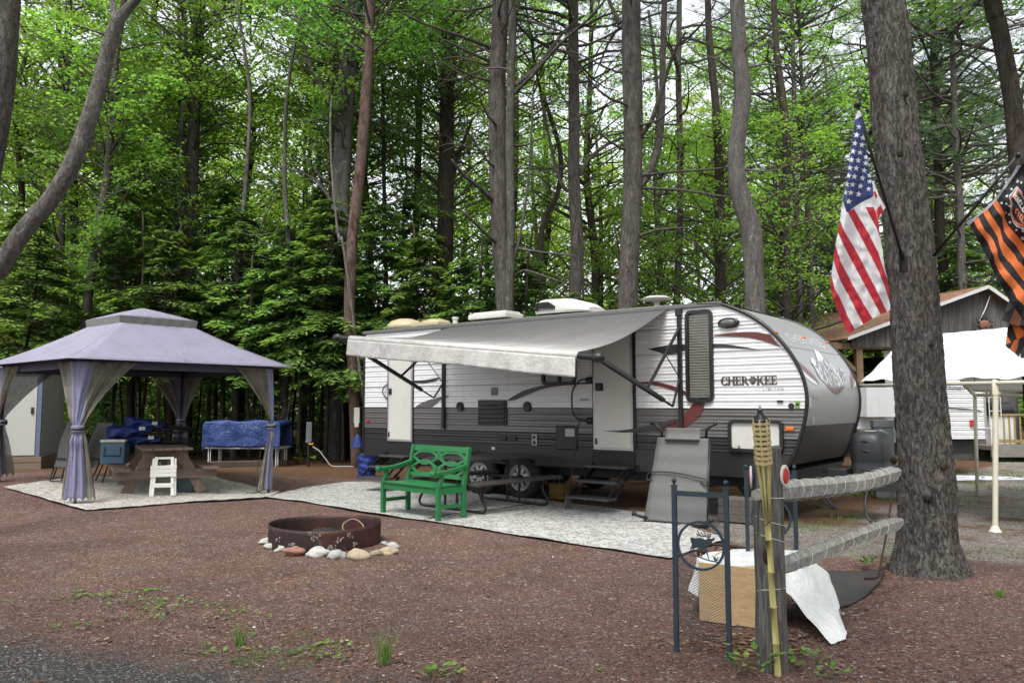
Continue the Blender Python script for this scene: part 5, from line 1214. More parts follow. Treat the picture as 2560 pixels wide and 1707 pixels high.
for i in range(9):
    P=[]; z=.822+i*.0185
    for q in range(43):
        a=2*math.pi*q/42; rr=.043+.0035*math.cos(a*7+(math.pi if i%2 else 0)); P.append((ta(z)+(s_*math.cos(a)+t_*math.sin(a))*rr,(s_*math.cos(a)+t_*math.sin(a))))
    b=len(mb.v); w=d_*.0095
    for p,o in P: mb.v.extend([tuple(p-w),tuple(p+w),tuple(p+w+o*.002),tuple(p-w+o*.002)])
    for q in range(42):
        for c in range(4): mb.f.append((b+q*4+c,b+q*4+(c+1)%4,b+(q+1)*4+(c+1)%4,b+(q+1)*4+c)); mb.m.append(0)
mb.build('woven_band',m_cane,tor)
Mq=Matrix((s_,t_,d_)).transposed()
mb=MB(); mb.lathe([(.036,-.17),(.036,0),(.046,.0),(.046,.008),(.018,.04),(.015,.045),(.015,.062),(.0,.062)],ta(.975),20,Mq); mb.build('fuel_canister',m_canister,tor,auto=35)
mb=MB(); mb.lathe([(.007,.06),(.008,.085),(.004,.094),(0,.095)],ta(.975),10,Mq); mb.build('wick',m_plasw,tor,smooth=True)
mb=MB(); mb.tube([ta(.58)+Vector((-.03,-.02,.0)),ta(.59)+Vector((.02,-.025,.02)),ta(.60)+Vector((.06,.03,.0))],.003,5); mb.build('cord_tie',m_black,tor)
# garden gate panels with elk cut-out
m_gate=M('slate_blue_metal',(.028,.045,.065),.5,.3,var=.15,bump=.2)
elk_body=[(229,515),(245,512),(270,517),(300,510),(325,512),(345,522),(360,517),(368,505),(385,508),(395,512),(412,500),(423,503),(418,518),(405,530),(395,545),(385,565),(370,575),(352,585),(358,610),(365,635),(372,670),(376,682),(369,682),(362,655),(350,628),(338,605),(325,600),(322,640),(319,670),(313,670),(312,635),(309,600),(285,592),(262,600),(252,615),(255,640),(260,662),(251,662),(246,635),(243,605),(238,600),(234,625),(237,660),(229,660),(226,625),(227,595),(238,580),(236,560),(229,540)]
antl=[[(375,505),(350,494),(320,496),(295,490),(284,497)],[(320,496),(300,480),(290,462),(290,447)],[(340,495),(325,478),(315,462)],[(355,496),(345,475),(335,452),(326,445)],[(370,500),(365,480),(358,466)],[(378,500),(378,480),(372,468)],[(385,502),(388,485),(390,466)],[(295,490),(282,482),(278,474)]]
def gate(loc,rz,label,W=.325,H=1.04):
    e=empty('garden_gate_panel',loc,rz,label,'garden panel','slate blue garden panels beside the fence post')
    for s in (-1,1):
        mb=MB(); mb.b2((s*W/2-.014,-.014,0),(s*W/2+.014,.014,H-.03)); mb.b2((s*W/2-.017,-.017,H-.03),(s*W/2+.017,.017,H-.02)); mb.lathe([(.006,H-.02),(.008,H-.008)],(s*W/2,0,0),10); mb.ball((s*W/2,0,H+.008),.0165,14); p=mb.build('post',m_gate,e,auto=40)
    mb=MB(); mb.b2((-W/2+.014,-.010,H-.085),(W/2-.014,.010,H-.055)); mb.build('top_bar',m_gate,e)
    cz,rc=.66,.142; mb=MB(); P=[Vector((rc*math.cos(a),0,cz+rc*1.0*math.sin(a))) for a in np.linspace(0,2*math.pi,48,endpoint=False)]
    def ringbar():
        for i in range(48):
            a=2*math.pi*i/48; c,s=math.cos(a),math.sin(a)
            mb.v.extend([((rc-.007)*c,-.009,cz+(rc-.007)*s),((rc+.007)*c,-.009,cz+(rc+.007)*s),((rc+.007)*c,.009,cz+(rc+.007)*s),((rc-.007)*c,.009,cz+(rc-.007)*s)])
        for i in range(48):
            for k in range(4): mb.f.append((i*4+k,i*4+(k+1)%4,((i+1)%48)*4+(k+1)%4,((i+1)%48)*4+k)); mb.m.append(0)
    ringbar(); mb.build('ring',m_gate,e,auto=40)
    # expanded-metal mesh
    mb=MB(); x0,x1,z0,z1=-W/2+.014,W/2-.014,.09,H-.085; pz=.0165; sl=.62
    def seg(x_a,z_a,x_b,z_b):
        n=36; run=[]
        for i in range(n+1):
            x=x_a+(x_b-x_a)*i/n; z=z_a+(z_b-z_a)*i/n
            ok=x0<=x<=x1 and z0<=z<=z1 and (x*x+(z-cz)**2)>(rc+.002)**2
            if ok: run.append((x,z))
            if (not ok or i==n) and len(run)>1:
                a,b=run[0],run[-1]; mb.bar((a[0],0,a[1]),(b[0],0,b[1]),.0016,.0022,(0,1,0)); 
            if not ok: run=[]
    z=z0-(x1-x0)*sl
    while z<z1:
        seg(x0,z,x1,z+(x1-x0)*sl); seg(x1,z,x0,z+(x1-x0)*sl); z+=pz
    mb.build('mesh_panel',m_gate,e)
    # silhouette plate (crop px -> metres)
    k=.142*2/368.
    def cv_(p): return ((p[0]-309)*k,cz-(p[1]-576)*k*.93)
    mb=MB(); mb.prism([(cv_(p)[0],-.002,cv_(p)[1]) for p in elk_body],(0,.004,0))
    for a in antl:
        P=[Vector((cv_(p)[0],0,cv_(p)[1])) for p in a]
        mb.tube(spline(P,4),.0032,5)
    g_=[(158,668),(190,658),(230,662),(280,668),(330,682),(380,693),(450,700)]; mb.tube([Vector((cv_(p)[0],0,cv_(p)[1])) for p in g_],.004,6)
    for a,b in (((420,690),(395,645)),((422,690),(408,640)),((424,690),(424,640)),((428,690),(445,650)),((430,690),(462,655)),((430,692),(455,680))):
        P=[Vector((cv_(a)[0],0,cv_(a)[1])),Vector((cv_(((a[0]+b[0])/2,(a[1]+b[1])/2-6))[0],0,cv_(((a[0]+b[0])/2,(a[1]+b[1])/2-6))[1])),Vector((cv_(b)[0],0,cv_(b)[1]))]; mb.tube(P,[.003,.0022,.0008],5)
    mb.build('elk_silhouette',m_gate,e)
    return e
a,b=gp(1692,1631),gp(1824,1652); c=(a+b)/2; gate(c,math.atan2(b.y-a.y,b.x-a.x),'slate blue metal panel with elk in a ring, in front of the plywood box',W=(b-a).length)
gate((1.97,6.05,float(terr(1.97,6.05))),R(-9),'second slate blue elk panel standing behind the fence post',W=.355)
# plywood box, tarp, mat, poker, grate
t=NT('plywood'); v=t.obj(); g1=t.noise(t.map(v,(.7,.7,4.5)),3.2,3,.5,dist=2.2); g2=t.noise(t.map(v,(1,1,12)),9,5,.7)
cc=t.mix(t.ramp(g1,[(.46,0.),(.5,1.),(.56,.2)]),(.46,.31,.16),(.36,.205,.095)); cc=t.mix(t.math('MULTIPLY',g2,.45),cc,(.60,.46,.30)); cc=t.mix(t.ramp(t.noise(v,6,5,.7),[(.62,0.),(.72,.5)]),cc,(.22,.14,.08)); m_ply=t.done(cc,.6,0,t.bump(g2,.2,.002))
bx=empty('plywood_box',(1.62,5.98,.02),R(-30),'plywood box lying behind the elk panel with a white sheet over it','box')
a,b=gp(1749,1550),gp(1915,1574); ang=math.atan2(b.y-a.y,b.x-a.x); bx.location=((a.x+b.x)/2,(a.y+b.y)/2,.03); bx.rotation_euler=(0,0,ang); BWd=(b-a).length
mb=MB(); mb.b2((-BWd/2,0,0),(BWd/2,.018,.40)); mb.build('front_panel',m_ply,bx,bevel=.002)
mb=MB(); mb.b2((BWd/2-.018,.0185,.0),(BWd/2,.50,.395)); mb.build('side_panel',wood('dark_stained_board',(.07,.035,.025),(.13,.06,.04),axis=2),bx,bevel=.002)
mb=MB(); mb.b2((-BWd/2,.0185,.0),(-BWd/2+.018,.50,.395)); mb.b2((-BWd/2,.5,0),(BWd/2,.518,.395)); mb.b2((-BWd/2+.018,.02,.37),(BWd/2-.018,.5,.388)); mb.build('panel',m_ply,bx)
t=NT('white_sheeting'); v=t.obj(); m_sheet=t.done(t.mix(t.ramp(t.noise(v,4,6,.7),[(.4,0.),(.75,.4)]),(.76,.77,.78),(.58,.58,.57)),.42,0,t.bump(t.math('ADD',t.noise(v,9,6,.7,dist=1.2),t.noise(v,34,4)),.9,.016))
ws=empty('white_sheet',(0,0,0)); 
def lerpc(C,u):
    k=u*(len(C)-1); i=min(int(k),len(C)-2); f=k-i; f=f*f*(3-2*f); return C[i]*(1-f)+C[i+1]*f
LB=Matrix.Rotation(ang,3,'Z'); bl=Vector(bx.location)
def bw(x,y,z): return LB@Vector((x,y,z))+bl
H_=BWd/2
rowsA=[[at(1745,1490,5.75),at(1752,1407,5.68),at(1830,1414,5.62),at(1900,1428,5.55),at(1975,1490,5.45),at(2022,1548,5.3),gp(2080,1612)],
 [at(1722,1478,5.85),at(1745,1396,5.85),at(1830,1393,5.85),at(1900,1391,5.8),at(1992,1400,5.72),at(2052,1490,5.55),gp(2110,1600)],
 [at(1728,1462,6.0),at(1758,1388,6.05),at(1830,1380,6.08),at(1900,1375,6.08),at(2005,1376,5.98),at(2068,1432,5.85),gp(2118,1578)],
 [at(1735,1452,6.2),at(1770,1381,6.22),at(1830,1375,6.22),at(1900,1371,6.22),at(2015,1392,6.15),at(2074,1450,6.0),at(2080,1520,5.85)]]
def shf(u,v):
    k=v*3; i=min(int(k),2); f=k-i; p=lerpc(rowsA[i],u)*(1-f)+lerpc(rowsA[i+1],u)*f
    n1=mnoise.noise(p*7); n2=mnoise.noise(p*19+Vector((3,1,2))); w=.02+.02*max(0,u-.6); p=p+Vector((n1*w*.6,n2*w*.6,abs(n1)*w+n2*.006)); p.z=max(p.z,.008+float(terr(p.x,p.y))+.004*n2); return p
mb=MB(); mb.grid(shf,90,46); o=mb.build('white_sheet',m_sheet,smooth=True,solid=.0025); bpy.data.objects.remove(ws); tag(o,'crumpled white plastic sheet draped over the plywood box onto the gravel','sheet')
# printed corner of the sheet
mb=MB()
P0=gp(2108,1560)+Vector((0,0,.09)); sx_=Vector((.85,.35,-.3)).normalized()*.10; sy_=Vector((-.15,.1,.45)).normalized()*.07
mb.add([P0,P0+sx_,P0+sx_+sy_,P0+sy_],[(0,1,2,3)]); q=mb.build('printed_corner',m_text,o)
def words(txt,loc,rot,size,mat,parent,name='lettering',ext=.0006,align='CENTER',shear=0):
    cu=bpy.data.curves.new(name,'FONT'); cu.body=txt; cu.size=size; cu.extrude=ext; cu.align_x=align; cu.shear=shear
    tmp=bpy.data.objects.new('tmp',cu); COL.objects.link(tmp); dg=bpy.context.evaluated_depsgraph_get(); me=bpy.data.meshes.new_from_object(tmp.evaluated_get(dg)); bpy.data.objects.remove(tmp)
    me.materials.clear(); me.materials.append(mat); ob=bpy.data.objects.new(name,me); COL.objects.link(ob); ob.parent=parent; ob.location=loc; ob.rotation_euler=rot; return ob
q.hide_render=True; bpy.data.objects.remove(q)
mb=MB(); n=20
for j in range(7):
    for i in range(7): 
        u=.93+.07*i/6; v=.62+.3*j/6; p=shf(u,v); mb.v.append((p.x,p.y,p.z+.006))
for j in range(6):
    for i in range(6): mb.f.append((j*7+i,j*7+i+1,(j+1)*7+i+1,(j+1)*7+i)); mb.m.append(0)
q=mb.build('printed_corner',m_text,o,smooth=True)
pp=shf(.965,.78); words('OW',(pp.x,pp.y-.01,pp.z+.018),(R(50),0,R(-35)),.032,m_plasw,q)
m_mat=M('rubber_mat',(.035,.036,.038),.8,var=.3,sc=4,bump=.5,bsc=200,dirt=((.1,.06,.045),.5))
P=[gp(x,y) for x,y in ((2020,1420),(2062,1428),(2120,1432),(2212,1436),(2200,1458),(2170,1490),(2125,1515),(2085,1532),(2040,1520),(2015,1480))]
cen=sum((Vector(p) for p in P),Vector())/len(P); mb=MB(); m_=10; N_=len(P)*4; Q=[]
for a,b in zip(P,P[1:]+P[:1]):
    for i in range(4): Q.append(a.lerp(b,i/4))
for k in range(m_+1):
    for q_ in Q:
        p=cen.lerp(q_,k/m_); mb.v.append((p.x,p.y,float(terr(p.x,p.y))+.012+.035*max(0,(p.x-2.9))**1.5+.008*math.sin(p.x*9+p.y*4)+ (.006 if k==m_ else 0)))
for k in range(m_):
    for i in range(N_): mb.f.append((k*N_+i,k*N_+(i+1)%N_,(k+1)*N_+(i+1)%N_,(k+1)*N_+i)); mb.m.append(0)
tag(mb.build('rubber_mat',m_mat,smooth=True,solid=.008),'black rubber mat on the gravel between the box and big trunk','mat')
a=gp(2195,1448)+Vector((0,0,.02)); top=at(2232,1226,7.12); mb=MB(); mb.tube([gp(2160,1451)+Vector((0,0,.02)),gp(2180,1452)+Vector((0,0,.025)),a,a.lerp(top,.5)+Vector((.01,0,0)),top],.009,7); tag(mb.build('iron_poker',M('rusty_iron',(.05,.028,.02),.7,.4,var=.4),smooth=True),'thin rusty iron rod with hooked foot leaning on the lower fence rail','poker')
gr=empty('fire_grate',(1.86,6.75,.0),R(-20),'dark iron fire grate with curved side behind the fence post','grate')
mb=MB()
mb.tube([Vector((-.28,0,.30)),Vector((.22,0,.27)),Vector((.22,.4,.27)),Vector((-.28,.4,.30)),Vector((-.28,0,.30))],.014,6)
for s in (0,.4): mb.tube([Vector((-.03+.22*math.cos(a_),s,.06+.2*math.sin(a_))) for a_ in np.linspace(0,math.pi,14)],.013,6)
for i in range(6): mb.bar((-.25+i*.09,0,.28),(-.25+i*.09,.4,.28),.012,.012)
for x,y in ((-.28,0),(.22,0),(.22,.4),(-.28,.4)): mb.tube([(x,y,0),(x,y,.29)],.013,6)
mb.build('iron_frame',M('rusty_iron',(.05,.028,.02),.7,.4,var=.4),gr)
# ================================================================ FLAGS
def ipv(X,Y,P):
    c=np.zeros(X.shape,bool); j=len(P)-1
    for i in range(len(P)):
        xi,yi=P[i];xj,yj=P[j]
        if yi!=yj:
            c^=((yi>Y)!=(yj>Y))&(X<(xj-xi)*(Y-yi)/(yj-yi)+xi)
        j=i
    return c
def clothflag(name,outline,layers,mats,Yf,step,parent,smooth=True):
    """cloth sheet cut to its outline at its own depth; sewn colour areas by polygon, fold waves in depth"""
    xs=np.arange(min(p[0] for p in outline),max(p[0] for p in outline)+step,step); ys=np.arange(min(p[1] for p in outline),max(p[1] for p in outline)+step,step)
    Xc,Yc=np.meshgrid((xs[:-1]+xs[1:])/2,(ys[:-1]+ys[1:])/2); ins=ipv(Xc,Yc,outline); mi=np.zeros(Xc.shape,int)
    for m,poly in layers: mi[ipv(Xc,Yc,poly)]=m
    nx=len(xs); used={}; V=[];F=[];MI=[]
    for j,i in zip(*np.nonzero(ins)):
        q=[]
        for a,b in ((j,i),(j+1,i),(j+1,i+1),(j,i+1)):
            k=a*nx+b
            if k not in used: used[k]=len(V); V.append(tuple(at(xs[b],ys[a],Yf(xs[b],ys[a]))))
            q.append(used[k])
        F.append(q); MI.append(mi[j,i])
    o=np_mesh(name,np.array(V),np.array(F),mats,MI,parent,smooth); return o
def ca(p): return (2050+p[0]*.19139,240+p[1]*.19139)
def cb(p): return (2050+p[0]*.20408,520+p[1]*.20408)
def star(c,r,rot=0): return [(c[0]+(r if i%2==0 else r*.4)*math.sin(rot+i*math.pi/5),c[1]-(r if i%2==0 else r*.4)*math.cos(rot+i*math.pi/5)) for i in range(10)]
def flagcloth(name,c): 
    t=NT(name); v=t.obj(); t.b.inputs['Roughness'].default_value=.7; d=t.n('ShaderNodeBsdfTranslucent'); m=t.n('ShaderNodeMixShader'); m.inputs[0].default_value=.3
    cc=t.mix(1.,c,t.math('MULTIPLY_ADD',t.noise(v,14,4),.25,.86),'MULTIPLY'); t.set(t.b,'Base Color',cc); t.set(d,'Color',cc); nb=t.bump(t.noise(v,500,2),.15,.001); t.l(nb,t.b.inputs['Normal'])
    t.l(t.b.outputs[0],m.inputs[1]); t.l(d.outputs[0],m.inputs[2]); t.l(m.outputs[0],t.out.inputs[0]); return t.mat
fw,fr_,fb=flagcloth('flag_white',(.76,.76,.80)),flagcloth('flag_red',(.50,.025,.045)),flagcloth('flag_blue',(.035,.05,.17))
A,B=ca,cb
Lft=[A((490,190)),A((470,260)),A((455,320)),A((430,500)),A((405,680)),A((380,850)),A((345,1120)),A((305,1340)),A((275,1500)),B((245,150)),B((220,300)),B((190,460)),B((165,640)),B((140,820)),B((128,900)),B((135,1000)),B((180,1160)),B((230,1290)),B((290,1440)),B((360,1540))]
Rgt=[A((525,200)),A((550,265)),A((575,480)),A((600,680)),A((640,950)),A((672,1090)),A((725,1170)),A((765,1290)),A((855,1455)),A((820,1510)),B((775,30)),B((735,90)),B((714,150)),B((735,330)),B((760,480)),B((795,740)),B((830,880)),B((855,1080)),B((860,1250))]
usout=Lft+[B((430,1480)),B((530,1420)),B((650,1350)),B((745,1305)),B((820,1268))]+Rgt[::-1]
b_r1w1=[(245,150),(300,290),(370,400),(450,540),(530,690),(610,850),(680,980),(745,1110),(820,1270)]; b_r1w2=[(220,300),(290,460),(370,610),(450,760),(520,890),(590,1020),(660,1150),(745,1305)]
b_r2w2=[(190,460),(260,670),(330,800),(400,940),(480,1080),(550,1200),(650,1360)]; b_r2w3=[(165,640),(210,790),(270,930),(340,1050),(410,1190),(530,1425)]
b_r3=[(140,820),(160,900),(180,990),(230,1070),(290,1200),(345,1340),(430,1490)]
L_=[]
def band(a,b): return [B(p) for p in a]+[B(p) for p in b[::-1]]
L_.append((1,band([(240,130)]+b_r1w1,[(215,290)]+b_r1w2))); L_.append((1,band([(180,450)]+b_r2w2,[(155,640)]+b_r2w3))); L_.append((1,band([(120,815)]+b_r3,[(100,900),(120,1000),(160,1160),(210,1290),(270,1440),(350,1560)])))
L_.append((1,band([(415,8),(500,150),(590,300),(660,440),(720,560),(775,730),(830,880),(870,1100)],[(340,50),(450,260),(540,430),(640,620),(720,780),(780,930),(830,1080),(860,1180)])))
L_.append((1,band([(655,-10),(690,60),(720,180),(750,380)],[(555,-10),(630,130),(700,260),(745,390)])))
L_.append((1,[A((700,1260)),A((722,1235)),A((750,1310)),A((725,1355))])); L_.append((1,[A((748,1470)),A((792,1420)),A((828,1500)),A((800,1580)),B((735,90)),B((714,150)),B((700,90)),B((690,40))]))
L_.append((2,[A((400,1600)) if 0 else A((345,1515)),A((300,1370)),A((280,1330)),A((360,850)),A((430,400)),A((455,315)),A((548,262)),A((580,265)),A((600,480)),A((620,800)),A((660,1020)),A((690,1180)),A((705,1305)),A((640,1345)),A((550,1385)),A((450,1450)),A((370,1515))]))
STR=[(508,408),(478,510),(562,548),(455,618),(548,640),(432,722),(525,740),(600,800),(410,832),(500,843),(597,882),(390,940),(475,945),(577,972),(648,1040),(370,1042),(450,1052),(556,1073),(650,1118),(350,1152),(427,1158),(527,1178),(634,1215),(332,1262),(402,1265),(505,1283),(378,1378)]
for c in STR: L_.append((0,star(A(c),8.2 if c[0]<600 else 7.4,.12)))
fp0=at(2257,648,6.62); fp1=at(2145,268,5.95)
fl=empty('flagpole',fp0,0,'black pole angled off the big pine carrying the stars and stripes flag','flag')
mb=MB(); mb.tube([Vector(),fp1-fp0],.0135,10); mb.build('pole',m_black,fl,smooth=True)
mb=MB(); mb.ball(fp1-fp0+Vector((-.002,0,.02)),.03,14); mb.build('finial',m_black,fl,smooth=True)
mb=MB(); mb.tube([Vector((.0,.0,-.0)),(fp1-fp0)*.05],.024,10); mb.box((0.02,.03,-.04),(.05,.05,.14)); mb.build('bracket',M('dark_bracket',(.02,.02,.02),.5,.6),fl)
def Yus(x,y): return 5.97+.05*math.sin((x-2050)*.055+(y-250)*.006)*min(1,(y-250)/200)+.025*math.sin((x-2050)*.12+y*.017)+.012*mnoise.noise(Vector((x*.05,y*.05,0)))-.02*max(0,(x-2170)/40)
o=clothflag('flag',usout,L_,[fw,fr_,fb],Yus,1.15,fl)
for v in o.data.vertices: v.co=v.co-fp0
mb=MB()
# second flag: black and orange stripes, shield emblem
def cc_(p): return (2400+p[0]*.17857,380+p[1]*.17857)
def cd(p): return (2400+p[0]*.17857,640+p[1]*.17857)
m_fk=flagcloth('flag_black',(.022,.02,.022)); m_fo=flagcloth('flag_orange',(.78,.19,.05)); m_fp=flagcloth('flag_purple',(.06,.03,.2)); m_fg=flagcloth('flag_black_reverse',(.05,.05,.055)); m_fo2=flagcloth('flag_orange_reverse',(.38,.16,.09))
out=[cc_((80,985)),cc_((250,880)),cc_((450,700)),cc_((600,500)),cc_((720,330)),cc_((800,190)),cc_((860,160)),(2640,440),(2660,700),(2640,800),(2600,900),cd((896,1260)),cd((820,1410)),cd((760,1350)),cd((650,1270)),cd((640,1250)),cd((668,1000)),cd((690,940)),cd((580,897)),cd((690,620)),cd((600,450)),cd((520,300)),cd((450,180)),cd((400,50)),cc_((380,1480)),cc_((310,1340)),cc_((240,1210)),cc_((150,1040)),cc_((110,1035))]
def C_(l): return [cc_(p) for p in l]
def D_(l): return [cd(p) for p in l]
HL=[(0,C_([(80,985),(250,880),(450,700),(600,500),(720,330),(800,190),(862,180),(800,280),(720,390),(640,500),(520,670),(400,790),(260,900),(125,1035)]))]
m0=[(0,'hoist')]
HL.append((2,C_([(198,965),(262,910),(290,990),(350,1100),(440,1190),(480,1260),(520,1370),(525,1450),(560,1520),(600,1580)])+D_([(560,70),(640,190),(720,280),(800,370),(896,490),(1100,700),(1150,800),(1100,800),(896,690),(800,600),(740,470),(640,350),(560,240),(500,120)])+C_([(490,1570),(480,1470),(420,1340),(395,1270),(330,1180),(250,1080),(215,1020)])))
HL.append((2,C_([(320,850),(385,800),(430,880),(500,980),(560,1070),(575,1140),(600,1240),(680,1340),(760,1430),(830,1560)])+D_([(840,80),(896,150),(1300,600),(1300,900),(1100,560),(896,350),(800,230),(740,140),(660,50),(620,0)])+C_([(700,1560),(600,1440),(560,1330),(530,1200),(480,1110),(400,990),(345,890)])))
HL.append((2,C_([(455,725),(515,675),(570,760),(620,850),(628,930),(680,1040),(780,1150),(896,1290),(1300,1800),(1300,2000),(896,1480),(780,1310),(680,1210),(620,1110),(600,1000),(600,930),(540,850)])))
for c,r in (((805,412),5.6),((722,520),4.8),((657,618),4.8),((585,715),4.6),((652,728),3.8),((693,760),3),((640,850),3),((692,875),4),((700,985),5.4),((790,1095),4.4),((880,1105),4.5),((878,1210),6),((855,430),4)): HL.append((1,star(cc_(c),r,.1)))
def sh(k,o=0): return C_([(800,480),(868,560),(880,640),(905,700),(1000,760),(1100,900),(1090,1000),(1000,1090),(896,1085),(800,1050),(745,990),(715,900),(705,800),(712,700),(688,640),(690,610),(730,570),(760,520)])
from functools import reduce
def shrink(P,k):
    cx0=sum(p[0] for p in P)/len(P); cy0=sum(p[1] for p in P)/len(P); return [(cx0+(p[0]-cx0)*k,cy0+(p[1]-cy0)*k) for p in P]
S0=sh(1); HL.append((1,S0)); HL.append((3,shrink(S0,.94))); HL.append((2,shrink(S0,.89))); HL.append((4,shrink(S0,.80)))
def glstroke(word,org,ux,uy,w,m):
    G={'H':[(0,0,0,1),(.6,0,.6,1),(0,.5,.6,.5)],'A':[(0,0,.3,1),(.3,1,.6,0),(.1,.4,.5,.4)],'R':[(0,0,0,1),(0,1,.5,.8),(.5,.8,0,.5),(.1,.5,.6,0)],'L':[(0,0,0,1),(0,0,.5,0)],'E':[(0,0,0,1),(0,1,.5,1),(0,.5,.4,.5),(0,0,.5,0)],'Y':[(0,1,.3,.5),(.6,1,.3,.5),(.3,.5,.3,0)],'C':[(.6,.85,.2,1),(.2,1,0,.5),(0,.5,.2,0),(.2,0,.6,.15)],'S':[(.6,.9,.1,.9),(.1,.9,.1,.55),(.1,.55,.55,.45),(.55,.45,.5,.05),(.5,.05,0,.1)]}
    for i,ch in enumerate(word):
        for a,b,c,d in G[ch]:
            p=(org[0]+(i*.85+a)*ux[0]+b*uy[0],org[1]+(i*.85+a)*ux[1]+b*uy[1]); q=(org[0]+(i*.85+c)*ux[0]+d*uy[0],org[1]+(i*.85+c)*ux[1]+d*uy[1])
            L=math.hypot(q[0]-p[0],q[1]-p[1]); nx,ny=-(q[1]-p[1])/L*w/2,(q[0]-p[0])/L*w/2; HL.append((m,[(p[0]+nx,p[1]+ny),(q[0]+nx,q[1]+ny),(q[0]-nx,q[1]-ny),(p[0]-nx,p[1]-ny)]))
bar_=C_([(735,615),(800,500),(1080,920),(1010,1010)]); HL.append((1,bar_)); HL.append((2,shrink(bar_,.93))); HL.append((4,shrink(bar_,.8)))
glstroke('HARLEY',cc_((745,625)),(6.4,9.6),(7.5,-9.5),2.0,1)
glstroke('CYCLES',cc_((770,850)),(6.4,8.4),(4,-12),2.0,2)
HL.append((5,D_([(690,620),(580,897),(690,940),(780,740)]))); HL.append((6,D_([(690,940),(770,735),(860,860),(830,1000)]))); HL.append((5,D_([(860,860),(896,900),(1100,1000),(1000,1100),(830,1000)])))
HL.append((4,D_([(668,955),(730,975),(770,1080),(800,1165),(700,1210),(660,1100)]))); HL.append((2,D_([(730,975),(850,1000),(896,1050),(890,1130),(800,1165),(770,1080)]))); HL.append((2,D_([(660,1110),(715,1205),(650,1235)]))); HL.append((4,D_([(650,1235),(715,1205),(760,1180),(705,1300),(640,1265)]))); HL.append((2,D_([(760,1180),(830,1155),(800,1300),(770,1355),(700,1300)]))); HL.append((5,D_([(830,1155),(940,1120),(960,1260),(820,1420),(770,1355),(800,1300)])))
hm=[flagcloth('flag_hoist',(.50,.50,.56)),fw,m_fo,m_fp,m_fk,m_fg,m_fo2]
# base colour of the cloth is black: move index order so 0=hoist needs explicit base layer first
HL.insert(0,(4,[(2300,300),(2800,300),(2800,1000),(2300,1000)]))
hp0=at(2334,640,6.95); hp1=at(2546,388,6.25)
hl_=empty('flagpole',hp0,0,'black pole on the right of the big pine with a black and orange striped flag','flag')
mb=MB(); mb.tube([Vector(),hp1-hp0],.0125,10); mb.tube([(hp1-hp0)*.55,(hp1-hp0)*.58],.017,10); mb.build('pole',m_black,hl_,smooth=True)
mb=MB(); mb.ball(hp1-hp0,.024,12); mb.build('finial',m_black,hl_,smooth=True)
def Yhd(x,y): return 6.32+.045*math.sin((x-2400)*.06-(y-400)*.03)+.02*math.sin((x+y)*.07)+.01*mnoise.noise(Vector((x*.06,y*.06,4)))+(.08 if y>815 else 0)
o=clothflag('flag',out,HL,hm,Yhd,1.2,hl_)
for v in o.data.vertices: v.co=v.co-hp0
# ================================================================ NEIGHBOUR'S TRAILER, BARN, PIPE SHELTER, DECK
nt=empty('neighbour_trailer',(10.45,17.4,0),R(1.5),'white lap-sided trailer with ladder behind the big trunk','trailer')
mb=MB(); zz=[.78+i*.0125 for i in range(int((2.75-.78)/.0125)+1)]
for z in zz: 
    k=(z%.1)/.1; r=.012*math.exp(-((k-.35)/.14)**2)+.016*(k>.9)
    mb.v.extend([(-1.6,-r,z),(0,-r,z)])
for i in range(len(zz)-1): mb.f.append((2*i,2*i+1,2*i+3,2*i+2)); mb.m.append(0)
mb.b2((-1.6,.001,.78),(-.01,1.2,2.75)); mb.build('side_wall',m_white,nt)
mb=MB(); mb.b2((-.02,-.02,.76),(.02,1.22,2.77)); mb.build('corner_trim',m_alu,nt)
mb=MB(); mb.b2((-6.2,.1,.45),(-.2,2.2,.78)); mb.build('underframe',m_under,nt)
mb=MB(); mb.b2((-1.62,-.03,2.75),(.03,1.25,2.8)); mb.build('roof',m_roof,nt)
words('Dutchmen',(-.81,-.03,1.86),(R(90),0,0),.17,M('navy_lettering',(.02,.03,.09),.4),nt,shear=.3)
mb=MB(); mb.prism([(a,-.03,b) for a,b in cv([(-1.7,1.55),(-1.2,1.50),(-.3,1.44),(-.05,1.37),(-.3,1.415),(-1.0,1.46),(-1.7,1.48)])],(0,-.003,0)); mb.prism([(a,-.03,b) for a,b in [(-1.58,1.60),(-1.4,1.72),(-1.3,1.80),(-1.4,1.62),(-1.58,1.50)]],(0,-.003,0)); mb.build('stripe_decal',m_blackv,nt)
for x,s in ((-.30,.13),(-1.9,.06)):
    mb=MB(); mb.b2((x-s/2,-.045,1.06),(x+s/2,-.01,1.06+s*1.1)); mb.build('tail_light',m_red,nt,bevel=.006)
mb=MB()
for x in (.10,.36): mb.tube([(x,.0,1.0),(x,.0,2.9)],.012,6)
for i in range(6): mb.tube([(.10,0,1.1+i*.3),(.36,0,1.1+i*.3)],.01,6)
mb.tube([(-.3,-.02,1.02),(.36,-.02,1.02)],.01,6); mb.build('ladder',m_plasw,nt)
mb=MB(); mb.b2((-3.0,-.75,1.28),(-2.35,-.3,1.9)); mb.b2((-4.4,-.3,1.0),(-1.61,.3,1.88)); [mb.b2((-4.4,-.315,1.02+.09*i),(-1.62,-.302,1.035+.09*i)) for i in range(9)]; so=mb.build('slide_out',m_white,nt,bevel=.01)
mb=MB(); mb.b2((-2.3,-.62,1.0),(-2.2,-.5,1.9)); mb.build('slide_post',m_black,nt); 
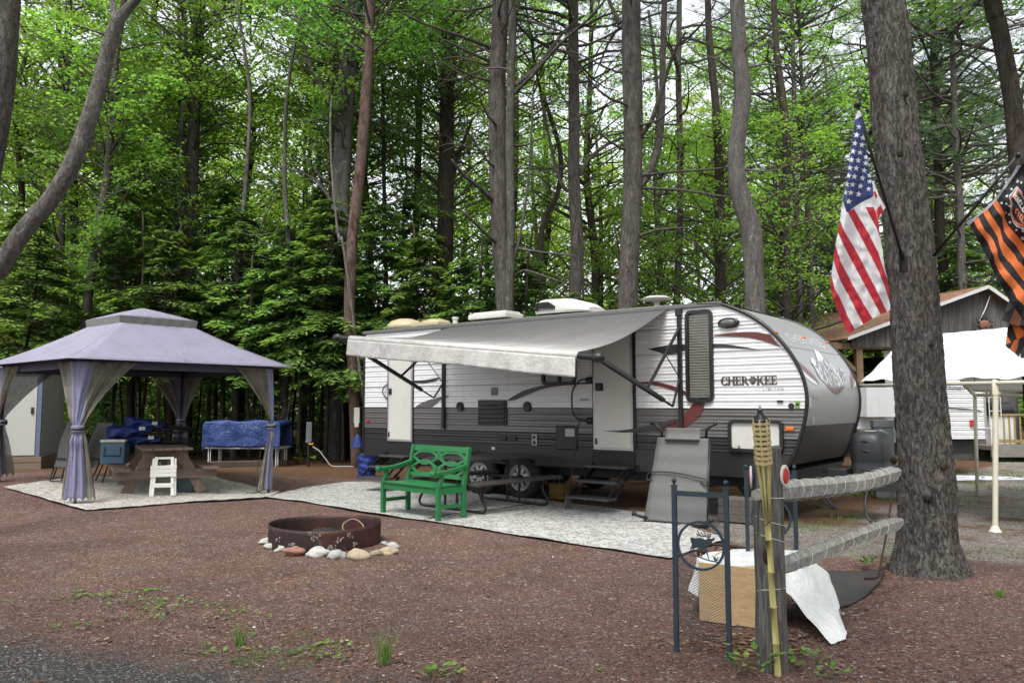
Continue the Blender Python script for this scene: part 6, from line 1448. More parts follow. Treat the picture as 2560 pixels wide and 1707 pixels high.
# barn
bn=empty('barn',(13.0,22.,float(terr(13,22))),R(1),'weathered board barn with rusty mossy shingle roof behind the trailer','barn')
bo=float(terr(13,22)); ap=at(2457,722,22); el=at(2127,843,22); er=at(2530,772,22)
A0=ap-Vector((13,22,bo)); E0=el-Vector((13,22,bo)); F0=er-Vector((13,22,bo)); back=Vector((-1.9,9,0))
t=NT('mossy_shingles'); v=t.obj(); n1=t.noise(v,1.4,6,.7); n2=t.voro(t.map(v,(3,3,6)),3.2,'F1','Color'); cc=t.ramp(n1,[(.3,(.07,.075,.03)),(.45,(.12,.065,.042)),(.6,(.17,.082,.052)),(.75,(.10,.07,.055))]); cc=t.mix(.5,cc,n2,'MULTIPLY'); cc=t.mix(1.,cc,(1.7,1.7,1.7),'MULTIPLY')
m_shg=t.done(cc,.95,0,t.bump(t.math('ADD',n1,t.noise(v,18,4)),.8,.04))
def slab(p,q,thick,over,name,mat):
    mb=MB(); u=(q-p); ext=u.normalized()*over; p2=p-Vector((0,.25,0)); q2=q+ext-Vector((0,.25,0)); n=24;m_=16
    mb.sheet(lambda a,b:p2.lerp(q2,a)+back*1.06*b+Vector((0,0,.04+.015*((a*m_)%1)+.02*mnoise.noise(Vector((a*14,b*14,1))))),40,40,.05); return mb.build(name,mat,bn)
slab(A0,E0,.06,.3,'roof',m_shg); slab(A0,F0,.06,.3,'roof',m_shg)
t=NT('barn_boards'); v=t.obj(); g=t.noise(t.map(v,(9,1,.5)),2.2,7,.75,dist=.4); bd=t.math('FRACT',t.math('MULTIPLY',t.sep(v)[0],4.2)); gap=t.ramp(bd,[(.0,0.),(.04,1.),(.96,1.),(1.,0.)]); bid=t.n('ShaderNodeTexWhiteNoise'); bid.noise_dimensions='1D'; t.l(t.math('FLOOR',t.math('MULTIPLY',t.sep(v)[0],4.2)),bid.inputs['W'])
cc=t.ramp(g,[(.3,(.03,.03,.032)),(.48,(.095,.09,.09)),(.62,(.17,.155,.14)),(.75,(.22,.17,.12))]); cc=t.mix(.45,cc,bid.outputs['Value'],'MULTIPLY'); cc=t.mix(t.math('SUBTRACT',1.,gap),cc,(.01,.01,.01)); cc=t.mix(1.,cc,(.85,.85,.85),'MULTIPLY')
m_barn=t.done(cc,.9,0,t.bump(t.math('ADD',g,gap),.5,.02))
mb=MB()
zl=at(2127,868,22).z-bo
mb.prism([E0,Vector((E0.x,0,zl)),Vector((A0.x-1.6,0,zl)),Vector((A0.x-1.6,0,0)),Vector((F0.x,0,0)),F0,A0],(0,.05,0)); mb.build('gable_wall',m_barn,bn)
mb=MB(); mb.b2((E0.x+.2,6,0),(F0.x,6.05,3.2)); mb.b2((A0.x-1.65,.05,0),(A0.x-1.6,6,3.0)); mb.b2((F0.x,.0,0),(F0.x+.05,6,2.9)); mb.build('inner_wall',M('dark_boards',(.03,.025,.02),.9),bn)
for p,q in ((A0,E0),(A0,F0)):
    mb=MB(); ext=(q-p).normalized()*.25; mb.bar(p+Vector((0,-.27,.02)),q+ext+Vector((0,-.27,.02)),.03,.09,(0,1,0) if 0 else (0,0,1)); mb.build('rake_trim',M('weathered_white_trim',(.42,.42,.42),.6,var=.2),bn)
m_bp=wood('barn_post_wood',(.15,.09,.05),(.22,.15,.09),axis=2)
for px in (2147,2050):
    p=at(px,900,22.1)-Vector((13,22,bo)); mb=MB(); mb.b2((p.x-.09,.08,0),(p.x+.09,.26,zl+.2)); mb.build('porch_post',m_bp,bn)
p=at(2147,900,22.1)-Vector((13,22,bo)); mb=MB(); mb.bar((p.x,.17,zl-.75),(p.x-.75,.17,zl+.02),.09,.11,(0,1,0)); mb.build('brace',m_bp,bn)
mb=MB(); mb.b2((E0.x-.5,.05,zl-.05),(A0.x-1.5,.15,zl+.1)); mb.b2((E0.x-3.5,.1,zl-.02),(E0.x,.2,zl+.14)); mb.build('porch_beam',m_bp,bn)
mb=MB(); pa=at(2476,738,21.9); P=spline([pa,at(2462,775,21.9),at(2450,800,21.9),at(2443,826,21.9)],6); mb.tube(P,.012,5); tag(mb.build('hanging_wire',m_wire,smooth=True),'thin pale wire hanging down the barn gable beside the sun face','wire')
sf=empty('sun_ornament',at(2461,813,21.86),0,'rusty metal sun face with dark rays on the barn gable','wall ornament')
m_terra=M('rust_terracotta',(.16,.07,.04),.8,var=.3); mb=MB(); Rx=Matrix.Rotation(R(90),3,'X'); mb.lathe([(.15,0),(.145,.03),(.1,.06),(.04,.075),(0,.078)],(0,0,0),24,Rx); mb.ball((0,-.08,-.01),.022,8,(1,1,1.6)); mb.build('face',m_terra,sf,smooth=True)
mb=MB()
for s in (-1,1): mb.ball((s*.05,-.068,.03),.02,8,(1.3,.6,.6)); mb.tube(spline([(s*.02,-.07,.06),(s*.06,-.06,.075),(s*.09,-.05,.055)],3),.008,5)
mb.tube(spline([(-.05,-.065,-.06),(0,-.075,-.075),(.05,-.065,-.06)],3),.01,5); mb.build('features',M('dark_rust',(.06,.025,.015),.8),sf)
for i in range(18):
    a=i*math.pi/9; c,s=math.cos(a),math.sin(a); wv=.03*(1 if i%2 else -1); mb=MB(); mb.tube([(c*.15,0,s*.15),(c*.21-s*wv,0,s*.21+c*wv),(c*.27+s*wv*.5,0,s*.27-c*wv*.5),(c*.32,0,s*.32)],[.02,.017,.012,.004],6); mb.build('ray',M('black_iron',(.02,.018,.016),.7,.3),sf,smooth=True)
# pipe-frame shelter
cp=empty('pipe_shelter',(5.86,9.8,float(terr(5.86,9.8))),0,'white tarp shelter on cream pipe poles at the right edge','shelter')
m_pipe=M('cream_pipe',(.60,.57,.46),.4,.1,var=.08); so_=Vector(cp.location)
g1=gp(2488,1328); g2=gp(2444,1238)
r0=at(2150,964,12.0)-so_; r1=at(2488,957,9.75)-so_; r2=r1+(r1-r0)*.55
k1=g1-so_; k2=g2-so_; t2=at(2437,988,g2.y)-so_; t3=t2+Vector((6,.6,0)); cn=r0.lerp(r1,.80)
mb=MB(); mb.tube([r0,r1,r2],.026,10); mb.build('eave_rail',m_pipe,cp,smooth=True); mb=MB(); mb.tube([t2,t3],.026,10); mb.build('eave_rail',m_pipe,cp,smooth=True)
mb=MB(); mb.tube([k1,r1+Vector((0,0,-.12)),r1+Vector((.0,0,0))],.032,12); mb.tube([r1+Vector((0,0,-.15)),r1+Vector((0,0,.0)),r1+Vector((.10,.12,.09))],.04,12); mb.lathe([(.075,0),(.06,.015),(.034,.07)],k1,14); mb.build('pole',m_pipe,cp,auto=50)
mb=MB(); mb.tube([k2,t2],.03,10); mb.build('pole',m_pipe,cp,smooth=True)
mb=MB(); mb.tube([cn,t2],.028,10); mb.build('corner_pipe',m_pipe,cp,smooth=True)
rg0=at(2258,843,12.6)-so_; rg1=at(2720,800,12.0)-so_
def tp(u,v):
    e=(r0+Vector((0,0,.05))).lerp(r2+Vector((0,0,.03)),u); m_=rg0.lerp(rg1,u); w=t2.lerp(t3,u)+Vector((0,0,.06))
    p=e.lerp(m_,min(1,v*1.6)) if v<.625 else m_.lerp(w,(v-.625)/.375)
    sc_=.035*abs(math.sin(u*14))*max(0,1-v*6); p.z+=sc_-.03*math.sin(math.pi*min(1,v*1.6))+.010*math.sin(u*60+v*30)*(1-v); return p
t=NT('white_canopy_tarp'); v=t.obj(); d=t.n('ShaderNodeBsdfTranslucent'); mx=t.n('ShaderNodeMixShader'); mx.inputs[0].default_value=.15; t.set(t.b,'Base Color',(.80,.81,.83)); t.b.inputs['Roughness'].default_value=.5; t.set(d,'Color',(.75,.75,.75)); nb=t.bump(t.noise(t.map(v,(1,1,1),(0,0,.7)),5,5,.6,dist=1),.35,.02); t.l(nb,t.b.inputs['Normal']); t.l(t.b.outputs[0],mx.inputs[1]); t.l(d.outputs[0],mx.inputs[2]); t.l(mx.outputs[0],t.out.inputs[0])
mb=MB(); mb.grid(tp,90,40); mb.build('tarp',t.mat,cp,smooth=True,solid=.004)
mb=MB()
for u in (.08,.2,.42,.56,.66,.78,.9):
    p=tp(u,.02); mb.ball(p+Vector((0,-.03,0)),.016,8); 
mb.build('bungee_ball',M('yellow_knob',(.6,.35,.06),.4),cp)
mb=MB()
for u in (.08,.2,.42,.56,.66,.78,.9):
    p=tp(u,.02); mb.tube([p,r0.lerp(r2,u)],.005,4)
mb.build('bungee_cord',m_black,cp)
# deck with railing, grill on it
dk=empty('wooden_deck',(13.2,21.2,.02),0,'raised wooden deck with yellowish railing at the right edge','deck')
m_dk=wood('deck_rail_wood',(.20,.15,.06),(.30,.24,.11),axis=2); m_dkg=wood('deck_grey_wood',(.13,.12,.11),(.22,.20,.18),axis=0)
mb=MB(); mb.b2((-.4,-.05,.30),(4,2.5,.42)); mb.b2((-.4,-.1,.12),(4,-.05,.42)); mb.build('platform',m_dkg,dk,bevel=.005)
for x in (-.3,1.5,3.3): mb=MB(); mb.b2((x,.0,0),(x+.1,.1,.3)); mb.build('foot_post',m_dkg,dk)
mb=MB(); mb.b2((-.1,-.04,1.22),(4,.06,1.27)); mb.build('top_rail',m_dk,dk); mb=MB(); mb.b2((-.1,.0,.50),(4,.03,.58)); mb.build('bottom_rail',m_dk,dk)
for i in range(26): mb=MB(); mb.b2((i*.145,-.02,.46),(i*.145+.04,.0,1.22)); mb.build('baluster',m_dk,dk)
for x in (.95,2.2): mb=MB(); mb.b2((x,.02,.42),(x+.12,.14,2.6)); mb.build('roof_post',M('dark_post',(.03,.03,.05),.7),dk)
g_=empty('gas_grill',(13.45,21.9,.44),0,'black gas grill on the deck behind the railing','grill')
mb=MB(); mb.b2((-.3,-.2,.8),(.5,.25,.92)); mb.lathe([(.22,-.3),(.22,.3)],(.08,0,.95),16,Matrix.Rotation(R(90),3,'Y')); mb.build('lid',m_black,g_); mb=MB(); mb.b2((-.25,-.15,0),(.4,.2,.8)); mb.build('cabinet',m_plasw,g_,bevel=.01)
# garden hose coiled
g=gp(2420,1200); P=[]
for i in range(240):
    a=i*.17; r=.35+.18*math.sin(i*.13)+.25*(i/240); P.append(Vector((g.x+r*1.5*math.cos(a)+.5*math.sin(i*.021),g.y+r*.9*math.sin(a),.02+.012*(i%37)/8)))
P+= [Vector((g.x-1.2-.1*i,g.y-.5+.03*i*math.sin(i*.4),.02)) for i in range(20)]
mb=MB(); mb.tube(P,.016,6); tag(mb.build('garden_hose',M('white_hose',(.55,.55,.62),.4),smooth=True),'white garden hose lying in loose coils on the stony ground','hose')
# electric pedestal
g=gp(2212,1243); ep=empty('electric_pedestal',g,R(-12),'grey electric pedestal with round meter behind the black tank cover','electric pedestal')
m_gb=M('grey_enamel',(.15,.165,.175),.5,.1,var=.08); hgt=at(2210,1050,g.y).z-g.z
mb=MB(); mb.b2((-.155,-.1,0),(.155,.1,hgt-.12)); mb.b2((-.165,-.115,hgt-.12),(.165,.115,hgt)); mb.build('housing',m_gb,ep,bevel=.008)
mb=MB(); mb.b2((.05,-.112,.3),(.15,-.1,hgt-.2)); mb.build('panel_door',m_gb,ep)
mz=at(2204,1087,g.y).z-g.z; mb=MB(); mb.lathe([(.095,0),(.09,.03),(.075,.035),(.07,.09),(.0,.11)],(-.045,-.1,mz),24,Matrix.Rotation(R(90),3,'X')); mt=mb.build('meter',M('meter_glass',(.33,.33,.32),.15,.1),ep,auto=40)
mb=MB(); mb.b2((-.09,-.212,mz+.0),(.0,-.204,mz+.02)); mb.build('meter_register',m_black,mt)
mb=MB(); mb.b2((.155,-.06,mz-.12),(.19,.0,mz-.04)); mb.build('latch',m_alu,ep)
# ================================================================ TREES
def bark(name,c1,c2,lich=None,sc=1.,disp=.01,moss=None,crack=.3):
    t=NT(name); v=t.obj(); g=t.noise(t.map(v,(1,1,.22)),9*sc,6,.7,dist=.5); wv=t.mix(.12,v,t.noise(v,4.,3,.6,col=True)); pk=t.ramp(t.noise(t.map(wv,(1,1,.24)),34*sc,4,.75),[(.36,0.),(.52,1.)])
    cc=t.mix(t.ramp(g,[(.32,0.),(.66,1.)]),c1,c2); cc=t.mix(1.,cc,t.math('MULTIPLY_ADD',pk,crack,1-crack),'MULTIPLY')
    if lich: cc=t.mix(t.ramp(t.noise(v,5*sc,5,.7,dist=1),[(lich[1],0.),(lich[1]+.05,.8)]),cc,lich[0])
    if moss: cc=t.mix(t.ramp(t.noise(t.map(v,(1,1,.3)),2.2,5,.7),[(moss[1],0.),(moss[1]+.08,.85)]),cc,moss[0])
    return t.done(cc,.95,0,t.bump(t.math('ADD',t.math('MULTIPLY',pk,.8),g),.9,disp),.15)
b_pine=bark('pine_bark',(.055,.047,.043),(.13,.117,.108),((.28,.28,.25),.70),1.,.02)
b_big=bark('furrowed_bark',(.075,.066,.061),(.165,.148,.138),((.22,.21,.17),.74),1.5,.02,crack=.5)
b_grey=bark('grey_bark',(.085,.077,.073),(.175,.16,.15),((.34,.34,.31),.62),1.6,.012)
b_lich=bark('lichen_bark',(.05,.045,.04),(.12,.112,.104),((.20,.21,.18),.60),1.2,.012)
b_dark=bark('dark_bark',(.028,.022,.018),(.075,.062,.052),((.17,.17,.15),.72),1.4,.012)
b_red=bark('reddish_mossy_bark',(.075,.05,.042),(.16,.115,.10),((.30,.28,.26),.68),1.2,.012,((.05,.022,.012),.52))
m_twig=M('twig_bark',(.06,.05,.043),.9,var=.3)
m_dtwig=M('pale_twig_bark',(.095,.083,.073),.9,var=.3)
def leaf_mat(name,stops,tr=.45,rough=.5,hue=.028):
    t=NT(name); i=t.island(); oi=t.n('ShaderNodeObjectInfo')
    c=t.ramp(i,stops); h=t.n('ShaderNodeHueSaturation'); t.l(c,h.inputs['Color'])
    t.l(t.math('MULTIPLY_ADD',oi.outputs['Random'],hue,.494-hue/2),h.inputs['Hue']); t.l(t.math('MULTIPLY_ADD',oi.outputs['Random'],.35,.85),h.inputs['Value'])
    h.inputs['Saturation'].default_value=.93; c=h.outputs[0]; tl=t.n('ShaderNodeBsdfTranslucent'); mx=t.n('ShaderNodeMixShader'); mx.inputs[0].default_value=tr
    t.set(t.b,'Base Color',c); t.b.inputs['Roughness'].default_value=rough; t.b.inputs['Specular IOR Level'].default_value=.25
    c2=t.mix(1.,c,(1.25,1.35,.7),'MULTIPLY'); t.l(c2,tl.inputs[0]); t.l(t.b.outputs[0],mx.inputs[1]); t.l(tl.outputs[0],mx.inputs[2]); t.l(mx.outputs[0],t.out.inputs[0]); return t.mat
lm_maple=leaf_mat('maple_leaf',[(0.,(.10,.21,.035)),(.5,(.16,.30,.05)),(1.,(.26,.39,.08))],.55)
lm_deep=leaf_mat('deep_green_leaf',[(0.,(.07,.17,.04)),(.5,(.11,.24,.055)),(1.,(.17,.31,.075))],.5)
lm_far=leaf_mat('far_leaf_lit_tone',[(0.,(.17,.30,.04)),(.5,(.26,.40,.07)),(1.,(.38,.5,.13))],.55)  # light on the far trees put into a paler leaf colour
lm_hem=leaf_mat('hemlock_needle',[(0.,(.045,.105,.028)),(.6,(.085,.17,.038)),(1.,(.13,.23,.05))],.3)
lm_tip=leaf_mat('hemlock_new_growth',[(0.,(.14,.27,.045)),(1.,(.24,.38,.08))],.4)
lm_pine=leaf_mat('pine_needles_green',[(0.,(.06,.13,.06)),(1.,(.12,.22,.10))],.3)
def trunk_mesh(path,rad,n=14,amp=.05,seed=0,seg=.25,fr=3.,flare=0,ridge=0):
    nsp=max(2,min(14,int((Vector(path[-1])-Vector(path[0])).length/(len(path)-1)/seg)) if not ridge else 40); P=spline(path,nsp); k=len(P)
    cum=[0]
    for a,b in zip(path,path[1:]): cum.append(cum[-1]+(Vector(b)-Vector(a)).length)
    rr=np.interp(np.arange(k),np.arange(len(path))*nsp,rad); mb=MB(); ref=None
    for i,p in enumerate(P):
        d=(P[min(i+1,k-1)]-P[max(i-1,0)]).normalized()
        if ref is None: _,ref,_t=basis(d)
        ref=(ref-d*ref.dot(d)).normalized(); t=d.cross(ref)
        for j in range(n):
            a=2*math.pi*j/n; ca_,sa_=math.cos(a),math.sin(a); q=rr[i]*(1+amp*mnoise.noise(Vector((ca_*fr+seed,sa_*fr,p.z*1.2))))
            if flare and p.z-P[0].z<flare: f=1-(p.z-P[0].z)/flare; q*=1+f*f*(.30+.30*max(0,math.sin(a*5+seed))**2+.25*mnoise.noise(Vector((ca_*2,sa_*2,seed))))
            if ridge:
                w=Vector((ca_*rr[i]*52+2.4*mnoise.noise(Vector((ca_*5,sa_*5,p.z*7))),sa_*rr[i]*52,p.z*11+seed)); v_=abs(mnoise.noise(w))*1.6+.5*abs(mnoise.noise(w*2.3)); q+=ridge*(min(v_,.9)-.45)
            mb.v.append(tuple(p+ref*(ca_*q)+t*(sa_*q)))
    for i in range(k-1):
        for j in range(n): mb.f.append((i*n+j,i*n+(j+1)%n,(i+1)*n+(j+1)%n,(i+1)*n+j)); mb.m.append(0)
    mb.f.append(tuple((k-1)*n+j for j in range(n))); mb.m.append(0)
    return mb
def leaf_quads(C,D,U,L,W,fold=.15):
    """rhombic leaves: centre C, direction D, side U, half length/width"""
    N_=np.cross(D,U); L=L[:,None];W=W[:,None]
    return np.stack([C-D*L,C+U*W+N_*W*fold,C+D*L,C-U*W+N_*W*fold],1)
def unit(v): return v/np.maximum(np.linalg.norm(v,axis=-1,keepdims=True),1e-6)
class CrownB:
    def __init__(s): s.q=[];s.mi=[];s.b=MB()
    def leaves(s,Q,mi=0): s.q.append(Q); s.mi.append(np.full(len(Q),mi))
    def meshes(s,name,mats,twig):
        V=np.concatenate(s.q); n=len(V); o=np_mesh(name,V.reshape(-1,3),np.arange(n*4).reshape(n,4),mats,np.concatenate(s.mi)); me=o.data; bpy.data.objects.remove(o)
        b=s.b.build('branch',twig,smooth=True); bm_=b.data; bpy.data.objects.remove(b); return me,bm_
def spray(cb,c,r,n,sz,mi=0,tilt=.35,dirv=None):
    a=rng.uniform(0,6.28,n); q=np.sqrt(rng.random(n))*r; P=np.stack([q*np.cos(a),q*np.sin(a)*.75,rng.normal(0,.13*r,n)-.25*q*q/r],1)
    if dirv is not None:
        ang=math.atan2(dirv[1],dirv[0]); c_,s_=math.cos(ang),math.sin(ang); P=np.stack([P[:,0]*c_-P[:,1]*s_,P[:,0]*s_+P[:,1]*c_,P[:,2]],1)
    D=unit(np.stack([np.cos(a)+rng.normal(0,.5,n),np.sin(a)+rng.normal(0,.5,n),rng.normal(-.35,.35,n)],1)); Up=unit(np.stack([rng.normal(0,tilt,n),rng.normal(0,tilt,n),np.ones(n)],1)); U=unit(np.cross(Up,D))
    L=sz*rng.uniform(.6,1.25,n); cb.leaves(leaf_quads(P+np.array(c),D,U,L*.55,L*.42),mi)
def maple(seed,R_,H,nb,per,sz,mats,z0=0.,shape='round'):
    global rng; keep=rng; rng=np.random.default_rng(seed); cb=CrownB()
    for i in range(nb):
        u=rng.random(); z=z0+H*u; w=R_*(math.sin(math.pi*min(1,.12+u*.88))**.6)*(.55+.45*rng.random()); a=rng.uniform(0,6.28)
        e=np.array([w*math.cos(a),w*math.sin(a),z]); s=np.array([0,0,max(z0-.5,z-w*rng.uniform(.3,.8))]); m=(s+e)/2+np.array([rng.normal(0,.12*w),rng.normal(0,.12*w),rng.uniform(-.1,.15)*w])
        if i%2==0 or w>R_*.6:
            cb.b.tube(spline([s,m,e],3),[.028*R_/2.5*max(.25,1-j/7) for j in range(7)],4,cap=False)
        k=rng.integers(2,5)
        for j in range(k):
            f=rng.uniform(.45,1.05); p=s*(1-f)+e*f+rng.normal(0,.22,3); spray(cb,p,rng.uniform(.3,.65)*(R_/2.6)**.5,per,sz,0,.28,(math.cos(a),math.sin(a)))
    rng=keep; return cb.meshes('crown',mats,m_twig)
def hemlock(seed,H,Rb,lev,per,mats,z0=0.):
    global rng; keep=rng; rng=np.random.default_rng(seed); cb=CrownB()
    for l in range(lev):
        u=l/lev; z=z0+H*u; nb=rng.integers(4,7)
        for b in range(nb):
            a=rng.uniform(0,6.28); Ln=Rb*(1-u)**.8*rng.uniform(.6,1.1)+.25; d=np.array([math.cos(a),math.sin(a),0]); sd_=np.array([-d[1],d[0],0]); zz=z+rng.uniform(-.15,.15)
            def pt(t): return np.array([0,0,zz])+d*(Ln*t)+np.array([0,0,1])*(.12*Ln*t-.34*Ln*t*t)
            cb.b.tube([pt(0),pt(.35),pt(.7),pt(1)],[.014,.009,.006,.002],3,cap=False)
            n=int(per*Ln/Rb)+14; t=rng.uniform(.12,1.02,n)**.8; side=rng.choice([-1,1],n); ext=rng.random(n)*(.12+.34*Ln*.5*np.sin(np.pi*np.clip(t,0,1))**.7*(1.15-t*.6))
            C=np.array([pt(q) for q in t])+sd_[None]*(side*ext)[:,None]+d[None]*(ext*.55)[:,None]; C[:,2]-=.35*ext+rng.normal(0,.03,n)
            D=unit(sd_[None]*(side*.8)[:,None]+d[None]*.8+np.stack([rng.normal(0,.25,n),rng.normal(0,.25,n),rng.normal(-.25,.15,n)],1)); Up=unit(np.stack([rng.normal(0,.25,n),rng.normal(0,.25,n),np.ones(n)],1)); U=unit(np.cross(Up,D))
            L=rng.uniform(.05,.10,n)*1.25; tip=(t>.78)|(ext>.26)
            tip=tip&(rng.random(n)<.6); Q=leaf_quads(C,D,U,L,L*.33,.1); cb.leaves(Q[~tip],0)
            if tip.any(): cb.leaves(Q[tip]+np.array([0,0,.02]),1)
    rng=keep; return cb.meshes('crown',mats,m_twig)
def pinecrown(seed,H,R_,nb,z0=0.):
    """open horizontal limbs, mostly bare, carrying needle tufts toward their ends"""
    global rng; keep=rng; rng=np.random.default_rng(seed); cb=CrownB()
    for i in range(nb):
        z=z0+H*rng.random(); a=rng.uniform(0,6.28); Ln=R_*rng.uniform(.5,1.1); d=np.array([math.cos(a),math.sin(a),0]); up=rng.uniform(-.05,.35); w=rng.normal(0,.15)
        sd_=np.array([-d[1],d[0],0])
        def pt(t): return np.array([0,0,z])+d*(Ln*t)+sd_*(w*Ln*math.sin(t*2.6))+np.array([0,0,1])*(up*Ln*t+.08*Ln*math.sin(t*5+i))
        r0=.012+.012*Ln; cb.b.tube([pt(t/6) for t in range(7)],[r0*(1-.13*t) for t in range(7)],5,cap=False)
        for k in range(int(5+Ln*3)):
            t=rng.uniform(.25,1.); p=pt(t); s=rng.choice([-1,1]); e=p+(sd_*s*rng.uniform(.4,1)+d*rng.uniform(.2,.9))*rng.uniform(.25,.7)+np.array([0,0,rng.uniform(-.1,.3)]); m=(p+e)/2+rng.normal(0,.05,3); cb.b.tube([p,m,e],[.008,.006,.003],3,cap=False)
            if rng.random()<.75:
                for q in range(5):
                    c=e+rng.normal(0,.10,3); n=16; D=unit(rng.normal(0,1,(n,3))*np.array([1,1,.6])+d[None]*.5+np.array([0,0,.3])); U=unit(np.cross(D,rng.normal(0,1,(n,3)))); L=rng.uniform(.05,.085,n); cb.leaves(leaf_quads(c[None]+D*L[:,None]*.8,D,U,L,np.full(n,.0045),0),0)
    rng=keep; return cb.meshes('crown',[lm_pine],m_twig)
def barelimbs(seed,H,R_,nb,pale=False):
    global rng; keep=rng; rng=np.random.default_rng(seed); b=MB()
    for i in range(nb):
        z=H*rng.random(); a=rng.uniform(0,6.28); Ln=R_*rng.uniform(.3,1.1); d=np.array([math.cos(a),math.sin(a),0]); sd_=np.array([-d[1],d[0],0]); up=rng.uniform(-.25,.4); w=rng.normal(0,.2)
        def pt(t): return np.array([0,0,z])+d*(Ln*t)+sd_*(w*Ln*t*t)+np.array([0,0,1])*(up*Ln*t+.06*Ln*math.sin(t*6+i))
        r0=.007+.013*Ln; b.tube([pt(t/6) for t in range(7)],[r0*(1-.14*t) for t in range(7)],5,cap=False)
        for k in range(int(2+Ln*3)):
            t=rng.uniform(.3,1.); p=pt(t); s=rng.choice([-1,1]); e=p+(sd_*s*rng.uniform(.3,1)+d*rng.uniform(.1,.9))*rng.uniform(.15,.6)*Ln*.5+np.array([0,0,rng.uniform(-.1,.25)*Ln]); m=(p+e)/2+rng.normal(0,.05,3); b.tube([p,m,e],[.007,.005,.002],3,cap=False)
    rng=keep; o=b.build('branch',m_dtwig if pale else m_twig,smooth=True); me=o.data; bpy.data.objects.remove(o); return me
MAPLE=[maple(11+i,R__,H,nb,40,.092,[lm_maple]) for i,(R__,H,nb) in enumerate(((2.8,6.5,50),(3.3,7.5,60),(2.4,5.5,42)))]
DEEP=[maple(31+i,R__,H,nb,36,.10,[lm_deep]) for i,(R__,H,nb) in enumerate(((2.8,6.5,56),(3.4,5.5,56)))]
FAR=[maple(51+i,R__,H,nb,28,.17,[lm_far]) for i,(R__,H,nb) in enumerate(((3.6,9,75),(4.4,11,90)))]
HEM=[hemlock(71+i,H,Rb,lv,per,[lm_hem,lm_tip]) for i,(H,Rb,lv,per) in enumerate(((4.3,2.1,24,150),(3.6,1.9,20,140),(5.6,2.3,28,150)))]
PINE=[pinecrown(91+i,H,R__,nb) for i,(H,R__,nb) in enumerate(((7,2.6,34),(6,3.2,30)))]
BARE=[barelimbs(101+i,8,R__,nb,i==1) for i,(R__,nb) in enumerate(((2.2,24),(1.7,20)))]
def addpart(root,name,me,loc=(0,0,0),rz=0,sc=1.):
    o=bpy.data.objects.new(name,me); COL.objects.link(o); o.parent=root; o.location=loc; o.rotation_euler=(0,0,rz); o.scale=(sc,)*3 if not hasattr(sc,'__len__') else sc; return o
def hero(name,pix,Y,mat,label,cat='tree',group=None,top=13.,n=16,amp=.08,crowns=(),limbs=(),taper=.7,Yl=None,extra=None,base_r=None,seed=0):
    """trunk surveyed from sight lines: pix=[(x,y,width px)] bottom to top"""
    P=[at(x,y,Y if Yl is None else Y+Yl*i) for i,(x,y,w) in enumerate(pix)]; Rr=[w/2*Y/FPX for x,y,w in pix]
    b=P[0].copy(); g=float(terr(b.x,b.y))-.05
    if b.z>g+.4:
        d=(P[0]-P[1]).normalized() if len(P)>1 else Vector((0,0,-1)); d.x*=.4; d.y*=.4; k=(g-b.z)/d.z; P.insert(0,b+d*k); Rr.insert(0,Rr[0]*(1.12 if base_r is None else base_r))
    else: P[0].z=g
    t=P[-1]
    if t.z<top:
        d=(P[-1]-P[-2]).normalized(); d=(d+Vector((0,0,1))).normalized(); P.append(t+d*((top-t.z)/max(d.z,.3))); Rr.append(Rr[-1]*taper)
    root=empty(name,P[0],0,label,cat,group); o0=P[0].copy()
    tr=trunk_mesh([p-o0 for p in P],Rr,n,amp,seed or Y*3+pix[0][0]).build('trunk',mat,root,smooth=True)
    def along(z):
        for a,c in zip(P,P[1:]):
            if a.z<=z<=c.z: return a.lerp(c,(z-a.z)/(c.z-a.z))
        return P[-1]
    for me,z,s in crowns:
        q=along(z+1.5)-o0; q.z=z-o0.z; rz=random.uniform(0,6.28); addpart(root,'crown',me[0],q,rz,s); addpart(root,'branch',me[1],q,rz,s)
    for me,z,s in limbs: q=along(z+3)-o0; q.z=z-o0.z; addpart(root,'branch',me,q,random.uniform(0,6.28),s)
    if extra:
        for pts in extra:
            Q=[at(x,y,Y+dy) for x,y,w,dy in pts]; mb=trunk_mesh([q-o0 for q in Q],[w/2*Y/FPX for x,y,w,dy in pts],8,.06,3,.3); mb.build('limb',mat,root,smooth=True)
    return root
# ---- the big pine at the right, its bark furrowed in relief
TY=7.15
P=[at(x,y,TY) for x,y in ((2322,1385),(2318,1330),(2317,1197),(2300,980),(2277,653),(2240,320),(2207,0))]; P[0].z=-.06; P[0].x=P[1].x
P.insert(1,Vector((P[1].x,TY,.25))); P+= [P[-1]+Vector((-.25,0,1.6)),P[-1]+Vector((-.6,0,5)),P[-1]+Vector((-.8,.1,9))]
Rr=[w/2*TY/FPX for w in (170,148,133,124,116,110,106,100,94,80,48)]
root=empty('pine_tree',P[0],0,'big grey-barked pine with flared roots at the right, both flagpoles fixed to it','tree'); o0=P[0].copy()
mb=trunk_mesh([p-o0 for p in P],Rr,190,.05,4,.016,2.,.42,.017); mb.build('trunk',b_big,root,smooth=True)
mb=MB()
for x,y,r in ((2318,1245,.035),(2360,1165,.03),(2250,385,.03),(2265,235,.025),(2330,860,.02),(2235,1150,.03)):
    c=at(x,y,TY-.23)-o0; mb.ball(c,r,10,(1.1,.6,1.2),.5,x)
mb.build('bark_knot',b_dark,root,smooth=True)
q=Vector((P[-2].x-o0.x,0,11.5)); addpart(root,'crown',PINE[0][0],q,1,1.5); addpart(root,'branch',PINE[0][1],q,1,1.5)
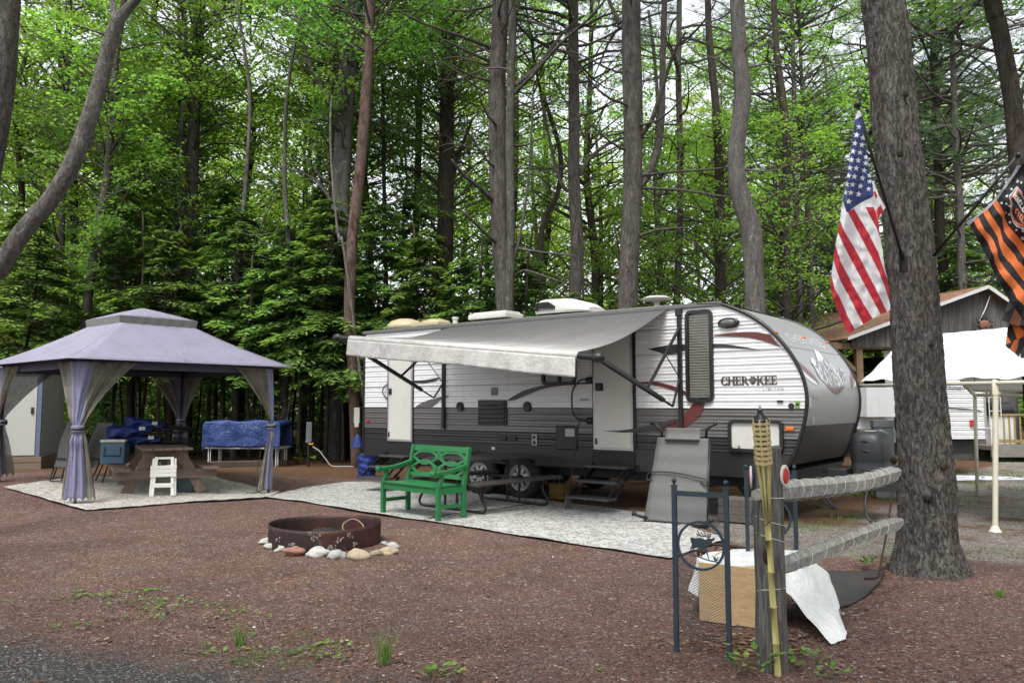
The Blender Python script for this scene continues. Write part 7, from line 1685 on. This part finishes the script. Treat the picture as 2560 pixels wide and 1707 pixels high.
# ---- leaning curved trunk crossing the upper left corner
hero('leaning_tree',[(-70,770,50),(-5,679,46),(56,580,44),(118,510,43),(165,440,42),(195,375,42),(222,300,40),(247,219,38),(270,128,35),(290,61,31),(318,24,24),(348,-10,22),(400,-90,20)],7.6,b_grey,'curved grey trunk leaning across the upper left corner of the picture',top=9,n=24,amp=.07,crowns=((MAPLE[2],8.5,.8),),extra=[[(290,66,26,0),(283,20,16,.1),(275,-40,12,.2)],[(85,545,14,0),(82,515,9,-.05)]])
hero('pine_tree',[(-98,760,70),(-62,560,66),(-24,380,64),(6,200,62),(19,0,60)],9.,b_pine,'thick grey trunk cut by the left edge of the picture',top=12,n=20,crowns=((PINE[1],9.5,1.2),))
# ---- surveyed trunks behind the trailer and gazebo
hero('deciduous_tree',[(470,760,34),(475,612,33),(480,440,31),(488,220,30),(500,0,28)],24,b_pine,'straight grey trunk rising above the right half of the gazebo roof',crowns=((MAPLE[0],6.5,1.),(MAPLE[1],9.5,1.1)),limbs=((BARE[0],5,1.),),top=19)
hero('deciduous_tree',[(215,800,22),(235,640,21),(262,480,20),(270,430,20),(280,300,18),(290,150,16),(310,0,15)],21,b_lich,'thin lichen-spotted leaning trunk behind the left of the gazebo roof',crowns=((DEEP[0],5.5,.95),(MAPLE[2],9,1.2)),top=16)
hero('deciduous_tree',[(355,520,20),(362,430,20),(372,240,20),(368,130,18),(385,40,14)],26,b_dark,'crooked dark forked trunk in the upper left woods',crowns=((DEEP[1],9,1.),(MAPLE[1],6,1.)),top=18,extra=[[(372,240,14,0),(350,160,12,0),(335,80,10,.3),(330,20,7,.5)],[(372,230,12,0),(400,140,9,0),(425,70,6,.5)]])
hero('deciduous_tree',[(185,470,18),(178,380,17),(160,250,14),(148,100,12)],27,b_dark,'slim dark trunk left of the crooked forked one',crowns=((DEEP[0],6,1.1),(DEEP[1],11,1.1)),top=18)
hero('pine_tree',[(845,720,46),(848,600,46),(855,400,44),(866,200,42),(880,60,38),(885,0,36)],21.8,b_lich,'double grey trunk with lichen beside the leaning reddish trunk',limbs=((BARE[0],6.,1.2),),crowns=((MAPLE[1],10,1.),(MAPLE[0],14,1.1)),top=18,extra=[[(868,720,24,-.15),(862,520,24,-.15),(872,300,24,-.15),(893,80,22,-.15),(900,-30,20,-.15)],[(835,275,12,0),(812,240,10,0),(770,150,8,.3),(745,60,6,.5),(720,20,4,.8)],[(835,280,10,0),(790,190,7,0),(730,110,5,.3),(700,60,4,.5)],[(838,520,9,0),(790,450,7,0),(730,425,5,.3),(700,420,4,.5)],[(845,470,8,0),(800,440,6,0),(758,388,4,0)]])
hero('deciduous_tree',[(893,1162,30),(886,1000,29),(880,880,27),(873,800,27),(880,610,28),(899,434,28),(914,255,28),(927,0,26)],19.5,b_red,'reddish mossy trunk leaning right beside the rear corner of the trailer',crowns=((DEEP[1],11,1.),),top=16,seed=5)
hero('vine_trunk',[(862,640,7),(848,600,7),(838,520,6),(828,400,6),(826,300,5),(830,240,5)],19.,b_grey,'thin pale vine-like stem hanging beside the reddish trunk',top=8,n=6)
hero('deciduous_tree',[(852,1139,54),(850,1000,48),(845,900,46),(842,760,42)],23.5,b_dark,'broad dark trunk standing behind the firewood by the trailer rear',crowns=((DEEP[0],9.,1.3),),top=16,taper=.8)
hero('deciduous_tree',[(965,700,11),(963,627,11),(960,450,10),(958,285,9)],24,b_dark,'very slim dark trunk right of the reddish mossy trunk',limbs=((BARE[1],5,.9),),crowns=((MAPLE[0],9.5,.9),),top=14)
hero('deciduous_tree',[(1035,720,19),(1037,663,19),(1042,500,18),(1047,330,17)],28,b_dark,'slim dark trunk against the bright sky gap left of centre',limbs=((BARE[0],5,1.),),crowns=((MAPLE[1],13,1.1),),top=20)
hero('deciduous_tree',[(1108,760,44),(1111,680,43),(1115,450,41),(1118,200,36)],24,b_dark,'thick dark leafy trunk left of the paired pines',crowns=((DEEP[0],7.5,1.1),(DEEP[1],11,1.)),limbs=((BARE[0],6,1.2),),top=16,extra=[[(1100,470,12,0),(1060,430,9,0),(990,418,6,.4)],[(1128,460,12,0),(1150,380,10,.2),(1180,300,7,.5)]])
hero('pine_tree',[(1262,760,46),(1254,640,46),(1246,460,45),(1243,204,44),(1251,0,42)],18.3,b_pine,'left trunk of the paired pines behind the trailer roof vent',limbs=((BARE[0],7,1.2),),crowns=((PINE[0],11,1.2),),top=18,extra=[[(1240,510,14,0),(1200,470,11,-.5),(1160,440,8,-1),(1130,400,5,-1.4)],[(1250,615,10,0),(1205,575,8,-.6),(1160,530,6,-1)],[(1228,120,10,0),(1150,90,8,-.5),(1060,60,6,-1),(1000,30,4,-1.5)],[(1228,155,9,0),(1170,130,7,-.5),(1110,100,5,-1)],[(1232,205,8,0),(1180,190,6,-.5),(1130,165,4,-1)]])
hero('pine_tree',[(1272,786,21),(1277,560,21),(1274,357,21),(1279,150,20),(1281,0,20)],18.,b_lich,'right, slimmer lichen-blotched trunk of the paired pines',limbs=((BARE[1],8,1.1),),crowns=((PINE[1],12,1.),),top=17,extra=[[(1285,235,10,0),(1330,190,9,-.5),(1400,110,8,-1),(1470,50,6,-1.5),(1530,-20,4,-2)],[(1285,215,12,0),(1340,170,10,.4),(1410,80,8,.8),(1460,40,6,1)],[(1285,650,8,0),(1300,590,7,-.1),(1320,460,6,-.2),(1330,300,5,-.3),(1335,180,3,-.3)],[(1290,620,7,0),(1350,630,5,-.5),(1440,640,4,-1)],[(1287,690,6,0),(1310,675,5,-.4),(1360,690,5,-.8),(1420,710,3,-1.2)]])
hero('pine_tree',[(1437,760,32),(1443,612,33),(1435,460,31),(1435,306,29),(1433,0,26)],20,b_pine,'straight mid-grey pine trunk behind the air conditioner',limbs=((BARE[0],7,1.3),),crowns=((PINE[0],9.5,1.2),),top=18,extra=[[(1450,440,12,0),(1470,400,11,0),(1520,360,9,.3),(1560,345,6,.6)],[(1420,480,10,0),(1395,440,9,0),(1370,330,8,.2),(1350,230,6,.4)]])
hero('deciduous_tree',[(1352,760,14),(1356,570,14),(1395,480,13),(1400,380,12),(1365,260,10),(1345,200,7)],21.5,b_dark,'crooked thin dark tree left of the mid-grey pine',limbs=((BARE[1],4,1.2),),crowns=((MAPLE[2],10,1.),),top=13)
hero('pine_tree',[(1568,765,50),(1580,510,48),(1583,306,50),(1578,100,50),(1578,0,48)],17,b_pine,'thick forked pine trunk behind the awning centre, lichen-spotted',limbs=((BARE[0],7,1.2),),crowns=((PINE[1],11,1.3),),top=18,extra=[[(1601,465,22,0),(1627,423,20,0),(1652,326,18,0),(1657,153,16,0),(1662,-20,14,0)],[(1590,355,14,0),(1630,300,12,-.3),(1665,190,10,-.5),(1690,120,8,-.8),(1715,80,6,-1)],[(1550,60,14,0),(1530,20,10,0),(1510,-30,8,0)],[(1590,595,9,0),(1640,575,7,-.4),(1720,570,5,-.8)],[(1600,470,8,0),(1700,475,7,-.5),(1800,490,5,-1),(1850,495,4,-1.4)],[(1600,440,8,0),(1680,430,7,-.4),(1770,425,5,-.8),(1840,415,4,-1.2)]])
hero('pine_tree',[(1692,765,18),(1700,560,17),(1700,357,16),(1696,180,15),(1698,25,14)],24,b_pine,'slim pine trunk between the forked pine and the bent pine',limbs=((BARE[0],6,1.3),),crowns=((PINE[0],11,1.2),),top=19)
hero('pine_tree',[(1889,800,50),(1884,663,48),(1878,575,50),(1862,520,50),(1845,460,46),(1841,380,42),(1850,300,42),(1857,240,42),(1850,150,38),(1843,0,36)],15.2,b_grey,'bent grey pine trunk with a crook behind the trailer nose',limbs=((BARE[1],5.5,.9),),crowns=((PINE[1],10.5,1.1),),top=15,n=22)
hero('pine_tree',[(2000,830,15),(1996,640,15),(1988,420,13),(1985,240,11)],25,b_lich,'left of two slim trunks right of the bent pine',limbs=((BARE[0],5,1.4),(BARE[1],9,1.5)),crowns=((MAPLE[0],10,1.2),),top=17)
hero('pine_tree',[(2028,830,15),(2025,640,14),(2015,450,12),(2010,350,10)],26,b_lich,'right of two slim trunks right of the bent pine',limbs=((BARE[0],6,1.3),),crowns=((MAPLE[1],11,1.1),),top=16)
hero('deciduous_tree',[(2556,520,46),(2545,380,44),(2528,230,42),(2495,60,40),(2480,0,40)],10.5,b_dark,'dark leaning trunk at the upper right corner behind the striped flag',top=10,n=18,crowns=((DEEP[0],7.4,.9),))
hero('pine_tree',[(2410,760,20),(2405,700,20),(2399,519,19),(2388,328,17),(2382,150,14)],27,b_lich,'straight lichen-covered trunk rising behind the barn roof',limbs=((BARE[0],5,1.5),(BARE[0],10,1.5)),crowns=((PINE[0],8,1.4),(PINE[1],13,1.4)),top=20)
hero('pine_tree',[(2365,760,26),(2362,700,26),(2350,580,24),(2345,400,22)],29,b_dark,'dark trunk just left of the lichen-covered one behind the barn',limbs=((BARE[1],6,1.4),),crowns=((PINE[1],8,1.5),(DEEP[0],12,1.2)),top=19)
# ---- woods fill: trees one could count but hardly tell apart, by stand
def tmesh(H,r,mat,seed,lean=.3):
    rg=random.Random(seed); P=[Vector((rg.uniform(-lean,lean)*z/H,rg.uniform(-lean,lean)*z/H,z)) for z in np.linspace(-.05,H,6)]; P[0].x=P[0].y=0
    o=trunk_mesh(P,[r*(1-.13*i) for i in range(6)],9,.08,seed,.5).build('trunk',mat,smooth=True); me=o.data; bpy.data.objects.remove(o); return me
TR=[tmesh(14,.16,b_dark,1),tmesh(15,.13,b_pine,2),tmesh(13,.10,b_lich,3),tmesh(16,.2,b_dark,4),tmesh(6.5,.045,b_dark,5,.5),tmesh(6,.035,b_grey,6,.4),tmesh(6.2,.06,b_dark,7,.3)]
WH=((-900,130,'at the left edge above the shed'),(130,260,'above the left slope of the gazebo'),(260,380,'above the gazebo peak'),(380,500,'just right of the gazebo peak'),(500,640,'above the right slope of the gazebo'),(640,760,'between the gazebo and the reddish trunk'),(760,900,'beside the reddish trunk'),(900,1040,'behind the trailer rear roof'),(1040,1170,'left of the paired pines'),(1170,1330,'behind the paired pines'),(1330,1480,'behind the air conditioner'),(1480,1620,'behind the forked pine'),(1620,1760,'left of the bent pine'),(1760,1940,'behind the bent pine'),(1940,2130,'behind the stars and stripes flag'),(2130,2350,'behind the big pine'),(2350,2900,'behind the barn gable'))
_used={}
def where_label(adj,kind,x,y):
    px=1280+FPX*x/y; w=[c for a,b,c in WH if a<=px<b]; w=w[0] if w else 'at the right edge'
    for tail in ('',', farther back',', farthest back'):
        L=adj+' '+kind+' '+w+tail
        if L not in _used: _used[L]=1; return L
    return L
def place_tree(name,x,y,tr,parts,label,group,sc=1.,cat='tree'):
    if label.startswith('*'): label=where_label(*label[1:].split('|'),x,y)
    root=empty(name,(x,y,float(terr(x,y))),random.uniform(0,6.28),label,cat,group); root.scale=(sc,sc,sc)
    addpart(root,'trunk',tr)
    for me,z,s in parts:
        if isinstance(me,tuple): rz=random.uniform(0,6.28); addpart(root,'crown',me[0],(0,0,z),rz,s); addpart(root,'branch',me[1],(0,0,z),rz,s)
        else: addpart(root,'branch',me,(0,0,z),random.uniform(0,6.28),s)
    return root
random.seed(21)
# hemlocks at the edge of the clearing, front row first
for x,y,k,z0,s in sorted(((-12.8,20.5,0,2.4,1.),(-10.7,21.2,2,2.3,.95),(-9.2,20.6,1,2.5,1.05),(-7.6,21.6,0,2.4,1.1),(-6.1,21.2,1,2.6,1.1),(-4.9,20.7,0,2.5,1.05),(-3.6,21.0,2,2.2,.9),(-2.3,20.4,0,2.0,.95),(-1.0,19.6,1,1.8,1.),(.4,19.3,0,1.6,.85),(1.6,18.8,1,1.4,.8),(-5.6,23.0,2,2.6,1.),(-3.0,23.2,2,2.4,1.),(-8.6,23.4,2,2.8,1.),(-.4,22.0,2,2.2,.85),(2.9,19.5,1,1.2,.75),(-13.8,18.2,1,2.2,.9),(-11.6,24,2,2.8,1.1)),key=lambda q:q[1]):
    place_tree('hemlock_tree',x,y,TR[6] if s<1.08 else TR[2],[(HEM[k],z0,s)],'*drooping light-tipped|hemlock','hemlocks along the edge of the woods')
# leafy maples above the gazebo and left woods
for x,y,k,z0,s in ((-13.5,23,0,3.5,1.1),(-11.3,26,1,4.5,1.1),(-9.3,27,0,5,1.2),(-7.0,26.5,2,5.5,1.3),(-5.2,28,1,5,1.1),(-14.5,28,1,5,1.2),(-12.5,30,0,7,1.2),(-8.2,31,1,7,1.2),(-4.4,31,0,6,1.2),(-16,25,2,4,1.3),(-6.2,24.3,2,7.5,1.1),(-10.2,23.6,2,6.5,1.2),(-15.5,21,0,3,1.)):
    place_tree('maple_tree',x,y,random.choice(TR[:4]),[(MAPLE[k],z0,s),(random.choice(MAPLE),z0+6.3,s)],'*leafy green|maple','maples in the left woods')
for x,y,k,z0,s in ((-2.4,27,1,8.5,1.),(0.,29,0,4.0,1.),(2.8,27,2,3.0,1.2),(4.9,26,0,3.0,1.1),(7.4,27,1,3.0,1.),(9.9,29,0,3.5,1.1),(1.4,33,1,4,1.1),(6.2,32,1,4,1.2),(4.0,35,0,5,1.2),(9.0,34,1,5,1.2),(-2.8,34,0,4,1.2),(12.4,30,2,4,1.3),(3.6,23.2,2,2.4,1.),(6.0,22.4,2,2.6,1.),(8.3,23.5,2,2.4,1.1)):
    place_tree('maple_tree',x,y,random.choice(TR[:4]),[(random.choice(MAPLE+DEEP),z0,s)]+([(random.choice(MAPLE),z0+6.5,s)] if x<3 or k==1 else []),'*bright green|maple','maples behind the trailer')
for x,y,z0,s in ((14.5,31,5,1.2),(17.5,33,5,1.3),(20,30,4,1.2),(16,38,6,1.4),(12.5,36,6,1.3),(22,35,5,1.4),(11.2,32,5,1.2)):
    place_tree('pine_tree',x,y,random.choice(TR[:3]),[(random.choice(PINE),z0,s),(random.choice(PINE),z0+5.5,s),(BARE[0],3,1.5)],'*blue-green distant|pine','pines behind the barn')
for x,y in ((13.5,27.5),(16.5,28.5),(19.5,27),(12.,33)):
    place_tree('hemlock_tree',x,y,TR[6],[(HEM[2],1.5,1.15)],'*dark dense|evergreen','evergreens behind the barn')
# thin poles in the dark below the hemlocks
for i in range(34):
    x=random.uniform(-12.5,-3.2); y=random.uniform(20.0,27)
    if i<9: x,y=[(-10.2,21.5),(-8.9,20.9),(-7.7,21.0),(-6.9,20.8),(-6.0,21.0),(-5.6,20.6),(-9.6,22.0),(-4.6,21.5),(-7.1,22.2)][i]
    place_tree('sapling_pole',x,y,TR[4+i%3],[(BARE[1],1.2,.55)] if i%2 else [],'*thin bare dark|sapling trunk','sapling trunks behind the gazebo',random.uniform(.8,1.2))
# unseen trees added round the clearing to shade the yard
for x,y,s in ((-9.5,-3,1.7),(-4,-5,1.8),(1.5,-3.5,1.7),(6.5,-5,1.8),(12,1,1.7),(-13.5,5,1.6),(-1.5,-10,1.9),(9,-10,1.9),(-10,-10,1.9),(14,7,1.4)):
    place_tree('maple_tree',x,y,TR[3],[(MAPLE[1],5.5,s)],'leafy maple at the side of the clearing outside the picture','unseen maples added to shade the yard')
# distant trees
for i in range(34):
    x=-36+i*2.2+random.uniform(-1.,1.); y=random.uniform(38,52)
    if abs(x/y+.14)<.055: continue
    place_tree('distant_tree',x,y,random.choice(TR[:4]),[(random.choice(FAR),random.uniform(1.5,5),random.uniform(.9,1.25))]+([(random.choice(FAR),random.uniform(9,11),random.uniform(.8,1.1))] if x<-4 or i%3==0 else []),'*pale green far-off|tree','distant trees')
# the far wood that closes every low gap: one mass of foliage
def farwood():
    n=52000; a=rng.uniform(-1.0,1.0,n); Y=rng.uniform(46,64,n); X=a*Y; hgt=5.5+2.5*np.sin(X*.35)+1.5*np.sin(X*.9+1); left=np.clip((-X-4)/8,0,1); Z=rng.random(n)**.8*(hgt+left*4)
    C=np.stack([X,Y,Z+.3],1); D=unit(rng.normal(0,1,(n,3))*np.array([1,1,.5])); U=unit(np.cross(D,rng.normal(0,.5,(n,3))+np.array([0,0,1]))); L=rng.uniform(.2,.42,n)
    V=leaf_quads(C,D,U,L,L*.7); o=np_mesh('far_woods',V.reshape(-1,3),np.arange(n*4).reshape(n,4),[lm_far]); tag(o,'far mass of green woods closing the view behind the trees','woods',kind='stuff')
def understory():
    n=52000; X=rng.uniform(-20,0,n); Y=rng.uniform(24.5,34,n); Z=rng.random(n)**1.2*5.0+.1; C=np.stack([X,Y,Z],1); D=unit(rng.normal(0,1,(n,3))*np.array([1,1,.4])); U=unit(np.cross(D,rng.normal(0,.5,(n,3))+np.array([0,0,1]))); L=rng.uniform(.07,.16,n)
    m=np.sin(X*1.1)*np.sin(Y*.9+1)+.5*np.sin(X*2.3+Y)+rng.normal(0,.3,n)>-.35; V=leaf_quads(C,D,U,L,L*.5)[m]
    o=np_mesh('dark_thicket',V.reshape(-1,3),np.arange(len(V)*4).reshape(-1,4),[lm_hem]); tag(o,'dark thicket of evergreen undergrowth deep in the left woods','thicket',kind='stuff')
    n=16000; X=rng.uniform(-2,16,n); Y=17.5+rng.uniform(3,12,n); Z=rng.random(n)**1.3*3.2+.1; keep_=(Y>17.2-.79*(X-1.5)+3.5)&(Y<34); C=np.stack([X,Y,Z],1)[keep_]; n=len(C); D=unit(rng.normal(0,1,(n,3))*np.array([1,1,.4])); U=unit(np.cross(D,rng.normal(0,.5,(n,3))+np.array([0,0,1]))); L=rng.uniform(.06,.13,n)
    m=~((C[:,0]>8)&(C[:,1]<31.5)); V=leaf_quads(C,D,U,L,L*.6)[m]
    o=np_mesh('leafy_thicket',V.reshape(-1,3),np.arange(len(V)*4).reshape(-1,4),[lm_maple]); tag(o,'leafy green brush behind the trailer','thicket',kind='stuff')
farwood(); understory()
